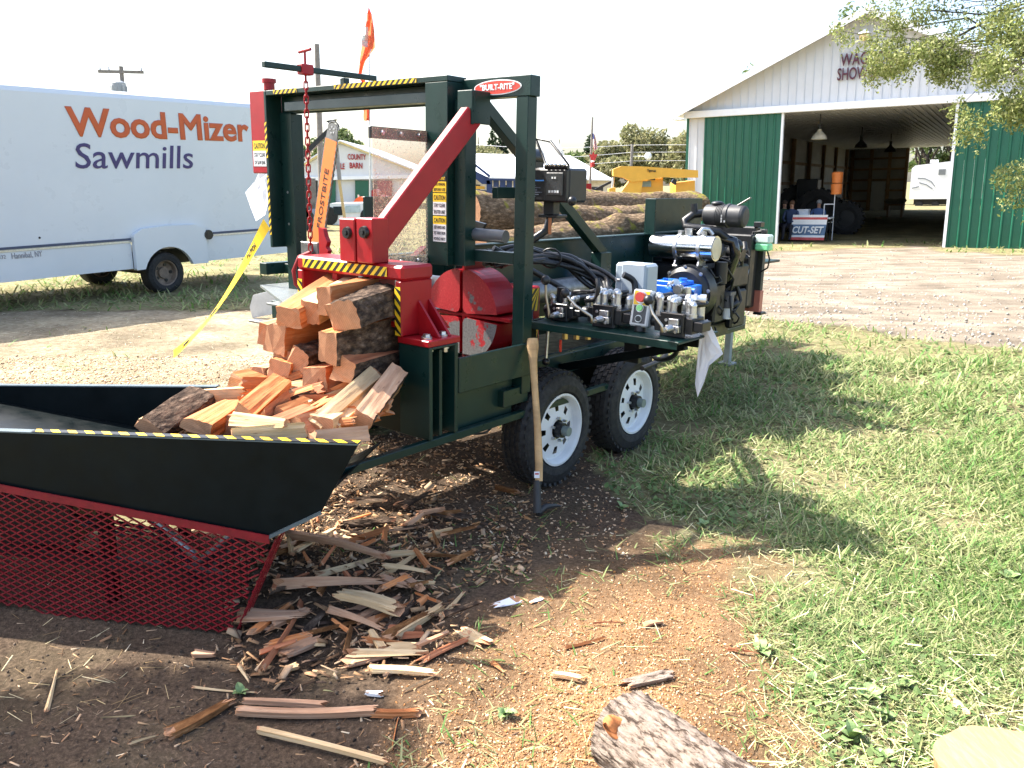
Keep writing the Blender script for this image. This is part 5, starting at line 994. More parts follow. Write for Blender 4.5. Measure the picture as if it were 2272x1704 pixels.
# --- clear shield beside the splitter
bx('shield_strip', BLACK, (-.85, -.451), (-.645, -.625), (1.905, 1.962)); bx('shield_strip', BLACK, (-.83, -.20), (-.645, -.625), (1.262, 1.312))
mb = MB(); mb.box(L(-.845, -.623, 1.268), L(-.46, -.617, 1.958)); mb.build('clear_shield', PLEXI, proc)
bolts('bolt', STEEL, [L(s, -.617, 1.934) for s in (-.78, -.65, -.52)]+[L(s, -.617, 1.287) for s in (-.78, -.66, -.53)], OUT, .010); bolts('bolt', STEEL, [L(s, -.625, 1.287) for s in (-.44, -.36)], OUT, .009)
# --- brace, log trough, deck
part('brace', GREEN, lambda mb: mb.beam(L(-.22, -.47, 2.135), L(1.09, -.47, 1.25), .06, .065)); bx('brace_foot', GREEN, (1.0, 1.13), (-.50, -.42), (.72, 1.262))
def f(mb): mb.box(L(-.20, -.66, .98), L(3.9, -.64, 1.34)); mb.box(L(-.20, -.67, 1.34), L(3.9, -.60, 1.352))
part('log_trough_wall', GREEN, f)
part('log_trough_wall', GREEN, lambda mb: mb.box(L(-.20, -1.76, .98), L(4.9, -1.74, 1.20))); bx('log_trough_floor', GREEN, (-.20, 4.9), (-1.74, -.66), (.96, .985))
bx('deck_rail', GREEN, (-.25, 4.9), (-2.45, -2.37), (1.05, 1.13)); bx('deck_rail', GREEN, (-.1, -.02), (-2.37, -1.76), (1.05, 1.12)); bx('deck_rail', GREEN, (3.6, 3.68), (-2.37, -1.76), (1.05, 1.12))
for s_ in (.2, 3.9): bx('deck_leg', GREEN, (s_, s_+.08), (-2.44, -2.38), (.02, 1.05))
bx('stop_plate', GREEN, (1.97, 2.93), (-.655, -.642), (1.355, 1.612)); bx('stop_flange', GREEN, (1.962, 1.985), (-.64, -.56), (.98, 1.612))
bx('side_plate', GREEN, (.05, .42), (-1.70, -1.68), (1.42, 1.60))
bx('frame_rail', GREEN, (-.24, 3.05), (-.33, -.24), (.575, .695)); bx('frame_rail', GREEN, (-.24, 3.9), (-1.78, -1.69), (.575, .695))
for s_ in (-.2, 1.3, 2.85): bx('cross_member', GREEN, (s_, s_+.09), (-1.69, -.33), (.58, .66))
for s_ in (.4, 1.6, 2.9): bx('trough_support', GREEN, (s_, s_+.07), (-.70, -.64), (.66, .98))
bx('support_leg', BLACKP, (-.145, -.085), (-.20, -.14), (.60, .94))
bx('wing_plate', paint('dusty_plate', (.10, .12, .12), .45, var=.3, scale=20, dirt=((.45, .40, .33), .55)), (-.80, -.50), (-1.62, -1.36), (.97, .984)); bx('wing_leg', GREEN, (-.72, -.66), (-1.68, -1.60), (.05, .985)); part('wing_plate', MATS['dusty_plate'], lambda mb: mb.prism([L(*q, .985) for q in ((-.384, -2.263), (-.035, -2.254), (-.30, -1.36), (-.839, -1.371))], (0, 0, .015))); bx('wing_bracket', WORNSTEEL, (-.78, -.72), (-1.84, -1.69), (.84, .855))
# --- valve shelf
bx('shelf', GREEN, (-.165, .29), (-.17, .77), (.952, .966), bev=.004); sh_ = bx('shelf_lip', GREEN, (-.17, -.1652), (-.12, .765), (.928, .968)); bx('shelf_arm', BLACKP, (.02, .08), (-.24, .60), (.90, .951)); bx('shelf_arm', BLACKP, (.20, .26), (-.24, .70), (.88, .951))
part('knee_brace', BLACKP, lambda mb: mb.beam(L(.22, .62, .88), L(.30, -.23, .62), .04, .05))
def fitting(mb, base, out, up=.06, r=.016, mi=0):
    """elbow with hex collars: up from base, then sideways"""
    base = Vector(base); out = Vector(out); k = base+Vector((0, 0, up)); mb.cyl(base, base+Vector((0, 0, .018)), r*1.35, n=6, mi=mi, sm=False); mb.cyl(base, k, r, n=10, mi=mi); mb.sphere(k, r*1.15, 8, mi); e = k+out; mb.cyl(k, e, r, n=10, mi=mi); d = out.normalized(); mb.cyl(k+d*(out.length*.45), k+d*(out.length*.7), r*1.4, n=6, mi=mi, sm=False); mb.cyl(e, e+d*.03, r*1.25, n=12, mi=mi); return e
def valve(s, n, kx, lever, size=1.0, nf=4, seed=0):
    rr = random.Random(seed); z0 = .967; B = Vector(L(s, n, z0)); k = size
    def f(mb): mb.box(B+Vector((-.06*k, -.11*k, .02)), B+Vector((.07*k, .10*k, .10*k))); mb.box(B+Vector((-.05*k, -.16*k, .035)), B+Vector((.05*k, -.11*k, .085*k))); mb.box(B+Vector((-.075*k, -.07*k, .0)), B+Vector((-.045*k, .06*k, .12*k))); mb.cyl(B+Vector((.0, .10*k, .06*k)), B+Vector((.0, .16*k, .06*k)), .03*k, n=12)
    v = part('control_valve', BLACK, f, bev=.004)
    part('spool_cap', STEEL, lambda mb: (mb.box(B+Vector((-.105*k, -.06*k, .028)), B+Vector((-.076*k, .015*k, .062*k))), mb.box(B+Vector((-.095*k, -.05*k, .062*k)), B+Vector((-.076*k, .005*k, .095*k))), mb.cyl(B+Vector((-.17*k, -.02*k, .05*k)), B+Vector((-.115*k, -.02*k, .05*k)), .014, .02, 10), [mb.cyl(B+Vector((-.12*k, a, b)), B+Vector((-.115*k, a, b)), .008, n=6) for a in (-.05*k, .005) for b in (.035, .09*k)]), v)
    ends = []
    for i in range(nf):
        m = MB(); p = B+Vector((rr.uniform(-.04, .05)*k, (-.09+.18*i/max(1, nf-1))*k, .10*k)); ang = rr.choice((.3, .9, 2.4, 2.9)); e = fitting(m, p, Vector((abs(math.cos(ang))*.05*k, math.sin(ang)*.03, 0)), rr.uniform(.04, .09)*k, .017*k); m.build('fitting', STEEL, v); ends.append(e)
    if lever:
        a = B+Vector((-.17*k, -.02*k, .05*k)); t = L(*lever)
        b = a+Vector((-.03, 0, -.005)); c = b+(t-b)*.18+Vector((.0, 0, 0)); part('lever', paint('lever_steel', (.50, .45, .36), .35, metal=.9), lambda mb: mb.tube([a, b, b+Vector((-.004, 0, .03)), b.lerp(t, .55)+Vector((.004, .01, 0)), t], .0075, 8), v, bev=0); part('knob', BLACK, lambda mb: mb.sphere(t, .025, 14, 0, (1, 1, 1.08)), v, bev=0)
    return ends
ends = []
ends += valve(.02, -.03, 0, (-.16, -.035, 1.20), .8, 3, 1); ends += valve(.02, .26, 0, (-.17, .10, 1.143), 1.0, 6, 2); ends += valve(.02, .665, 0, (-.15, .585, 1.152), 1.0, 6, 3)
part('valve_block', BLACK, lambda mb: (mb.box(L(.0, -.15, .967), L(.12, .0, 1.02)), mb.cyl(L(.06, -.08, 1.02), L(.06, -.08, 1.14), .028)))
part('hydraulic_elbow', STEEL, lambda mb: fitting(mb, L(.10, .08, 1.0), L(.07, .03, 0), .08, .022), bev=0); part('hydraulic_elbow', STEEL, lambda mb: (fitting(mb, L(.06, .70, 1.05), L(.02, .05, 0), .1, .022), mb.cyl(L(.10, .745, 1.16), L(.10, .745, 1.02), .024, n=12)), bev=0)
# under-shelf lever and shut-off
part('under_lever', STEEL, lambda mb: (mb.cyl(L(-.03, -.1, .925), L(-.045, -.1, .74), .008, n=8), mb.sphere(L(-.03, -.1, .915), .018, 8)), bev=0); part('knob', BLACK, lambda mb: mb.sphere(L(-.045, -.1, .728), .023, 12), bev=0)
bx('red_tag', REDB, (.02, .03), (-.06, -.045), (.78, .85)); part('brass_fitting', BRASS, lambda mb: [mb.cyl(L(.02+.04*i, -.02+.05*i, .925), L(.02+.04*i, -.02+.05*i, .86), .018, n=6, sm=False) for i in range(3)], bev=0)
# push-button station and grey electrical box
def station():
    c = L(-.03, .475, 1.09); x = Vector((.06, -.99, -.02)).normalized(); y = Vector((.17, .05, .985)); y = (y-x*y.dot(x)).normalized(); z = x.cross(y)
    st = part('button_station', GREYL, lambda mb: mb.ob(c+z*-.028, x*.052, y*.095, z*.028), bev=.008)
    part('button_face', [YELLOW, paint('dark_face', (.05, .05, .055), .4)], lambda mb: (mb.ob(c+z*.001+y*.052, x*.042, y*.036, z*.001, 0), mb.ob(c+z*.001-y*.033, x*.035, y*.045, z*.001, 1)), st, bev=0)
    for k, m, r_, h_ in ((.055, REDB, .026, .03), (.0, GREENB, .017, .016), (-.055, BLACK, .015, .014)): part('push_button', [m, STEEL], lambda mb: (mb.cyl(c+y*k, c+y*k+z*.008, r_*1.25, n=20, mi=1), mb.cyl(c+y*k+z*.008, c+y*k+z*h_, r_, r_*.95, 20)), st, bev=0)
    part('station_foot', BLACK, lambda mb: mb.cyl(c-y*.09-z*.03, L(-.02, .475, .967), .03, n=14), bev=0)
station()
eb = bx('electrical_box', GREYP, (.33, .47), (.095, .30), (1.03, 1.275), bev=.014); bx('box_door', GREYP, (.31, .329), (.15, .303), (1.035, 1.28), eb, bev=.008); bx('box_latch', STEEL, (.322, .332), (.112, .135), (1.17, 1.185), eb); bx('box_stand', BLACK, (.38, .42), (.15, .25), (.70, 1.03))
part('thin_cable', BLACK, lambda mb: mb.tube([L(.32, .10, 1.17), L(.31, .085, 1.14), L(.30, .09, 1.10), L(.31, .11, 1.08)], .003, 6), bev=0)
# hoses: a bundle from behind the post down to the valves
def hose(pts, r, mat=HOSE):
    P = [Vector(p) for p in pts]; out = []
    for i in range(len(P)-1):
        a, b, c, d = P[max(i-1, 0)], P[i], P[i+1], P[min(i+2, len(P)-1)]
        for k in range(6):
            t = k/6; out.append(.5*((2*b)+(-a+c)*t+(2*a-5*b+4*c-d)*t*t+(-a+3*b-3*c+d)*t**3))
    out.append(P[-1]); mb = MB(); mb.tube(out, r, 8); mb.build('hydraulic_hose', mat, proc)
rr = random.Random(9)
for i in range(17):
    j = lambda a: rr.uniform(-a, a); e = ends[i % len(ends)]
    hose([L(-.20+j(.04), -.36+j(.08), 1.30+j(.05)), L(.05, -.30+j(.05), 1.31+j(.04)), L(.30+j(.04), -.20+j(.05), 1.255+j(.04)), L(.42+j(.05), -.05+j(.05), 1.15+j(.04)), L(.30+j(.05), .02+i*.012, 1.09+j(.03)), e+Vector((.10, 0, .0)), e], rr.choice((.011, .013, .015)))
hose([L(-.28, -.30, 1.36), L(.0, -.18, 1.20), L(.14, -.08, 1.10), L(.1, .0, 1.05)], .016); hose([L(.05, .02, 1.08), L(.06, -.0, 1.12), L(.04, .12, 1.135), L(.02, .17, 1.15)], .012); hose([L(-.0, .12, 1.09), L(-.01, .19, 1.11), L(-.02, .21, 1.17), L(-.01, .195, 1.215)], .013)
hose([L(.25, .20, 1.22), L(.30, .24, 1.18), L(.28, .255, 1.10), L(.2, .24, 1.04)], .018); hose([L(-.1, -.16, 1.02), L(-.12, -.14, .97), L(-.1, -.08, .985)], .004); hose([L(.3, .5, .93), L(.35, .5, .80), L(.5, .3, .72), L(.9, .0, .74)], .014); hose([L(.7, .1, .60), L(1.1, .05, .62), L(1.5, -.2, .72)], .016)
for i, (n0, z0) in enumerate(((-.40, .74), (-.42, .70))): hose([L(-.83, -.08, .49), L(-.6, -.06, .45), L(-.35, -.2, .50), L(.2, n0, .55)], .006)
part('hose_tie', BLACK, lambda mb: mb.tube([L(.17+.06*math.cos(t)*.3, -.24+.06*math.cos(t), 1.285+.055*math.sin(t)) for t in np.linspace(0, 2*math.pi, 16, endpoint=False)], .006, 6, closed=True), bev=0)
part('conduit', paint('conduit_grey', (.09, .10, .11), .5), lambda mb: mb.tube([L(-.36, -.62, 1.44), L(-.32, -.52, 1.43), L(-.30, -.2, 1.425)], .035, 10), bev=0)
# --- engine control panel
def cpanel():
    c0, c1 = L(-.02, -.26, 1.605), L(.16, .0, 1.785)
    p = part('control_panel', BLACK, lambda mb: mb.box(c0, c1), bev=.012)
    part('panel_front', [BLACK, paint('dial_face', (.03, .035, .04), .25)], lambda mb: (mb.box(L(-.045, -.145, 1.612), L(-.0205, .0, 1.775)), mb.ob(L(-.048, -.075, 1.70), (.003, 0, 0), (0, .055, 0), (0, 0, .06), 1)), p, bev=.012)
    part('indicator', LABELW, lambda mb: [mb.box(L(-.054, -.11+.018*i, 1.655), L(-.0512, -.098+.018*i, 1.668)) for i in range(4)]+[mb.box(L(-.054, -.092+.018*i, 1.728), L(-.0512, -.082+.018*i, 1.738)) for i in range(2)], p, bev=0)
    part('blue_line', paint('panel_blue', (.08, .30, .75), .4), lambda mb: mb.box(L(-.0225, -.25, 1.715), L(-.0203, -.165, 1.722)), p, bev=0)
    part('print_lines', paint('panel_print', (.12, .14, .18), .5), lambda mb: [mb.box(L(-.022, -.25, 1.63+.012*i), L(-.0203, -.25+.03+.055*((i*7) % 5)/5, 1.634+.012*i)) for i in range(6)], p, bev=0)
    a, b, c, d = L(-.03, -.15, 1.805), L(-.03, .0, 1.80), L(.03, -.115, 1.925), L(.03, -.265, 1.94)
    part('hood_frame', BLACK, lambda mb: (mb.tube([a, b, c+Vector((.0, .05, .0)), d], .008, 8, closed=True), mb.tube([L(-.03, -.15, 1.79), L(-.03, .0, 1.79)], .014, 8)), p, bev=0); mb = MB(); mb.prism([a, b, c, d], (.004, 0, .002)); mb.build('hood_glass', HOODG, p)
    part('panel_bracket', BLACK, lambda mb: (mb.box(L(.02, -.34, 1.62), L(.10, -.255, 1.86)), mb.cyl(L(.0, -.30, 1.84), L(.1, -.30, 1.84), .05, n=14)), p); part('panel_stem', BLACK, lambda mb: (mb.box(L(.04, -.21, 1.535), L(.10, -.14, 1.605)), mb.box(L(.02, -.23, 1.52), L(.12, -.10, 1.536)), mb.tube([L(.06, -.17, 1.53), L(.05, -.19, 1.45), L(.0, -.24, 1.40), L(-.06, -.30, 1.36)], .022, 8)), p)
    part('stem_strip', paint('strip_orange', (.45, .16, .06), .5), lambda mb: mb.box(L(.03, -.165, 1.43), L(.034, -.145, 1.52)), p, bev=0); part('knob', BLACK, lambda mb: mb.sphere(L(-.03, .03, 1.615), .026, 10), p, bev=0)
    for i in range(5): part('toggle', CHROME, lambda mb: mb.sphere(L(-.045, -.135+.028*i, 1.80), .010, 8), p, bev=0)
cpanel(); bx('panel_arm', GREEN, (-.25, .06), (-.34, -.30), (1.62, 1.68)); bx('red_latch', RED, (.35, .48), (-.62, -.59), (1.40, 1.43))
# --- engine
bx('engine_platform', GREEN, (1.45, 3.05), (-1.0, -.22), (.525, .56)); bx('platform_edge', GREYL if False else paint('platform_grey', (.20, .20, .19), .5), (2.45, 3.05), (-.232, -.219), (.56, .64))
eng = bx('engine', BLACK, (1.98, 2.62), (-.62, -.14), (.66, 1.14), bev=.03)
part('flywheel_housing', BLACK, lambda mb: (mb.cyl(L(1.98, -.22, .94), L(1.86, -.22, .94), .205, n=36), mb.cyl(L(1.86, -.22, .94), L(1.83, -.22, .94), .19, .16, n=36)), eng)
bolts('housing_bolt', STEEL, [L(1.855, -.22+.19*math.cos(t), .94+.19*math.sin(t)) for t in np.linspace(.15, 6.0, 9)], FWD, .011, .012, eng)
part('hydraulic_pump', BLUE, lambda mb: (mb.box(L(1.58, -.35, .90), L(1.83, -.07, 1.015)), mb.box(L(1.60, -.33, 1.0151), L(1.80, -.12, 1.045)), mb.cyl(L(1.70, -.16, 1.045), L(1.70, -.16, 1.065), .03, n=8), mb.cyl(L(1.64, -.27, 1.045), L(1.64, -.27, 1.06), .02, n=8), mb.cyl(L(1.58, -.20, .95), L(1.50, -.20, .95), .06), [mb.cyl(L(1.66, -.07, z), L(1.66, -.04, z), .022, n=8) for z in (.93, .985)]), eng, bev=.006)
part('pump_fitting', STEEL, lambda mb: (fitting(mb, L(1.58, -.20, .97), L(-.03, .05, .02), .05, .02), fitting(mb, L(1.55, -.10, .93), L(-.08, .02, 0), .08, .024), mb.cyl(L(1.55, -.05, 1.02), L(1.55, -.05, .85), .03, n=10)), eng, bev=0)
def f(mb): mb.cyl(L(2.0, -.575, 1.256), L(2.0, -.06, 1.266), .092, n=32); mb.cyl(L(2.0, -.06, 1.266), L(2.0, -.055, 1.266), .08, n=28, mi=1)
part('muffler', [CHROME, paint('pale_steel', (.62, .60, .52), .4, metal=.7)], f, eng, bev=0)
for n_ in (-.355, -.165):
    part('muffler_clamp', STEEL, lambda mb: (mb.lathe([(-.012, .094), (-.012, .101), (.012, .101), (.012, .094)], L(2.0, n_, 1.26), (0, 1, 0), 28), mb.box(L(1.985, n_-.015, 1.355), L(2.015, n_+.015, 1.385))), eng, bev=0)
    part('muffler_bracket', STEEL, lambda mb: (mb.box(L(1.93, n_-.02, 1.115), L(2.07, n_+.02, 1.13)), mb.prism([L(1.93, n_, 1.13), L(2.07, n_, 1.13), L(2.05, n_, 1.17), L(1.95, n_, 1.17)], (0, .012, 0))), eng)
part('exhaust_stub', STEEL, lambda mb: (mb.cyl(L(2.02, -.30, 1.34), L(2.02, -.30, 1.40), .03), mb.tube([L(2.02, -.22, 1.36), L(2.04, -.2, 1.40), L(2.1, -.18, 1.40), L(2.12, -.15, 1.36)], .016, 8)), eng, bev=0)
def f(mb):
    a, b = L(2.25, -.285, 1.50), L(2.25, .045, 1.495); d = (b-a); prof = [(0, 0), (0, .06), (.012, .075), (.10, .080)]
    for i in range(5): prof += [(.105+i*.012, .080), (.107+i*.012, .084), (.113+i*.012, .084), (.115+i*.012, .080)]
    prof += [(.18, .08), (.182, .09), (.20, .09), (.205, .083), (.30, .083), (.318, .078), (.328, .06), (.33, 0)]; mb.lathe(prof, a, d, 28)
part('air_cleaner', paint('air_cleaner_black', (.028, .029, .032), .5, var=.15), f, eng, bev=0)
part('cleaner_clip', STEEL, lambda mb: [mb.box(L(2.165, n_, 1.45+.02*k), L(2.172, n_+.012, 1.466+.02*k)) for n_ in (-.12, -.095) for k in range(3)], eng, bev=0); part('cleaner_cap', BLACK, lambda mb: mb.sphere(L(2.25, -.19, 1.585), .05, 12, 0, (1, 1, .4)), eng, bev=0); part('rain_flap', BLACK, lambda mb: mb.beam(L(2.25, -.03, 1.575), L(2.27, .06, 1.635), .05, .008), eng)
part('intake_pipe', BLACK, lambda mb: (mb.tube([L(2.25, -.29, 1.51), L(2.2, -.36, 1.50), L(2.15, -.41, 1.45), L(2.12, -.38, 1.41), L(2.12, -.26, 1.40), L(2.15, -.12, 1.38), L(2.25, -.05, 1.30)], .03, 12), mb.cyl(L(2.2, -.35, 1.50), L(2.2, -.36, 1.58), .025)), eng, bev=0)
part('cylinder_head', BLACK, lambda mb: (mb.box(L(2.05, -.55, 1.14), L(2.6, -.2, 1.24)), [mb.cyl(L(2.1+.12*i, -.3, 1.24), L(2.1+.12*i, -.3, 1.30), .03) for i in range(4)]), eng, bev=.02)
rr = random.Random(5)
for i in range(14):
    a = L(2.05+rr.random()*.5, -.13, .75+rr.random()*.45); b = a+Vector((rr.uniform(-.15, .15), rr.uniform(-.06, .02), rr.uniform(-.2, .2))); mid = (a+b)/2+Vector((0, -rr.uniform(.03, .09), 0)); part('engine_pipe', rr.choice((BLACK, HOSE, BLACKP)), lambda mb: mb.tube([a, (a+mid)/2+Vector((0, -.02, 0)), mid, (b+mid)/2+Vector((0, -.02, 0)), b], rr.choice((.008, .014, .022)), 7), eng, bev=0)
for i in range(10): part('engine_bolt', STEEL, lambda mb: mb.sphere(L(2.02+rr.random()*.6, -.135+rr.random()*.03, .72+rr.random()*.55), .010, 6), eng, bev=0)
part('side_cover', BLACK, lambda mb: (mb.box(L(2.05, -.14, .70), L(2.22, -.06, 1.0)), mb.box(L(2.3, -.14, .95), L(2.62, -.05, 1.12)), mb.cyl(L(2.15, -.08, 1.0), L(2.15, -.08, 1.16), .05), mb.box(L(2.4, -.13, .62), L(2.66, -.07, .92))), eng, bev=.015)
for i in range(16):
    a = L(2.0+rr.random()*.65, -.05-rr.random()*.05, .66+rr.random()*.6); b = a+Vector((rr.uniform(-.2, .2), rr.uniform(-.02, .04), rr.uniform(-.25, .25))); mid = (a+b)/2+Vector((rr.uniform(-.05, .05), -rr.uniform(.01, .05), rr.uniform(-.05, .05))); part('engine_hose', HOSE, lambda mb: mb.tube([a, (a+mid)/2, mid, (b+mid)/2, b], rr.choice((.006, .010, .015)), 7), eng, bev=0)
part('alternator', BLACK, lambda mb: (mb.cyl(L(2.45, -.16, 1.05), L(2.62, -.16, 1.05), .07, n=18), mb.cyl(L(2.40, -.14, 1.22), L(2.40, -.02, 1.20), .05, n=14), mb.sphere(L(2.35, -.06, 1.27), .055, 12)), eng, bev=.01)
part('turbo_pipe', paint('glossy_black', (.008, .009, .012), .12, coat=.5), lambda mb: mb.tube([L(2.2, -.12, 1.33), L(2.24, -.04, 1.31), L(2.26, -.02, 1.22), L(2.28, -.06, 1.12), L(2.3, -.10, 1.02)], .042, 12), eng, bev=0)
part('fan_blade', paint('fan_blue', (.02, .06, .12), .4), lambda mb: [mb.prism([L(2.70, -.30+.03*math.cos(t), 1.05+.03*math.sin(t)), L(2.68, -.30+.22*math.cos(t-.2), 1.05+.22*math.sin(t-.2)), L(2.72, -.30+.22*math.cos(t+.25), 1.05+.22*math.sin(t+.25))], (.006, 0, 0)) for t in np.linspace(0, 5.4, 7)], eng, bev=0)
part('radiator', BLACK, lambda mb: (mb.box(L(2.80, -.62, .74), L(2.90, -.10, 1.40)), mb.box(L(2.70, -.64, .76), L(2.80, -.085, 1.34))), eng, bev=.01); bx('radiator_shroud', PINK, (2.905, 2.97), (-.64, -.055), (.70, .88), eng); bx('radiator_side', paint('radiator_dark', (.035, .036, .03), .5), (2.905, 2.96), (-.64, -.06), (.882, 1.38), eng); bx('shroud_foot', BLACK, (2.89, 3.0), (-.10, -.03), (.68, .70), eng)
part('coolant_bottle', [paint('bottle_plastic', (.62, .74, .68), .35), paint('coolant_green', (.22, .68, .34), .3), BLACK], lambda mb: (mb.box(L(2.76, -.085, 1.275), L(2.86, .035, 1.345), 0), mb.box(L(2.76, -.085, 1.215), L(2.86, .035, 1.2749), 1), mb.cyl(L(2.81, -.03, 1.345), L(2.81, -.03, 1.372), .022, n=12, mi=2)), eng, bev=.012)
part('overflow_hose', BLACK, lambda mb: (mb.tube([L(2.81, .01, 1.215), L(2.82, .03, 1.15), L(2.82, .02, 1.08), L(2.82, -.04, 1.04)], .007, 6), mb.tube([L(2.81, -.05, 1.37), L(2.8, -.12, 1.36), L(2.8, -.14, 1.2)], .007, 6)), eng, bev=0); bx('radiator_cap', BLACK, (2.80, 2.88), (-.12, -.06), (1.40, 1.44), eng)
part('fuel_filter', [paint('filter_grey', (.10, .10, .11), .4), WHITEP], lambda mb: (mb.cyl(L(2.30, -.07, .90), L(2.30, -.07, .80), .045, n=16), mb.cyl(L(2.30, -.07, .80), L(2.30, -.07, .715), .038, n=16, mi=1), mb.box(L(2.25, -.12, .90), L(2.35, -.03, .925))), eng, bev=0)
part('filter_hose', BLACK, lambda mb: mb.tube([L(2.27, -.04, .90), L(2.25, -.02, .82), L(2.27, -.02, .74), L(2.31, -.02, .71)], .009, 6), eng, bev=0); bx('engine_mount', BLACK, (2.1, 2.55), (-.6, -.16), (.56, .66), eng); bx('mount_plate', BLACK, (1.95, 2.0), (-.25, -.15), (.56, .9), eng)
# --- running gear
def wheel(s, near=True):
    Rt, W = .338, .205; sgn = -1 if near else 1
    ty = MB(); prof = [(.03, .205), (.0, .225), (-.004, .262), (.012, .305), (.030, .328), (.045, Rt), (W-.045, Rt), (W-.03, .328), (W-.012, .305), (W, .26), (W-.02, .205)]; ty.lathe(prof, (0, 0, 0), (0, 1, 0), 56)
    for k in range(40):
        for j in range(4):
            A_ = 2*math.pi*(k+.5*(j % 2))/40; y0 = .042+.122*j/3.6; c_, s_ = math.cos(A_), math.sin(A_)
            ty.ob((c_*(Rt+.001), y0+.016, s_*(Rt+.001)), (c_*.0045, 0, s_*.0045), (.004, .0135, 0), (-s_*.019, 0, c_*.019))
        c_, s_ = math.cos(2*math.pi*k/40), math.sin(2*math.pi*k/40); ty.ob((c_*.322, .020, s_*.322), (c_*.010, -.004, s_*.010), (0, .003, 0), (-s_*.012, 0, c_*.012))
    rm = MB(); rm.lathe([(.02, .208), (.006, .212), (.004, .200), (.02, .190), (.05, .180), (.052, .172)], (0, 0, 0), (0, 1, 0), 48)
    n = 96; yy = lambda r: .052-.022*(1-(r/.172))*1.6 if r > .075 else .030
    rings = [.172, .150, .106, .075, .056]
    for a in range(len(rings)-1):
        for i in range(n):
            ang = (i % 12)/12; 
            if a == 1 and 3 <= (i % 12) <= 8 and True: 
                if 4 <= (i % 12) <= 7: continue
            P = lambda r, k: (r*math.cos(2*math.pi*k/n), yy(r), r*math.sin(2*math.pi*k/n)); rm.add([P(rings[a], i), P(rings[a], i+1), P(rings[a+1], i+1), P(rings[a+1], i)], [(0, 3, 2, 1)], 0, True)
    rm.lathe([(.12, .172), (.07, .178), (.05, .172)], (0, 0, 0), (0, 1, 0), 32)
    o = rm.build('wheel', RIMW, proc); o.location = L(s, -.005 if near else -1.82, Rt-.003)
    if not near: o.rotation_euler = (0, 0, math.pi)
    o.rotation_euler = (0, s*2.1+.4, o.rotation_euler[2]); ty.build('tyre', RUBBER, o)
    hb = MB(); hb.cyl((0, .06, 0), (0, -.012, 0), .045, .043, 20); hb.cyl((0, -.012, 0), (0, -.05, 0), .030, .027, 18, mi=1); hb.cyl((0, .10, 0), (0, .07, 0), .15, n=24); hb.build('hub', [BLACK, paint('hub_cap_grey', (.16, .20, .19), .35)], o)
    for k in range(6): A_ = 2*math.pi*k/6; m = MB(); m.cyl((math.cos(A_)*.068, .03, math.sin(A_)*.068), (math.cos(A_)*.068, .008, math.sin(A_)*.068), .0095, .008, 6, sm=False); m.build('lug_nut', STEEL, o)
for s_ in (0, .853): wheel(s_); wheel(s_, False)
for s_ in (0, .853): part('axle', BLACK, lambda mb: mb.cyl(L(s_, -.15, .335), L(s_, -1.7, .335), .035, n=10), bev=0)
part('spring_hanger', BLACK, lambda mb: (mb.box(L(.38, -.31, .40), L(.47, -.26, .575)), mb.beam(L(0, -.285, .40), L(.425, -.285, .45), .05, .03), mb.beam(L(.425, -.285, .45), L(.853, -.285, .40), .05, .03)))
def f(mb): mb.box(L(3.86, -.75, .03), L(3.92, -.69, .75)); mb.box(L(3.82, -.79, .005), L(3.96, -.65, .03))
part('jack_leg', paint('jack_grey', (.30, .32, .30), .45), f); bx('tongue', GREEN, (3.06, 3.95), (-.76, -.68), (.56, .66)); 
# --- far side parts seen through the arch
part('infeed_roller', WORNSTEEL, lambda mb: mb.cyl(L(-.15, -1.7, 1.10), L(-.15, -.7, 1.10), .06, n=16), bev=0); part('dark_paddle', BLACK, lambda mb: mb.prism([L(-.02, -.75, 1.38), L(-.02, -.62, 1.40), L(-.02, -.58, 1.47), L(-.02, -.75, 1.50)], (.02, 0, 0)))
# ================================================================ LOGS ON THE DECK
def log(label, p, q, r0, r1, seed, bark=LOGBARK, knots=3, nseg=60, nang=40, name='log', endm=ENDG, rough=.06, bend=.03, ridge=.10, rf=7.6):
    p, q = Vector(p), Vector(q); Lg = (q-p).length; rr = random.Random(seed); mb = MB(); vs_ = []
    kn = [(rr.random(), rr.uniform(0, 6.28), rr.uniform(.15, .3)) for _ in range(knots)]
    for i in range(nseg+1):
        t = i/nseg; r = r0+(r1-r0)*t; cy, cz = bend*Lg*math.sin(t*3.1+seed), bend*Lg*math.sin(t*4.3+seed*2)*.6
        for j in range(nang):
            a = 2*math.pi*j/nang; e = 1+rough*2*(float(vn(t*Lg*7+seed, a*3.2, seed*.7))-.5)+ridge*(abs(float(vn(t*Lg*rf*1.2+3, a*rf+1.2*float(vn(t*Lg*14, a*4, 2)), seed))-.5)*2-.25)+ridge*.6*(float(vn(t*Lg*34, a*22, seed))-.5)
            for kt, ka, kr in kn:
                d2 = ((t-kt)*Lg/.16)**2+(math.remainder(a-ka, 2*math.pi)/.45)**2; e += kr*math.exp(-d2)
            vs_.append((t*Lg, cy+r*e*math.cos(a), cz+r*e*math.sin(a)))
    mb.add(vs_, [(i*nang+j, i*nang+(j+1) % nang, (i+1)*nang+(j+1) % nang, (i+1)*nang+j) for i in range(nseg) for j in range(nang)], 0, True)
    mb.add(vs_[:nang]+vs_[-nang:], [tuple(range(nang-1, -1, -1)), tuple(range(nang, 2*nang))], 1)
    o = mb.build(name, [bark, endm], None); o.matrix_world = axes(p, q-p, (0.02, .1, 1)); return tag(o, label, 'log')
log('big mossy log lying highest on the deck behind the control panel', mw(.84, -1.5, 1.475), mw(4.3, -1.55, 1.44), .17, .165, 3, rough=.04, ridge=.05)
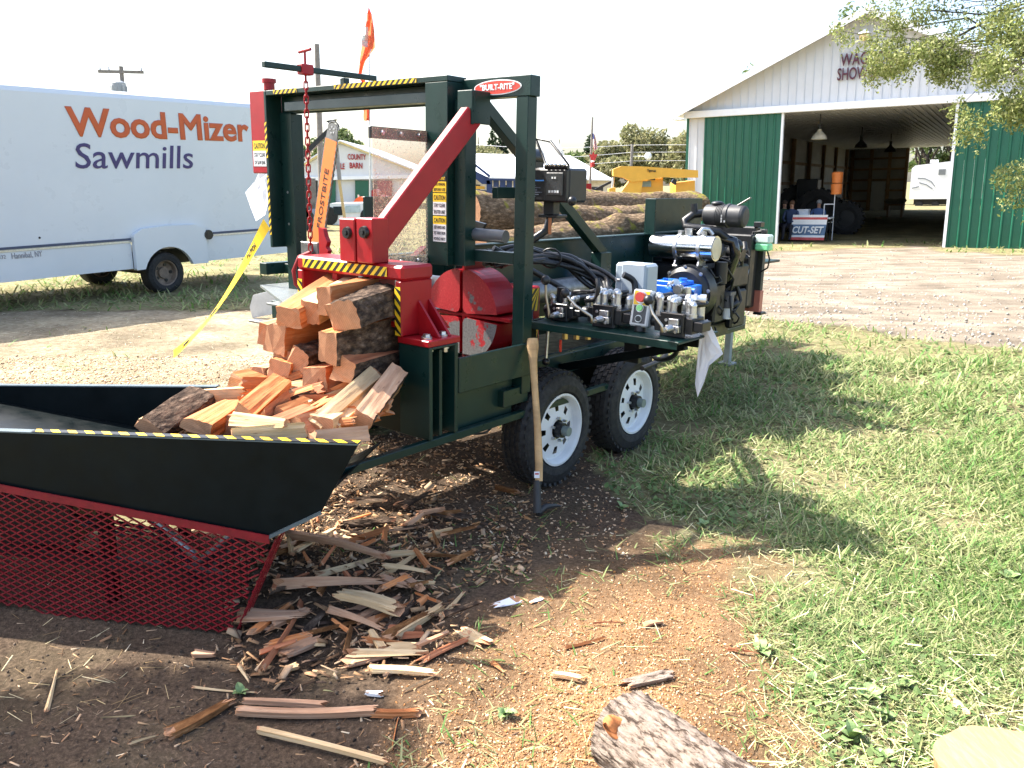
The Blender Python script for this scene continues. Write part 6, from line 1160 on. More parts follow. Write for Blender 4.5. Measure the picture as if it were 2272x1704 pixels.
log('mossy log low in the trough in front of the big log', mw(.3, -.93, 1.275), mw(1.75, -.95, 1.25), .15, .14, 5, rough=.05, ridge=.06)
log('short mossy log with a rounded end against the stop plate', mw(1.66, -.98, 1.285), mw(3.3, -1.0, 1.29), .135, .15, 6, rough=.06, ridge=.06)
log('thick pale-topped log rising towards the stop plate', mw(2.6, -1.93, 1.38), mw(5.3, -1.98, 1.55), .17, .20, 8, rough=.04, ridge=.05)
# the foreground logs
fl = log('grey barked log lying at the bottom edge with a broken branch stub', gnd(1372, 1690)+Vector((0, .0, .115)), gnd(1372, 1690)+Vector((.43, -.62, .12)), .118, .135, 12, BARKG, 0, 170, 150, rough=.04, ridge=.085, bend=.012, rf=17)
mb = MB(); st_ = Vector((.07, .06, .075)); mb.tube([st_, st_+Vector((-.008, .014, .018)), st_+Vector((-.014, .026, .03)), st_+Vector((-.016, .032, .036)), st_+Vector((-.018, .026, .030))], .03, 14, rad=[.036, .027, .022, .016, .004]); mb.v = [tuple(Vector(p)+Vector((.006, .007, .006))*((i*7919 % 13)/6-1)) for i, p in enumerate(mb.v)]; bs = mb.build('branch_stub', SPLIT, fl)
def stump():
    c = gnd(2262, 1690, .27); c.z = 0; mb = MB(); n = 36; prof = []; vs_ = []; ax = Vector((-.10, .12, 1)).normalized(); x = ax.cross(Vector((0, 1, 0))).normalized(); y = ax.cross(x); H = .27
    for k, t in enumerate((0, .2, .4, .6, .8, 1)):
        for j in range(n):
            a = 2*math.pi*j/n; r = .15*(1+.09*(float(vn(a*2.5, t*2, 4))-.5)*2+.03*math.sin(3*a)); vs_.append(ax*(H*t)+(x*math.cos(a)*1.15+y*math.sin(a)*.9)*r)
    mb.add(vs_, [(k*n+j, k*n+(j+1) % n, (k+1)*n+(j+1) % n, (k+1)*n+j) for k in range(5) for j in range(n)], 0, True); mb.m = [2 if (i % n) in (3, 4, 5, 6, 7, 8, 14, 15, 16, 17, 24, 25, 26, 27, 28) else 0 for i in range(5*n)]; mb.add(vs_[-n:], [tuple(range(n))], 1)
    m, nn, l, b = nodemat('fresh_cut_end'); v = coords(nn, l); sx = nn.new('ShaderNodeSeparateXYZ'); w = nn.new('ShaderNodeTexWave'); w.wave_type = 'RINGS'; w.rings_direction = 'Z'; w.inputs['Scale'].default_value = 26; w.inputs['Distortion'].default_value = 3.5; w.inputs['Detail'].default_value = 5; l.new(v, w.inputs['Vector']); r = ramp(nn, [(.3, (.24, .155, .075)), (.5, (.30, .20, .10)), (.7, (.35, .25, .14))]); tn = noise(nn, l, coords(nn, l, (60, 9, 9)), 1.0, 6, .65, .4); l.new(tn.outputs['Fac'], r.inputs[0]); bumpn(nn, l, b, tn.outputs['Fac'], .6, .004); l.new(r.outputs[0], b.inputs['Base Color']); b.inputs['Roughness'].default_value = .8
    o = mb.build('log_block', [woodmat('peeled_wood', (.38, .20, .08), (.55, .33, .15), (.66, .46, .25), (30, 30, 2.2)), m, BARK], None); o.location = c; tag(o, 'freshly cut log block standing at the lower right corner', 'log')
stump()
# ================================================================ FIREWOOD
def firewood(label, p0, p1, w, h, roll=0, sec='rect', bark=(), seed=0, wood=None, name='split_firewood', cat='firewood', group=None, taper=1.0, bow=.0, rag=.012):
    """split stick from p0 to p1; sec: rect, wedge or slab; bark: which long faces keep bark"""
    p0, p1 = Vector(p0), Vector(p1); Lg = (p1-p0).length; rr = random.Random(seed); wood = wood or SPLIT
    if sec == 'wedge': C = [(-.5, -.5), (.5, -.42), (.46, .1), (.2, .38), (-.42, .5)]; 
    elif sec == 'slab': C = [(-.5, -.5), (.5, -.5), (.42, .45), (-.46, .5)]
    elif sec == 'tri': C = [(-.5, -.5), (.5, -.45), (-.1, .5)]
    else: C = [(-.5+rr.uniform(0, .22), -.5+rr.uniform(0, .08)), (.5, -.5+rr.uniform(0, .22)), (.5-rr.uniform(0, .22), .5-rr.uniform(0, .06)), (-.5+rr.uniform(0, .08), .5-rr.uniform(0, .2))]
    ring = []; ne = len(C)
    for e in range(ne):
        (a, b), (c, d) = C[e], C[(e+1) % ne]; k = 7 if e in bark else 6
        for i in range(k):
            t = i/k; bul = .07*math.sin(math.pi*t) if e in bark else 0; nx_, ny_ = (d-b), -(c-a); ring.append((a+(c-a)*t+nx_*bul, b+(d-b)*t+ny_*bul, e, nx_, ny_))
    m = len(ring); ns = 16; vs_ = []; twist = rr.uniform(-.35, .35); t2_ = rr.uniform(.86, 1.0)
    for i in range(ns+1):
        t = i/ns; sc = (1+(taper-1)*t)*(t2_+(1-t2_)*t); tw = twist*(t-.5); x = t*Lg; by = bow*Lg*math.sin(math.pi*t)
        for j, (a, b, e, nx_, ny_) in enumerate(ring):
            if e in bark: k = .055*(float(vn(x*38+seed, j*1.4, seed*.3))-.5)*2+.03*(float(vn(x*90, j*2.7, seed))-.5)
            else: k = .034*(float(vn(x*2.5+seed, j*1.9, seed*.9))-.5)*2+.030*(float(vn(x*7, j*2.9, seed))-.5)+(.03*(float(vn(x*25, j*1.3, seed))-.5) if (i < 2 or i > ns-2) else 0)
            ex = x+(rag*(float(vn(a*6+seed, b*6, i+seed))-.5) if i in (0, ns) else 0)+(rag*.5*(float(vn(a*9+seed, b*9, i+seed))-.5) if i in (1, ns-1) and rag > .02 else 0)
            A_, B_ = (a*sc+nx_*k)*w, (b*sc+ny_*k)*h; vs_.append((ex, A_*math.cos(tw)-B_*math.sin(tw), A_*math.sin(tw)+B_*math.cos(tw)+by))
    mb = MB()
    for j in range(m):
        mi = 1 if ring[j][2] in bark else 0
        mb.add([], []); mb.f += [(i*m+j, i*m+(j+1) % m, (i+1)*m+(j+1) % m, (i+1)*m+j) for i in range(ns)]; mb.m += [mi]*ns; mb.sm += [False]*ns
    mb.v = vs_; mb.f += [tuple(range(m-1, -1, -1)), tuple(range(ns*m, ns*m+m))]; mb.m += [2, 2]; mb.sm += [False, False]
    o = mb.build(name, [wood, BARK, ENDG], None)
    o.matrix_world = axes(p0, p1-p0, Vector((-(p1-p0).y, (p1-p0).x, 0))) @ Matrix.Rotation(roll, 4, 'X'); return tag(o, label, cat, group)
def MW(c, x, y, s): return mw(*mpix(c, x, y, 's', s))
G_ = 'split firewood coming out of the red wedge frame'
def fw(lb, a, sa, b, sb, w, h, roll=0, sec='rect', bark=(), seed=0, wood=None, taper=1): return firewood(lb, MW('C6', a[0], a[1], sa), MW('C6', b[0], b[1], sb), w, h, roll, sec, bark, seed, wood, group=G_, taper=taper)
# rectangle faces: local y runs to the far/left side, z up; face 1 = left, 3 = right (near) side
fw('orange stick with a rounded top at the upper left of the bundle', (265, 550), -1.44, (640, 330), -.98, .15, .135, .08, 'rect', (), 1)
fw('pale stick behind the upper left stick, lit on top', (440, 510), -1.36, (760, 330), -.96, .12, .13, .0, 'rect', (), 2, SPLITPALE)
fw('square-ended orange stick at the top centre of the bundle', (530, 430), -1.36, (900, 350), -.96, .10, .155, .02, 'rect', (), 3, SPLIT)
fw('split stick with rough dark bark at the top right of the bundle', (668, 535), -1.40, (1000, 400), -1.0, .15, .15, -.25, 'rect', (3, 2), 4, SPLITPALE)
fw('wide orange stick in the second row at the left', (165, 715), -1.46, (640, 650), -.98, .15, .16, 0, 'rect', (2,), 5, SPLIT)
fw('pale stick end behind the wide orange stick at far left', (110, 680), -1.42, (420, 600), -1.02, .11, .13, .2, 'rect', (), 6, SPLITPALE)
fw('largest stick with furrowed bark on its near side and a saw-cut end', (555, 775), -1.46, (1010, 660), -.98, .115, .175, 0, 'rect', (3,), 7, SPLIT)
fw('stick with brown bark directly under the largest stick', (665, 925), -1.42, (1010, 845), -1.0, .12, .135, .1, 'rect', (3,), 8, SPLITRED)
fw('stick with grey bark in the third row', (330, 870), -1.44, (700, 770), -1.02, .12, .14, .12, 'rect', (3, 2), 9, SPLIT)
fw('orange stick end low at the left of the third row', (200, 955), -1.50, (520, 890), -1.06, .12, .15, .0, 'rect', (1,), 10, SPLIT)
fw('red-brown stick end below the grey bark stick', (460, 1015), -1.46, (760, 930), -1.02, .135, .14, -.1, 'rect', (), 11, SPLITRED)
fw('pale thin stick between the second and third rows', (230, 830), -1.44, (500, 760), -1.06, .11, .05, .05, 'rect', (), 12, SPLITPALE)
fw('dark stick wedged under the red-brown stick', (345, 1180), -1.44, (700, 1060), -1.04, .14, .16, .2, 'wedge', (2,), 13, SPLITRED)
fw('pale split edge leaning behind the pinkish stick', (900, 1250), -1.28, (1085, 1010), -1.02, .06, .10, .6, 'rect', (2,), 17, SPLITPALE)
fw('brown stick buried behind the long pale stick', (560, 1250), -1.40, (860, 1080), -1.0, .12, .12, .2, 'rect', (), 18, SPLITRED)
# loose sticks lying in the hopper
H_ = 'split firewood lying loose in the conveyor hopper'
def hw(lb, c, a, ya, b, yb, w, h, roll=0, sec='rect', bark=(), seed=0, wood=None, taper=1): return firewood(lb, aty(*uv(c, *a), ya+.19), aty(*uv(c, *b), yb+.14), w, h, roll, sec, bark, seed, wood, group=H_, taper=taper)
hw('long pale round-edged stick slanting down to the hopper rim', 'C6', (425, 1375), 3.0, (870, 985), 3.55, .085, .105, .5, 'rect', (), 14, SPLITPALE)
hw('pinkish stick with a knot leaning against the dark column', 'C6', (810, 1310), 3.12, (1065, 960), 3.62, .09, .10, .4, 'rect', (3,), 15, PINKWOOD)
hw('thin pale stick in the gap between the two leaning sticks', 'C6', (600, 1370), 3.05, (940, 1040), 3.60, .05, .06, .3, 'rect', (), 16, SPLITPALE)
hw('bark-covered slab at the left end of the hopper heap', 'D2', (860, 350), 3.02, (1150, 160), 3.45, .14, .08, .5, 'slab', (2, 3), 31, SPLITPALE)
hw('broad orange stick beside the bark-covered slab', 'D2', (1130, 330), 2.98, (1330, 215), 3.35, .15, .08, .25, 'wedge', (), 32, SPLIT)
hw('slanting orange stick with a sunlit top edge', 'D2', (1400, 280), 3.02, (1620, 105), 3.45, .10, .13, .3, 'rect', (), 33, SPLIT)
hw('thin reddish stick below the slanting orange stick', 'D2', (1510, 265), 2.98, (1650, 150), 3.3, .05, .07, .2, 'tri', (), 34, SPLITRED)
hw('flat yellowish wedge lying across the heap', 'D2', (1350, 270), 2.95, (1650, 300), 2.92, .09, .05, .1, 'tri', (), 35, SPLITPALE, .6)
hw('pale board lying along the far wall of the hopper', 'D2', (1150, 165), 3.42, (1420, 150), 3.52, .07, .09, .0, 'rect', (), 36, SPLITPALE)
hw('thin split piece lying along the hopper rim', 'D2', (1340, 365), 2.86, (1760, 330), 2.94, .07, .06, .3, 'tri', (), 37, SPLITPALE)
hw('rounded sunlit stick end at the back of the heap', 'D2', (1370, 100), 3.50, (1560, 60), 3.75, .13, .12, .3, 'rect', (), 38, SPLIT)
hw('squared stick poking up behind the heap', 'D2', (1480, 40), 3.62, (1600, 20), 3.9, .10, .11, .0, 'rect', (), 39, PINKWOOD)
hw('reddish split piece under the long pale stick', 'D2', (1800, 375), 2.84, (2100, 350), 3.05, .09, .05, .2, 'tri', (), 40, PINKWOOD)
hw('dark chunk in the middle of the heap', 'D2', (1560, 330), 2.92, (1760, 250), 3.25, .11, .09, .3, 'wedge', (), 41, SPLITRED)
for i, (a, ya, b, yb) in enumerate((((1300, 330), 3.1, (1500, 260), 3.5), ((1620, 300), 3.05, (1850, 200), 3.5), ((1000, 340), 3.2, (1250, 270), 3.55), ((1700, 350), 2.95, (1950, 280), 3.3), ((1450, 360), 2.95, (1650, 330), 3.2), ((1850, 340), 3.0, (2000, 250), 3.4))):
    hw('split stick filling the lower part of the hopper heap', 'D2', a, ya, b, yb, .12, .11, .3*i, 'rect', (), 50+i, (SPLITRED, SPLIT, SPLITPALE)[i % 3])
rr = random.Random(31)
for i in range(36):
    t = rr.random(); x, y = 120+620*rr.random(), 1000+330*rr.random()+40*t; yy = 3.25+.55*(1-(y-1000)/370)+rr.uniform(-.05, .05)
    p = aty(*uv('C6', x, y), yy); a_ = rr.uniform(-.5, .9); Lg = rr.uniform(.26, .40); d = Vector((math.cos(a_)*.75, math.sin(a_)*.5+.35, rr.uniform(-.15, .35))).normalized()
    firewood('split stick filling the slope between the wedge frame and the hopper', p-d*Lg*.5, p+d*Lg*.5, rr.uniform(.04, .10), rr.uniform(.03, .08), rr.uniform(0, 3), rr.choice(('tri', 'wedge', 'rect', 'tri')), rr.choice(((), (), (2,))), 400+i, rr.choice((SPLIT, SPLIT, SPLIT, SPLITRED, SPLITPALE)), group='split sticks filling the slope of the heap', taper=rr.uniform(.6, 1), rag=.05)
# ================================================================ CONVEYOR
cv = thing('conveyor', 'black conveyor hopper with hazard-striped rim and red mesh guard', 'conveyor', (-1.0, 2.79, 0)); CO = Vector((-1.0, 2.79, 0))
dv = Vector((-.99, .141, 0)); nv = Vector((-.141, -.99, 0))   # along (to the left), towards camera
A0 = Vector((-1.06, 2.985, 0))
def cp(x, off, z): return A0+dv*x-nv*off+Vector((0, 0, z))-CO    # x to the left, off away from camera
def cpx(u, v, off=0):
    o = A0-nv*off; r = ray(u, v); t = ((o-EYE).dot(nv))/r.dot(nv); p = EYE+r*t-A0; return p.dot(dv), p.z
tR, tL, bR, mR, mLf = cpx(794, 988), cpx(0, 959), cpx(713, 1136), cpx(590, 1194), cpx(0, 1080)
ext = 3.6; sl_t = (tL[1]-tR[1])/(tL[0]-tR[0]); sl_b = (mLf[1]-mR[1])/(mLf[0]-mR[0])
XK = 1.75; tK = (XK, tL[1]+(XK-tL[0])*sl_t); bK = (XK, mLf[1]+(XK-mLf[0])*sl_b); tE = (ext, tK[1]+(ext-XK)*.45); bE = (ext, bK[1]+(ext-XK)*.45)
wall = [tR, tL, tK, tE, bE, bK, mLf, mR, bR]
mb = MB(); mb.prism([cp(x, 0, z) for x, z in wall], -nv*.006); nw = mb.build('hopper_wall', BLACKP, cv)
def rim(x0, z0, x1, z1, off, name, w=.034):
    a, b = cp(x0, off, z0), cp(x1, off, z1); d = (b-a).normalized(); n_ = -nv; up = Vector((0, 0, 1)); mb = MB(); mb.prism([a+nv*.004, b+nv*.004, b+n_*w, a+n_*w], up*.006); return mb.build(name, paint('rim_grey_paint', (.10, .13, .14), .35), cv)
rim(*tR, *tL, 0, 'rim'); rim(*tL, *tK, 0, 'rim'); rim(*tK, *tE, 0, 'rim')
xs = cpx(68, 955)[0]; zs = tR[1]+(xs-tR[0])*sl_t
tape(cp(tR[0], -.004, tR[1]+.0065), cp(xs, -.004, zs+.0065), -nv*.036, (0, 0, 1), .072, cv)
WID = .82
f0, f1 = cpx(480, 860, WID), cpx(0, 857, WID); fK = (XK, f1[1]+.01); fE = (ext, fK[1]+(ext-XK)*.45)
mb = MB(); mb.prism([cp(x, WID, z) for x, z in (f0, f1, fK, fE, (ext, bE[1]-.06), (XK, bK[1]-.06), (mLf[0], mLf[1]-.05), (f0[0]-.1, .42))], -nv*.006); mb.build('hopper_wall', BLACKP, cv); rim(*f0, *f1, WID, 'rim'); rim(*f1, *fK, WID, 'rim'); rim(*fK, *fE, WID, 'rim')
mb = MB(); fl_ = [(bR[0]+.02, .50), (mR[0], mR[1]+.02), (mLf[0], mLf[1]+.02), (XK, bK[1]+.02), bE]
for i in range(4): a, b = fl_[i], fl_[i+1]; mb.prism([cp(a[0], .008, a[1]), cp(b[0], .008, b[1]), cp(b[0], WID, b[1]), cp(a[0], WID, a[1])], (0, 0, .006))
mb.build('hopper_floor', BLACKP, cv)
mb = MB(); mb.beam(cp(bR[0], -.008, bR[1]), cp(mR[0], -.008, mR[1]), .016, .012); mb.build('lower_lip', paint('rim_grey_paint', (.10, .13, .14), .35), cv)
# expanded-metal guard: slanting strands, each crossing made of thin red bars
def mesh_guard():
    mb = MB(); z0 = lambda x: .015+.0*x; top = lambda x: mR[1]+(x-mR[0])*sl_b if x < mLf[0] else (mLf[1]+(x-mLf[0])*sl_b if x < XK else bK[1]+(x-XK)*.45)
    x0, x1 = mR[0]-.02, 2.2; lean = lambda z, x: -.10*(1-z/max(top(x), .1))*0+.0
    bot = lambda x: -.068+.05*max(0, x-.6)
    right = lambda z: x0+.16*(1-z/mR[1])-.02            # the right edge leans
    def seg(xa, za, xb, zb):
        # clip to the guard outline
        pts = []
        n = 40
        for i in range(n+1):
            t = i/n; x, z = xa+(xb-xa)*t, za+(zb-za)*t
            pts.append((x, z) if (right(z) <= x <= x1 and bot(x) <= z <= top(x)) else None)
        run = [p for p in pts if p]
        if len(run) > 1: a, b = run[0], run[-1]; mb.beam(cp(a[0], -.012, a[1]), cp(b[0], -.012, b[1]), .007, .0048)
    dx, dz = .054, .028
    span = x1-x0
    for k in range(-60, 115):
        seg(x0-.2+k*dx, -.08, x0-.2+k*dx+1.7/ (dz/dx) *.62, 1.7*.62-.08)
        seg(x0-.2+k*dx, -.08, x0-.2+k*dx-1.7/(dz/dx)*.62, 1.7*.62-.08)
    g = mb.build('mesh_guard', REDX, cv); g['kind'] = 'stuff'
    mb = MB(); mb.prism([cp(mR[0]-.02, -.012, mR[1]+.018), cp(mLf[0], -.012, mLf[1]+.018), cp(x1, -.012, top(x1)+.018), cp(x1, -.012, top(x1)-.012), cp(mLf[0], -.012, mLf[1]-.012), cp(mR[0]-.02, -.012, mR[1]-.015)], nv*.006); mb.build('guard_flange', REDX, cv)
    # return side of the guard
    mb = MB()
    for k in range(9): z = -.05+(mR[1]+.05)*(.02+.95*k/9); mb.beam(cp(right(z), -.012, z), cp(right(z)-.0, .12, z+.03), .005, .004)
    for k in range(4): mb.beam(cp(right(-.06), .03*k, -.06), cp(right(mR[1]), .03*k, mR[1]), .004, .004)
    g = mb.build('guard_return', REDX, cv); g['kind'] = 'stuff'
mesh_guard()
for x, o_ in ((.62, .12), (.62, .70), (1.55, .12), (1.55, .70)): mb = MB(); mb.box(cp(x-.025, o_-.025, -.09), cp(x+.025, o_+.025, .45)); mb.build('leg', BLACKP, cv)
mb = MB(); mb.beam(cp(.1, .1, .12), cp(1.9, .1, .22), .04, .05); mb.beam(cp(.1, .7, .12), cp(1.9, .7, .22), .04, .05); mb.build('undercarriage', BLACK, cv)
mb = MB(); mb.cyl(cp(.55, .25, .34), cp(.30, .30, .06), .022, n=12); mb.cyl(cp(.55, .25, .34), cp(.80, .2, .45), .012, n=10); mb.build('lift_cylinder', STEEL, cv)
mb = MB(); mb.cyl(cp(.25, .06, .10), cp(.25, .75, .10), .05, n=14); mb.build('roller', BLACK, cv); mb = MB(); mb.box(cp(.75, .1, .2), cp(1.1, .3, .42)); mb.build('motor', BLACK, cv, .01)
for i in range(3): mb = MB(); mb.tube([cp(.9, .2, .38), cp(.7+.1*i, .1, .30+.03*i), cp(.45, .12+.05*i, .25), cp(.3, .2, .12)], .009, 7); mb.build('hose', HOSE, cv)
# ================================================================ PICKAROON, PAPERS, TAPE
def pick():
    a, b = mw(-.285, -.005, .925), mw(-.478, .185, .0); t = thing('pickaroon', 'wooden-handled pickaroon leaning against the front tyre', 'pickaroon', tuple(b)); d = (a-b).normalized(); Lg = (a-b).length; x = d.cross(Vector((0, -1, 0))).normalized(); y = d.cross(x)
    prof = [(.20, .013, .020), (.30, .015, .021), (.5, .014, .019), (.7, .0135, .018), (.85, .015, .021), (.90, .017, .027), (.935, .018, .032), (.965, .016, .030), (.98, .014, .026)]; vs_ = []; n = 12
    for k, r1, r2 in prof:
        c = d*(Lg*k)+x*.012*math.sin(k*5)
        vs_ += [c+x*r2*math.cos(2*math.pi*i/n)+y*r1*math.sin(2*math.pi*i/n) for i in range(n)]
    mb = MB(); mb.add(vs_, [(j*n+i, j*n+(i+1) % n, (j+1)*n+(i+1) % n, (j+1)*n+i) for j in range(len(prof)-1) for i in range(n)], 0, True); mb.add(vs_[-n:], [tuple(range(n))]); mb.build('handle', woodmat('hickory', (.42, .24, .10), (.58, .37, .18), (.68, .47, .26), (14, 14, 3), spread=.05), t)
    mb = MB(); mb.tube([d*(Lg*.03), d*(Lg*.10), d*(Lg*.16), d*(Lg*.205)], .02, 10, rad=[.024, .021, .021, .018]); q = mw(-.30, .21, .02)-b
    mb.tube([d*.03-x*.0, d*.03+(q-d*.03)*.35+Vector((0, 0, .02)), d*.03+(q-d*.03)*.75+Vector((0, 0, .012)), q+Vector((0, 0, .0))], .012, 8, rad=[.022, .016, .011, .004]); mb.build('pick_head', paint('forged_steel', (.03, .03, .032), .45), t)
    mb = MB(); mb.ob(d*(Lg*.235)-y*.0158, x*.014, d*.017, y*.001); mb.build('label', LABELW, t); mb = MB(); mb.ob(d*(Lg*.24)-y*.0166, x*.010, d*.004, y*.0008); mb.build('label_print', INKR, t)
pick()
def sheet(lb, pts, name='paper_sheet'):
    """hanging sheet: outline points with gentle folds and real thickness"""
    P = [Vector(p) for p in pts]; c = sum(P, Vector())/len(P); mb = MB(); n = len(P); rr = random.Random(len(lb)); nm = (P[1]-P[0]).cross(P[2]-P[0]).normalized()
    rings = [[c.lerp(p, t)-c+nm*.008*math.sin(5*t+i*1.3)*t for i, p in enumerate(P)] for t in (.35, .7, 1)]
    vs_ = [Vector((0, 0, 0))]+[p for r in rings for p in r]
    fs = [(0, 1+i, 1+(i+1) % n) for i in range(n)]+[(1+k*n+i, 1+(k+1)*n+i, 1+(k+1)*n+(i+1) % n, 1+k*n+(i+1) % n) for k in range(2) for i in range(n)]
    mb.add(vs_, fs, 0); o = mb.build(name, PAPER, None); o.location = c; m = o.modifiers.new('thick', 'SOLIDIFY'); m.thickness = .0012; return tag(o, lb, 'paper')
sheet('white leaflet hanging from the corner of the valve shelf', [mw(*mpix('D1', x, y, 's', .12)) for x, y in ((1190, 442), (1218, 437), (1262, 535), (1305, 636), (1230, 702), (1200, 800), (1160, 885), (1143, 810), (1160, 640), (1182, 500))])
sheet('white sheet taped below the red guard box at the far left', [mw(*mpix('C1', x, y, 's', -.42)) for x, y in ((1592, 787), (1640, 792), (1657, 850), (1648, 950), (1632, 1040), (1577, 1080), (1535, 990), (1500, 905), (1560, 840))])
def ctape():
    a = mw(-.46, -2.05, 1.42); e = gnd(352, 872); e.y += .35; e.z = .25; m = a.lerp(e, .5)-Vector((0, 0, .06)); n = 40; mb = MB(); pts = []
    for i in range(n+1):
        t = i/n; p = a.lerp(e, t)-Vector((0, 0, .10*math.sin(math.pi*t))); d = (e-a).normalized(); s1 = d.cross(Vector((0, 1, 0))).normalized(); s2 = d.cross(s1); th = 1.1*math.sin(t*2.2+.2); pts.append((p, (s1*math.cos(th)+s2*math.sin(th))*.037))
    for i in range(n): (p, w_), (q, x_) = pts[i], pts[i+1]; mb.add([p-w_, p+w_, q+x_, q-x_], [(0, 1, 2, 3)], 0, True)
    o = mb.build('caution_tape', paint('tape_yellow', (.85, .58, .03), .45, var=.06), None); tag(o, 'yellow caution tape running from the arch down behind the conveyor', 'tape'); 
    for t in (.10, .48, .80):
        i = int(t*n); p, w_ = pts[i]; d = (pts[i+3][0]-pts[i][0]).normalized(); text('CAUTION', INK, .17, .035, o, axes(p+d*.08, -d, w_.normalized()*-1), depth=.003, bold=.02)
ctape()
# ================================================================ PIECES LYING ON THE GROUND
def gp(lb, c, a, b, wpx, hgt, wood, sec='slab', bark=(), seed=0, z=.012, taper=1, group=None, bow=0, roll=0, name='wood_scrap'):
    p, q = gg(*uv(c, *a)), gg(*uv(c, *b)); p.z = float(gz(p.x, p.y))+z+hgt/2; q.z = float(gz(q.x, q.y))+z+hgt/2
    k = CR[c][0]; w = wpx/k/FPX*((p-EYE).length)*1.15; return firewood(lb, p, q, w, hgt, roll, sec, bark, seed, wood, name=name, cat='wood scrap', group=group, taper=taper*random.Random(seed).uniform(.6, 1.0), bow=bow or random.Random(seed+5).uniform(-.03, .04), rag=min(.09, w*1.1+.01))
PS = [('long thin tan slab lying across the top of the litter heap', (390, 150), (975, 290), 40, .035, PINKWOOD, 'slab', .05), ('thick pink wedge tapering to the right in the litter', (340, 440), (960, 425), 80, .05, PINKWOOD, 'tri', .03), ('flat rectangular pink board next to the mesh corner', (115, 640), (450, 640), 110, .02, PINKWOOD, 'slab', .045), ('brown stick leaning towards the camera below the pink board', (225, 945), (425, 650), 46, .03, SPLITRED, 'tri', .03), ('ragged pink chip right of the brown stick', (360, 840), (540, 755), 80, .02, PINKWOOD, 'slab', .015), ('splintery pale chunk in the middle of the heap', (720, 530), (1045, 615), 85, .035, SPLITPALE, 'slab', .05), ('pale split piece below the splintery chunk', (640, 590), (965, 710), 48, .03, PINKWOOD, 'tri', .03), ('long pale yellow stick pointing up to the right', (1050, 740), (1320, 560), 52, .035, SPLITPALE, 'rect', .015), ('short grey splinter beside the end of the long yellow stick', (1310, 600), (1455, 455), 50, .02, SPLITPALE, 'tri', .012), ('flat pink chip left of the small pale block', (755, 880), (1000, 830), 85, .018, PINKWOOD, 'slab', .012), ('small pale yellow block with square ends', (1002, 815), (1168, 812), 78, .03, SPLITPALE, 'rect', .01), ('reddish triangular flake right of the pale block', (1200, 865), (1475, 740), 66, .02, SPLITRED, 'tri', .01), ('bright chip lying half in the sun', (1460, 690), (1580, 750), 110, .018, SPLITPALE, 'slab', .006), ('yellow bent stick below the pale block', (900, 930), (1270, 950), 50, .025, SPLITPALE, 'rect', .008), ('thin white sliver under the yellow bent stick', (1100, 1042), (1300, 950), 16, .008, SPLITPALE, 'tri', .008), ('long thin board behind the pale plank', (120, 1120), (610, 1145), 36, .018, PINKWOOD, 'slab', .01), ('long pale plank lying level at the lower left', (85, 1195), (905, 1195), 46, .03, PINKWOOD, 'rect', .01), ('long pale stick crossing the shadow edge at the bottom', (205, 1300), (985, 1500), 34, .022, SPLITPALE, 'rect', .008), ('orange bark chunk at the end of the pale plank', (925, 1190), (1185, 1185), 56, .025, SPLIT, 'wedge', .006), ('upright orange splinter below the bark chunk', (1028, 1400), (1062, 1220), 20, .012, SPLIT, 'tri', .006), ('pale shard in the upper right of the heap', (980, 325), (1235, 365), 42, .025, SPLITPALE, 'tri', .04), ('pink chip under the pale shard', (975, 400), (1110, 440), 60, .025, PINKWOOD, 'slab', .03), ('pink chip beside the dark bark strip', (1100, 385), (1190, 440), 56, .025, PINKWOOD, 'slab', .025), ('pale piece with a red-painted end', (990, 250), (1215, 240), 46, .025, SPLITPALE, 'slab', .03), ('brown stick leaning in the heap above the pink wedge', (590, 340), (700, 190), 26, .02, SPLITRED, 'tri', .06), ('stubby yellow chip near the mesh corner', (395, 920), (440, 905), 44, .02, SPLITPALE, 'rect', .008)]
for i, (lb, a, b, w, h, wd, sc_, z) in enumerate(PS): gp(lb, 'D3', a, b, w, h, wd, sc_, (2,) if 'bark chunk' in lb else (), 100+i, z, .55 if sc_ == 'tri' else 1)
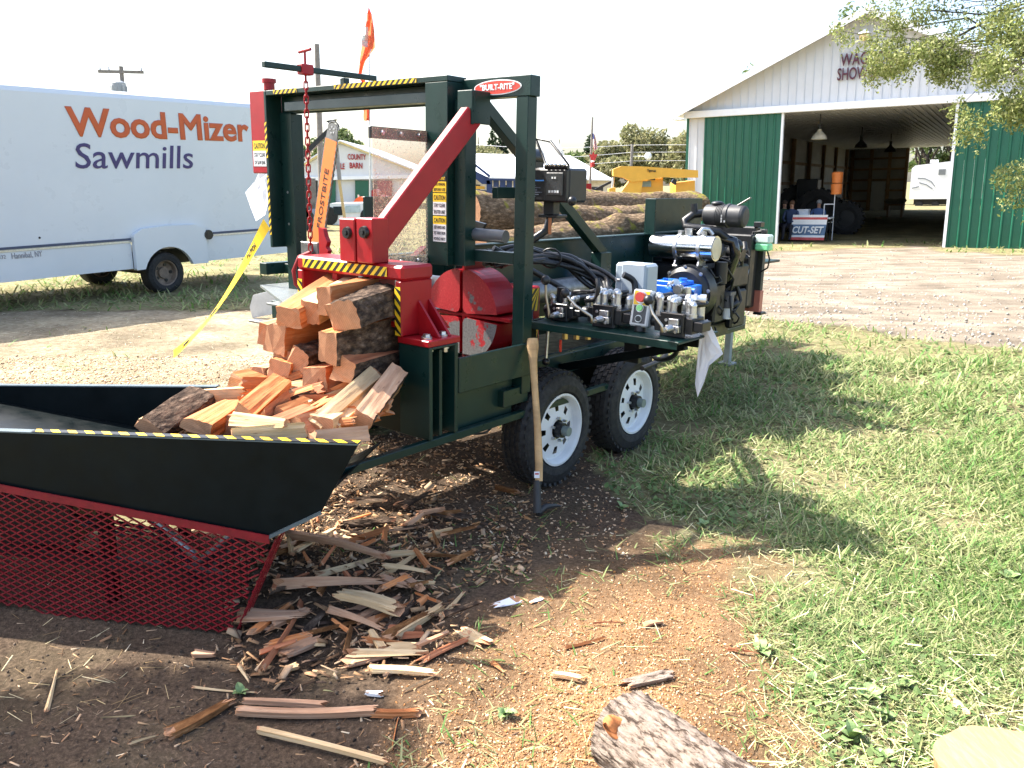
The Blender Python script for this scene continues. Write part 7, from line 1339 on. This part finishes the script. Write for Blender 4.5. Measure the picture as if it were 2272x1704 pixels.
for i, (lb, c, a, b, w, h, wd, sc_) in enumerate((('rough orange-brown bark strip lying in the lower left shadow', 'D6', (1190, 880), (1600, 660), 90, .025, ORBARK, 'slab'), ('thin curled sliver above the bark strip', 'D6', (1365, 535), (1790, 575), 20, .008, SPLITPALE, 'tri'), ('white upright sliver catching the sun at the left', 'D6', (330, 700), (400, 420), 26, .01, SPLITPALE, 'tri'), ('thin stick left of the bark strip', 'D6', (915, 935), (1100, 880), 14, .008, SPLITPALE, 'tri'), ('pink chip in front of the mesh bottom edge', 'D6', (1365, 310), (1510, 320), 50, .02, PINKWOOD, 'rect'), ('pale splinter standing below the mesh corner', 'D6', (1680, 390), (1745, 500), 30, .012, SPLITPALE, 'tri'), ('orange board under the lower lip of the hopper', 'D2', (1480, 960), (1660, 890), 40, .02, SPLIT, 'slab'), ('white chip lying in the grass near the log block', 'D4', (1850, 790), (1945, 885), 34, .015, SPLITPALE, 'slab'), ('small white stick upright at the sawdust edge', 'D4', (984, 530), (990, 596), 16, .012, SPLITPALE, 'rect'), ('brown twig beside the small white stick', 'D4', (850, 590), (985, 610), 14, .012, SPLITRED, 'tri'), ('flat bark plate at the end of the grey log', 'D4', (400, 750), (590, 705), 60, .012, BARKG, 'slab'), ('orange splinter on the sawdust left of the grey log', 'D4', (110, 582), (290, 535), 16, .012, SPLIT, 'tri'), ('dark twig on the sawdust above the orange splinter', 'D4', (240, 470), (375, 470), 9, .008, SPLITRED, 'tri'), ('grey chip on the sawdust above the grey log', 'D4', (485, 475), (545, 465), 30, .01, PINKWOOD, 'slab'), ('curled bark chip at the left of the grey log', 'D4', (60, 710), (180, 730), 30, .015, SPLITPALE, 'slab'), ('long dry stem lying in the grass past the shadow', 'D4', (1510, 35), (1685, 105), 9, .008, PINKWOOD, 'tri'), ('dark bark strip across the right of the litter heap', 'D3', (945, 745), (1150, 520), 70, .02, BARK, 'slab'), ('small white paper scrap in the shadow', 'D3', (1885, 490), (1935, 470), 30, .002, PAPER, 'slab'), ('speckled white paper scrap right of the litter heap', 'D3', (1660, 510), (1800, 470), 70, .003, PAPER, 'slab'), ('white chip below the yellow bent stick', 'D3', (870, 1065), (955, 1070), 34, .012, LABELW, 'slab'), ('orange chip on the sawdust right of the bright chip', 'D3', (1640, 870), (1700, 925), 40, .012, SPLIT, 'tri'), ('small bark flake by the front tyre', 'D1', (0, 1420), (120, 1450), 30, .03, ORBARK, 'slab'))):
    gp(lb, c, a, b, w, h, wd, sc_, (), 160+i, .008 if 'paper' not in lb else .004, .6 if sc_ == 'tri' else 1)
rr = random.Random(77)
for i in range(34):
    u, v = rr.uniform(540, 1000), rr.uniform(1120, 1480); p = gg(u, v)
    if not inside(DEB, np.array([p.x]), np.array([p.y]))[0]: continue
    a_ = rr.uniform(-.6, 1.2); Lg = rr.uniform(.10, .26); q = p+Vector((math.cos(a_), math.sin(a_), 0))*Lg; zz = float(gz(p.x, p.y))+rr.uniform(.02, .05); p.z = zz; q.z = zz+rr.uniform(-.01, .03)
    firewood('ragged slab lying in the litter heap below the red mesh', p, q, rr.uniform(.03, .07), rr.uniform(.012, .03), rr.uniform(-.4, .4), rr.choice(('tri', 'slab', 'wedge')), rr.choice(((), (), (2,))), 500+i, rr.choice((SPLIT, SPLITPALE, PINKWOOD, PINKWOOD, ORBARK, BARK)), name='wood_scrap', cat='wood scrap', group='ragged slabs in the litter heap', taper=rr.uniform(.4, .9), rag=.07)
for i in range(60):
    u, v = rr.uniform(560, 1010), rr.uniform(1160, 1480); p = gg(u, v)
    if not inside(DEB, np.array([p.x]), np.array([p.y]))[0]: continue
    a_ = rr.uniform(0, 3.14); Lg = rr.uniform(.05, .16); q = p+Vector((math.cos(a_), math.sin(a_), 0))*Lg; zz = float(gz(p.x, p.y))+rr.uniform(.02, .06); p.z = zz; q.z = zz+rr.uniform(-.02, .03)
    firewood('small splinter lying in the litter heap below the red mesh', p, q, rr.uniform(.015, .04), rr.uniform(.008, .02), rr.uniform(0, 1), rr.choice(('tri', 'slab', 'rect')), (), 300+i, rr.choice((SPLIT, SPLITPALE, SPLITRED, PINKWOOD, ORBARK, BARK)), name='splinter', cat='splinter', group='small splinters in the litter heap', taper=.6)
# broad-leaved plantains
def leafmesh():
    mb = MB(); n = 8
    for i in range(n):
        t0, t1_ = i/n, (i+1)/n; wf = lambda t: .34*math.sin(math.pi*min(1, t*.93+.06))**.8; zf = lambda t: .25*math.sin(t*2.6)
        for sgn in (-1, 1): mb.add([(t0, 0, zf(t0)-.02), (t1_, 0, zf(t1_)-.02), (t1_, sgn*wf(t1_), zf(t1_)+.05), (t0, sgn*wf(t0), zf(t0)+.05)], [(0, 1, 2, 3) if sgn > 0 else (3, 2, 1, 0)], 0, True)
    return mb
WEED = paint('plantain_leaf', (.17, .25, .09), .5, var=.25, scale=3)
lm = None
for i, (u, v, sz, lb) in enumerate(((1925, 1545, .085, 'broad plantain left of the log block'), (1960, 1590, .07, 'plantain just above the lowest grass clump'), (1800, 1515, .05, 'small plantain between the grey log and the log block'), (2010, 1530, .06, 'plantain close behind the white chip'), (1890, 1640, .085, 'bright plantain at the bottom edge of the grass'), (1955, 1680, .06, 'low plantain at the very bottom of the grass'), (1690, 1450, .07, 'plantain beside the small white stick'), (1120, 1590, .055, 'pale weed growing in the sawdust'), (1610, 985, .07, 'tall leafed weed at the edge of the machine shadow'), (1560, 1170, .06, 'round-leafed weed in the shadow of the arch'), (1905, 1400, .06, 'bright weed in the open grass'), (1380, 1130, .06, 'dark weed near the front tyre'), (2240, 1290, .09, 'leafy weed at the right edge of the grass'), (530, 1500, .05, 'small weed in the dark dirt below the mesh'))):
    p = gnd(u, v); p.z = float(gz(p.x, p.y))+.004; t = thing('plantain', lb, 'plant', tuple(p), rr.uniform(0, 6)); n = rr.randint(5, 7)
    for k in range(n):
        if lm is None: lm = leafmesh().build('leaf', WEED, t); o = lm
        else: o = lm.copy(); COL.objects.link(o); o.parent = t
        s_ = sz*rr.uniform(.5, .9); o.scale = (s_, s_, s_); o.rotation_euler = (rr.uniform(-.3, .3), -rr.uniform(.1, .7), 2*math.pi*k/n+rr.uniform(-.3, .3))
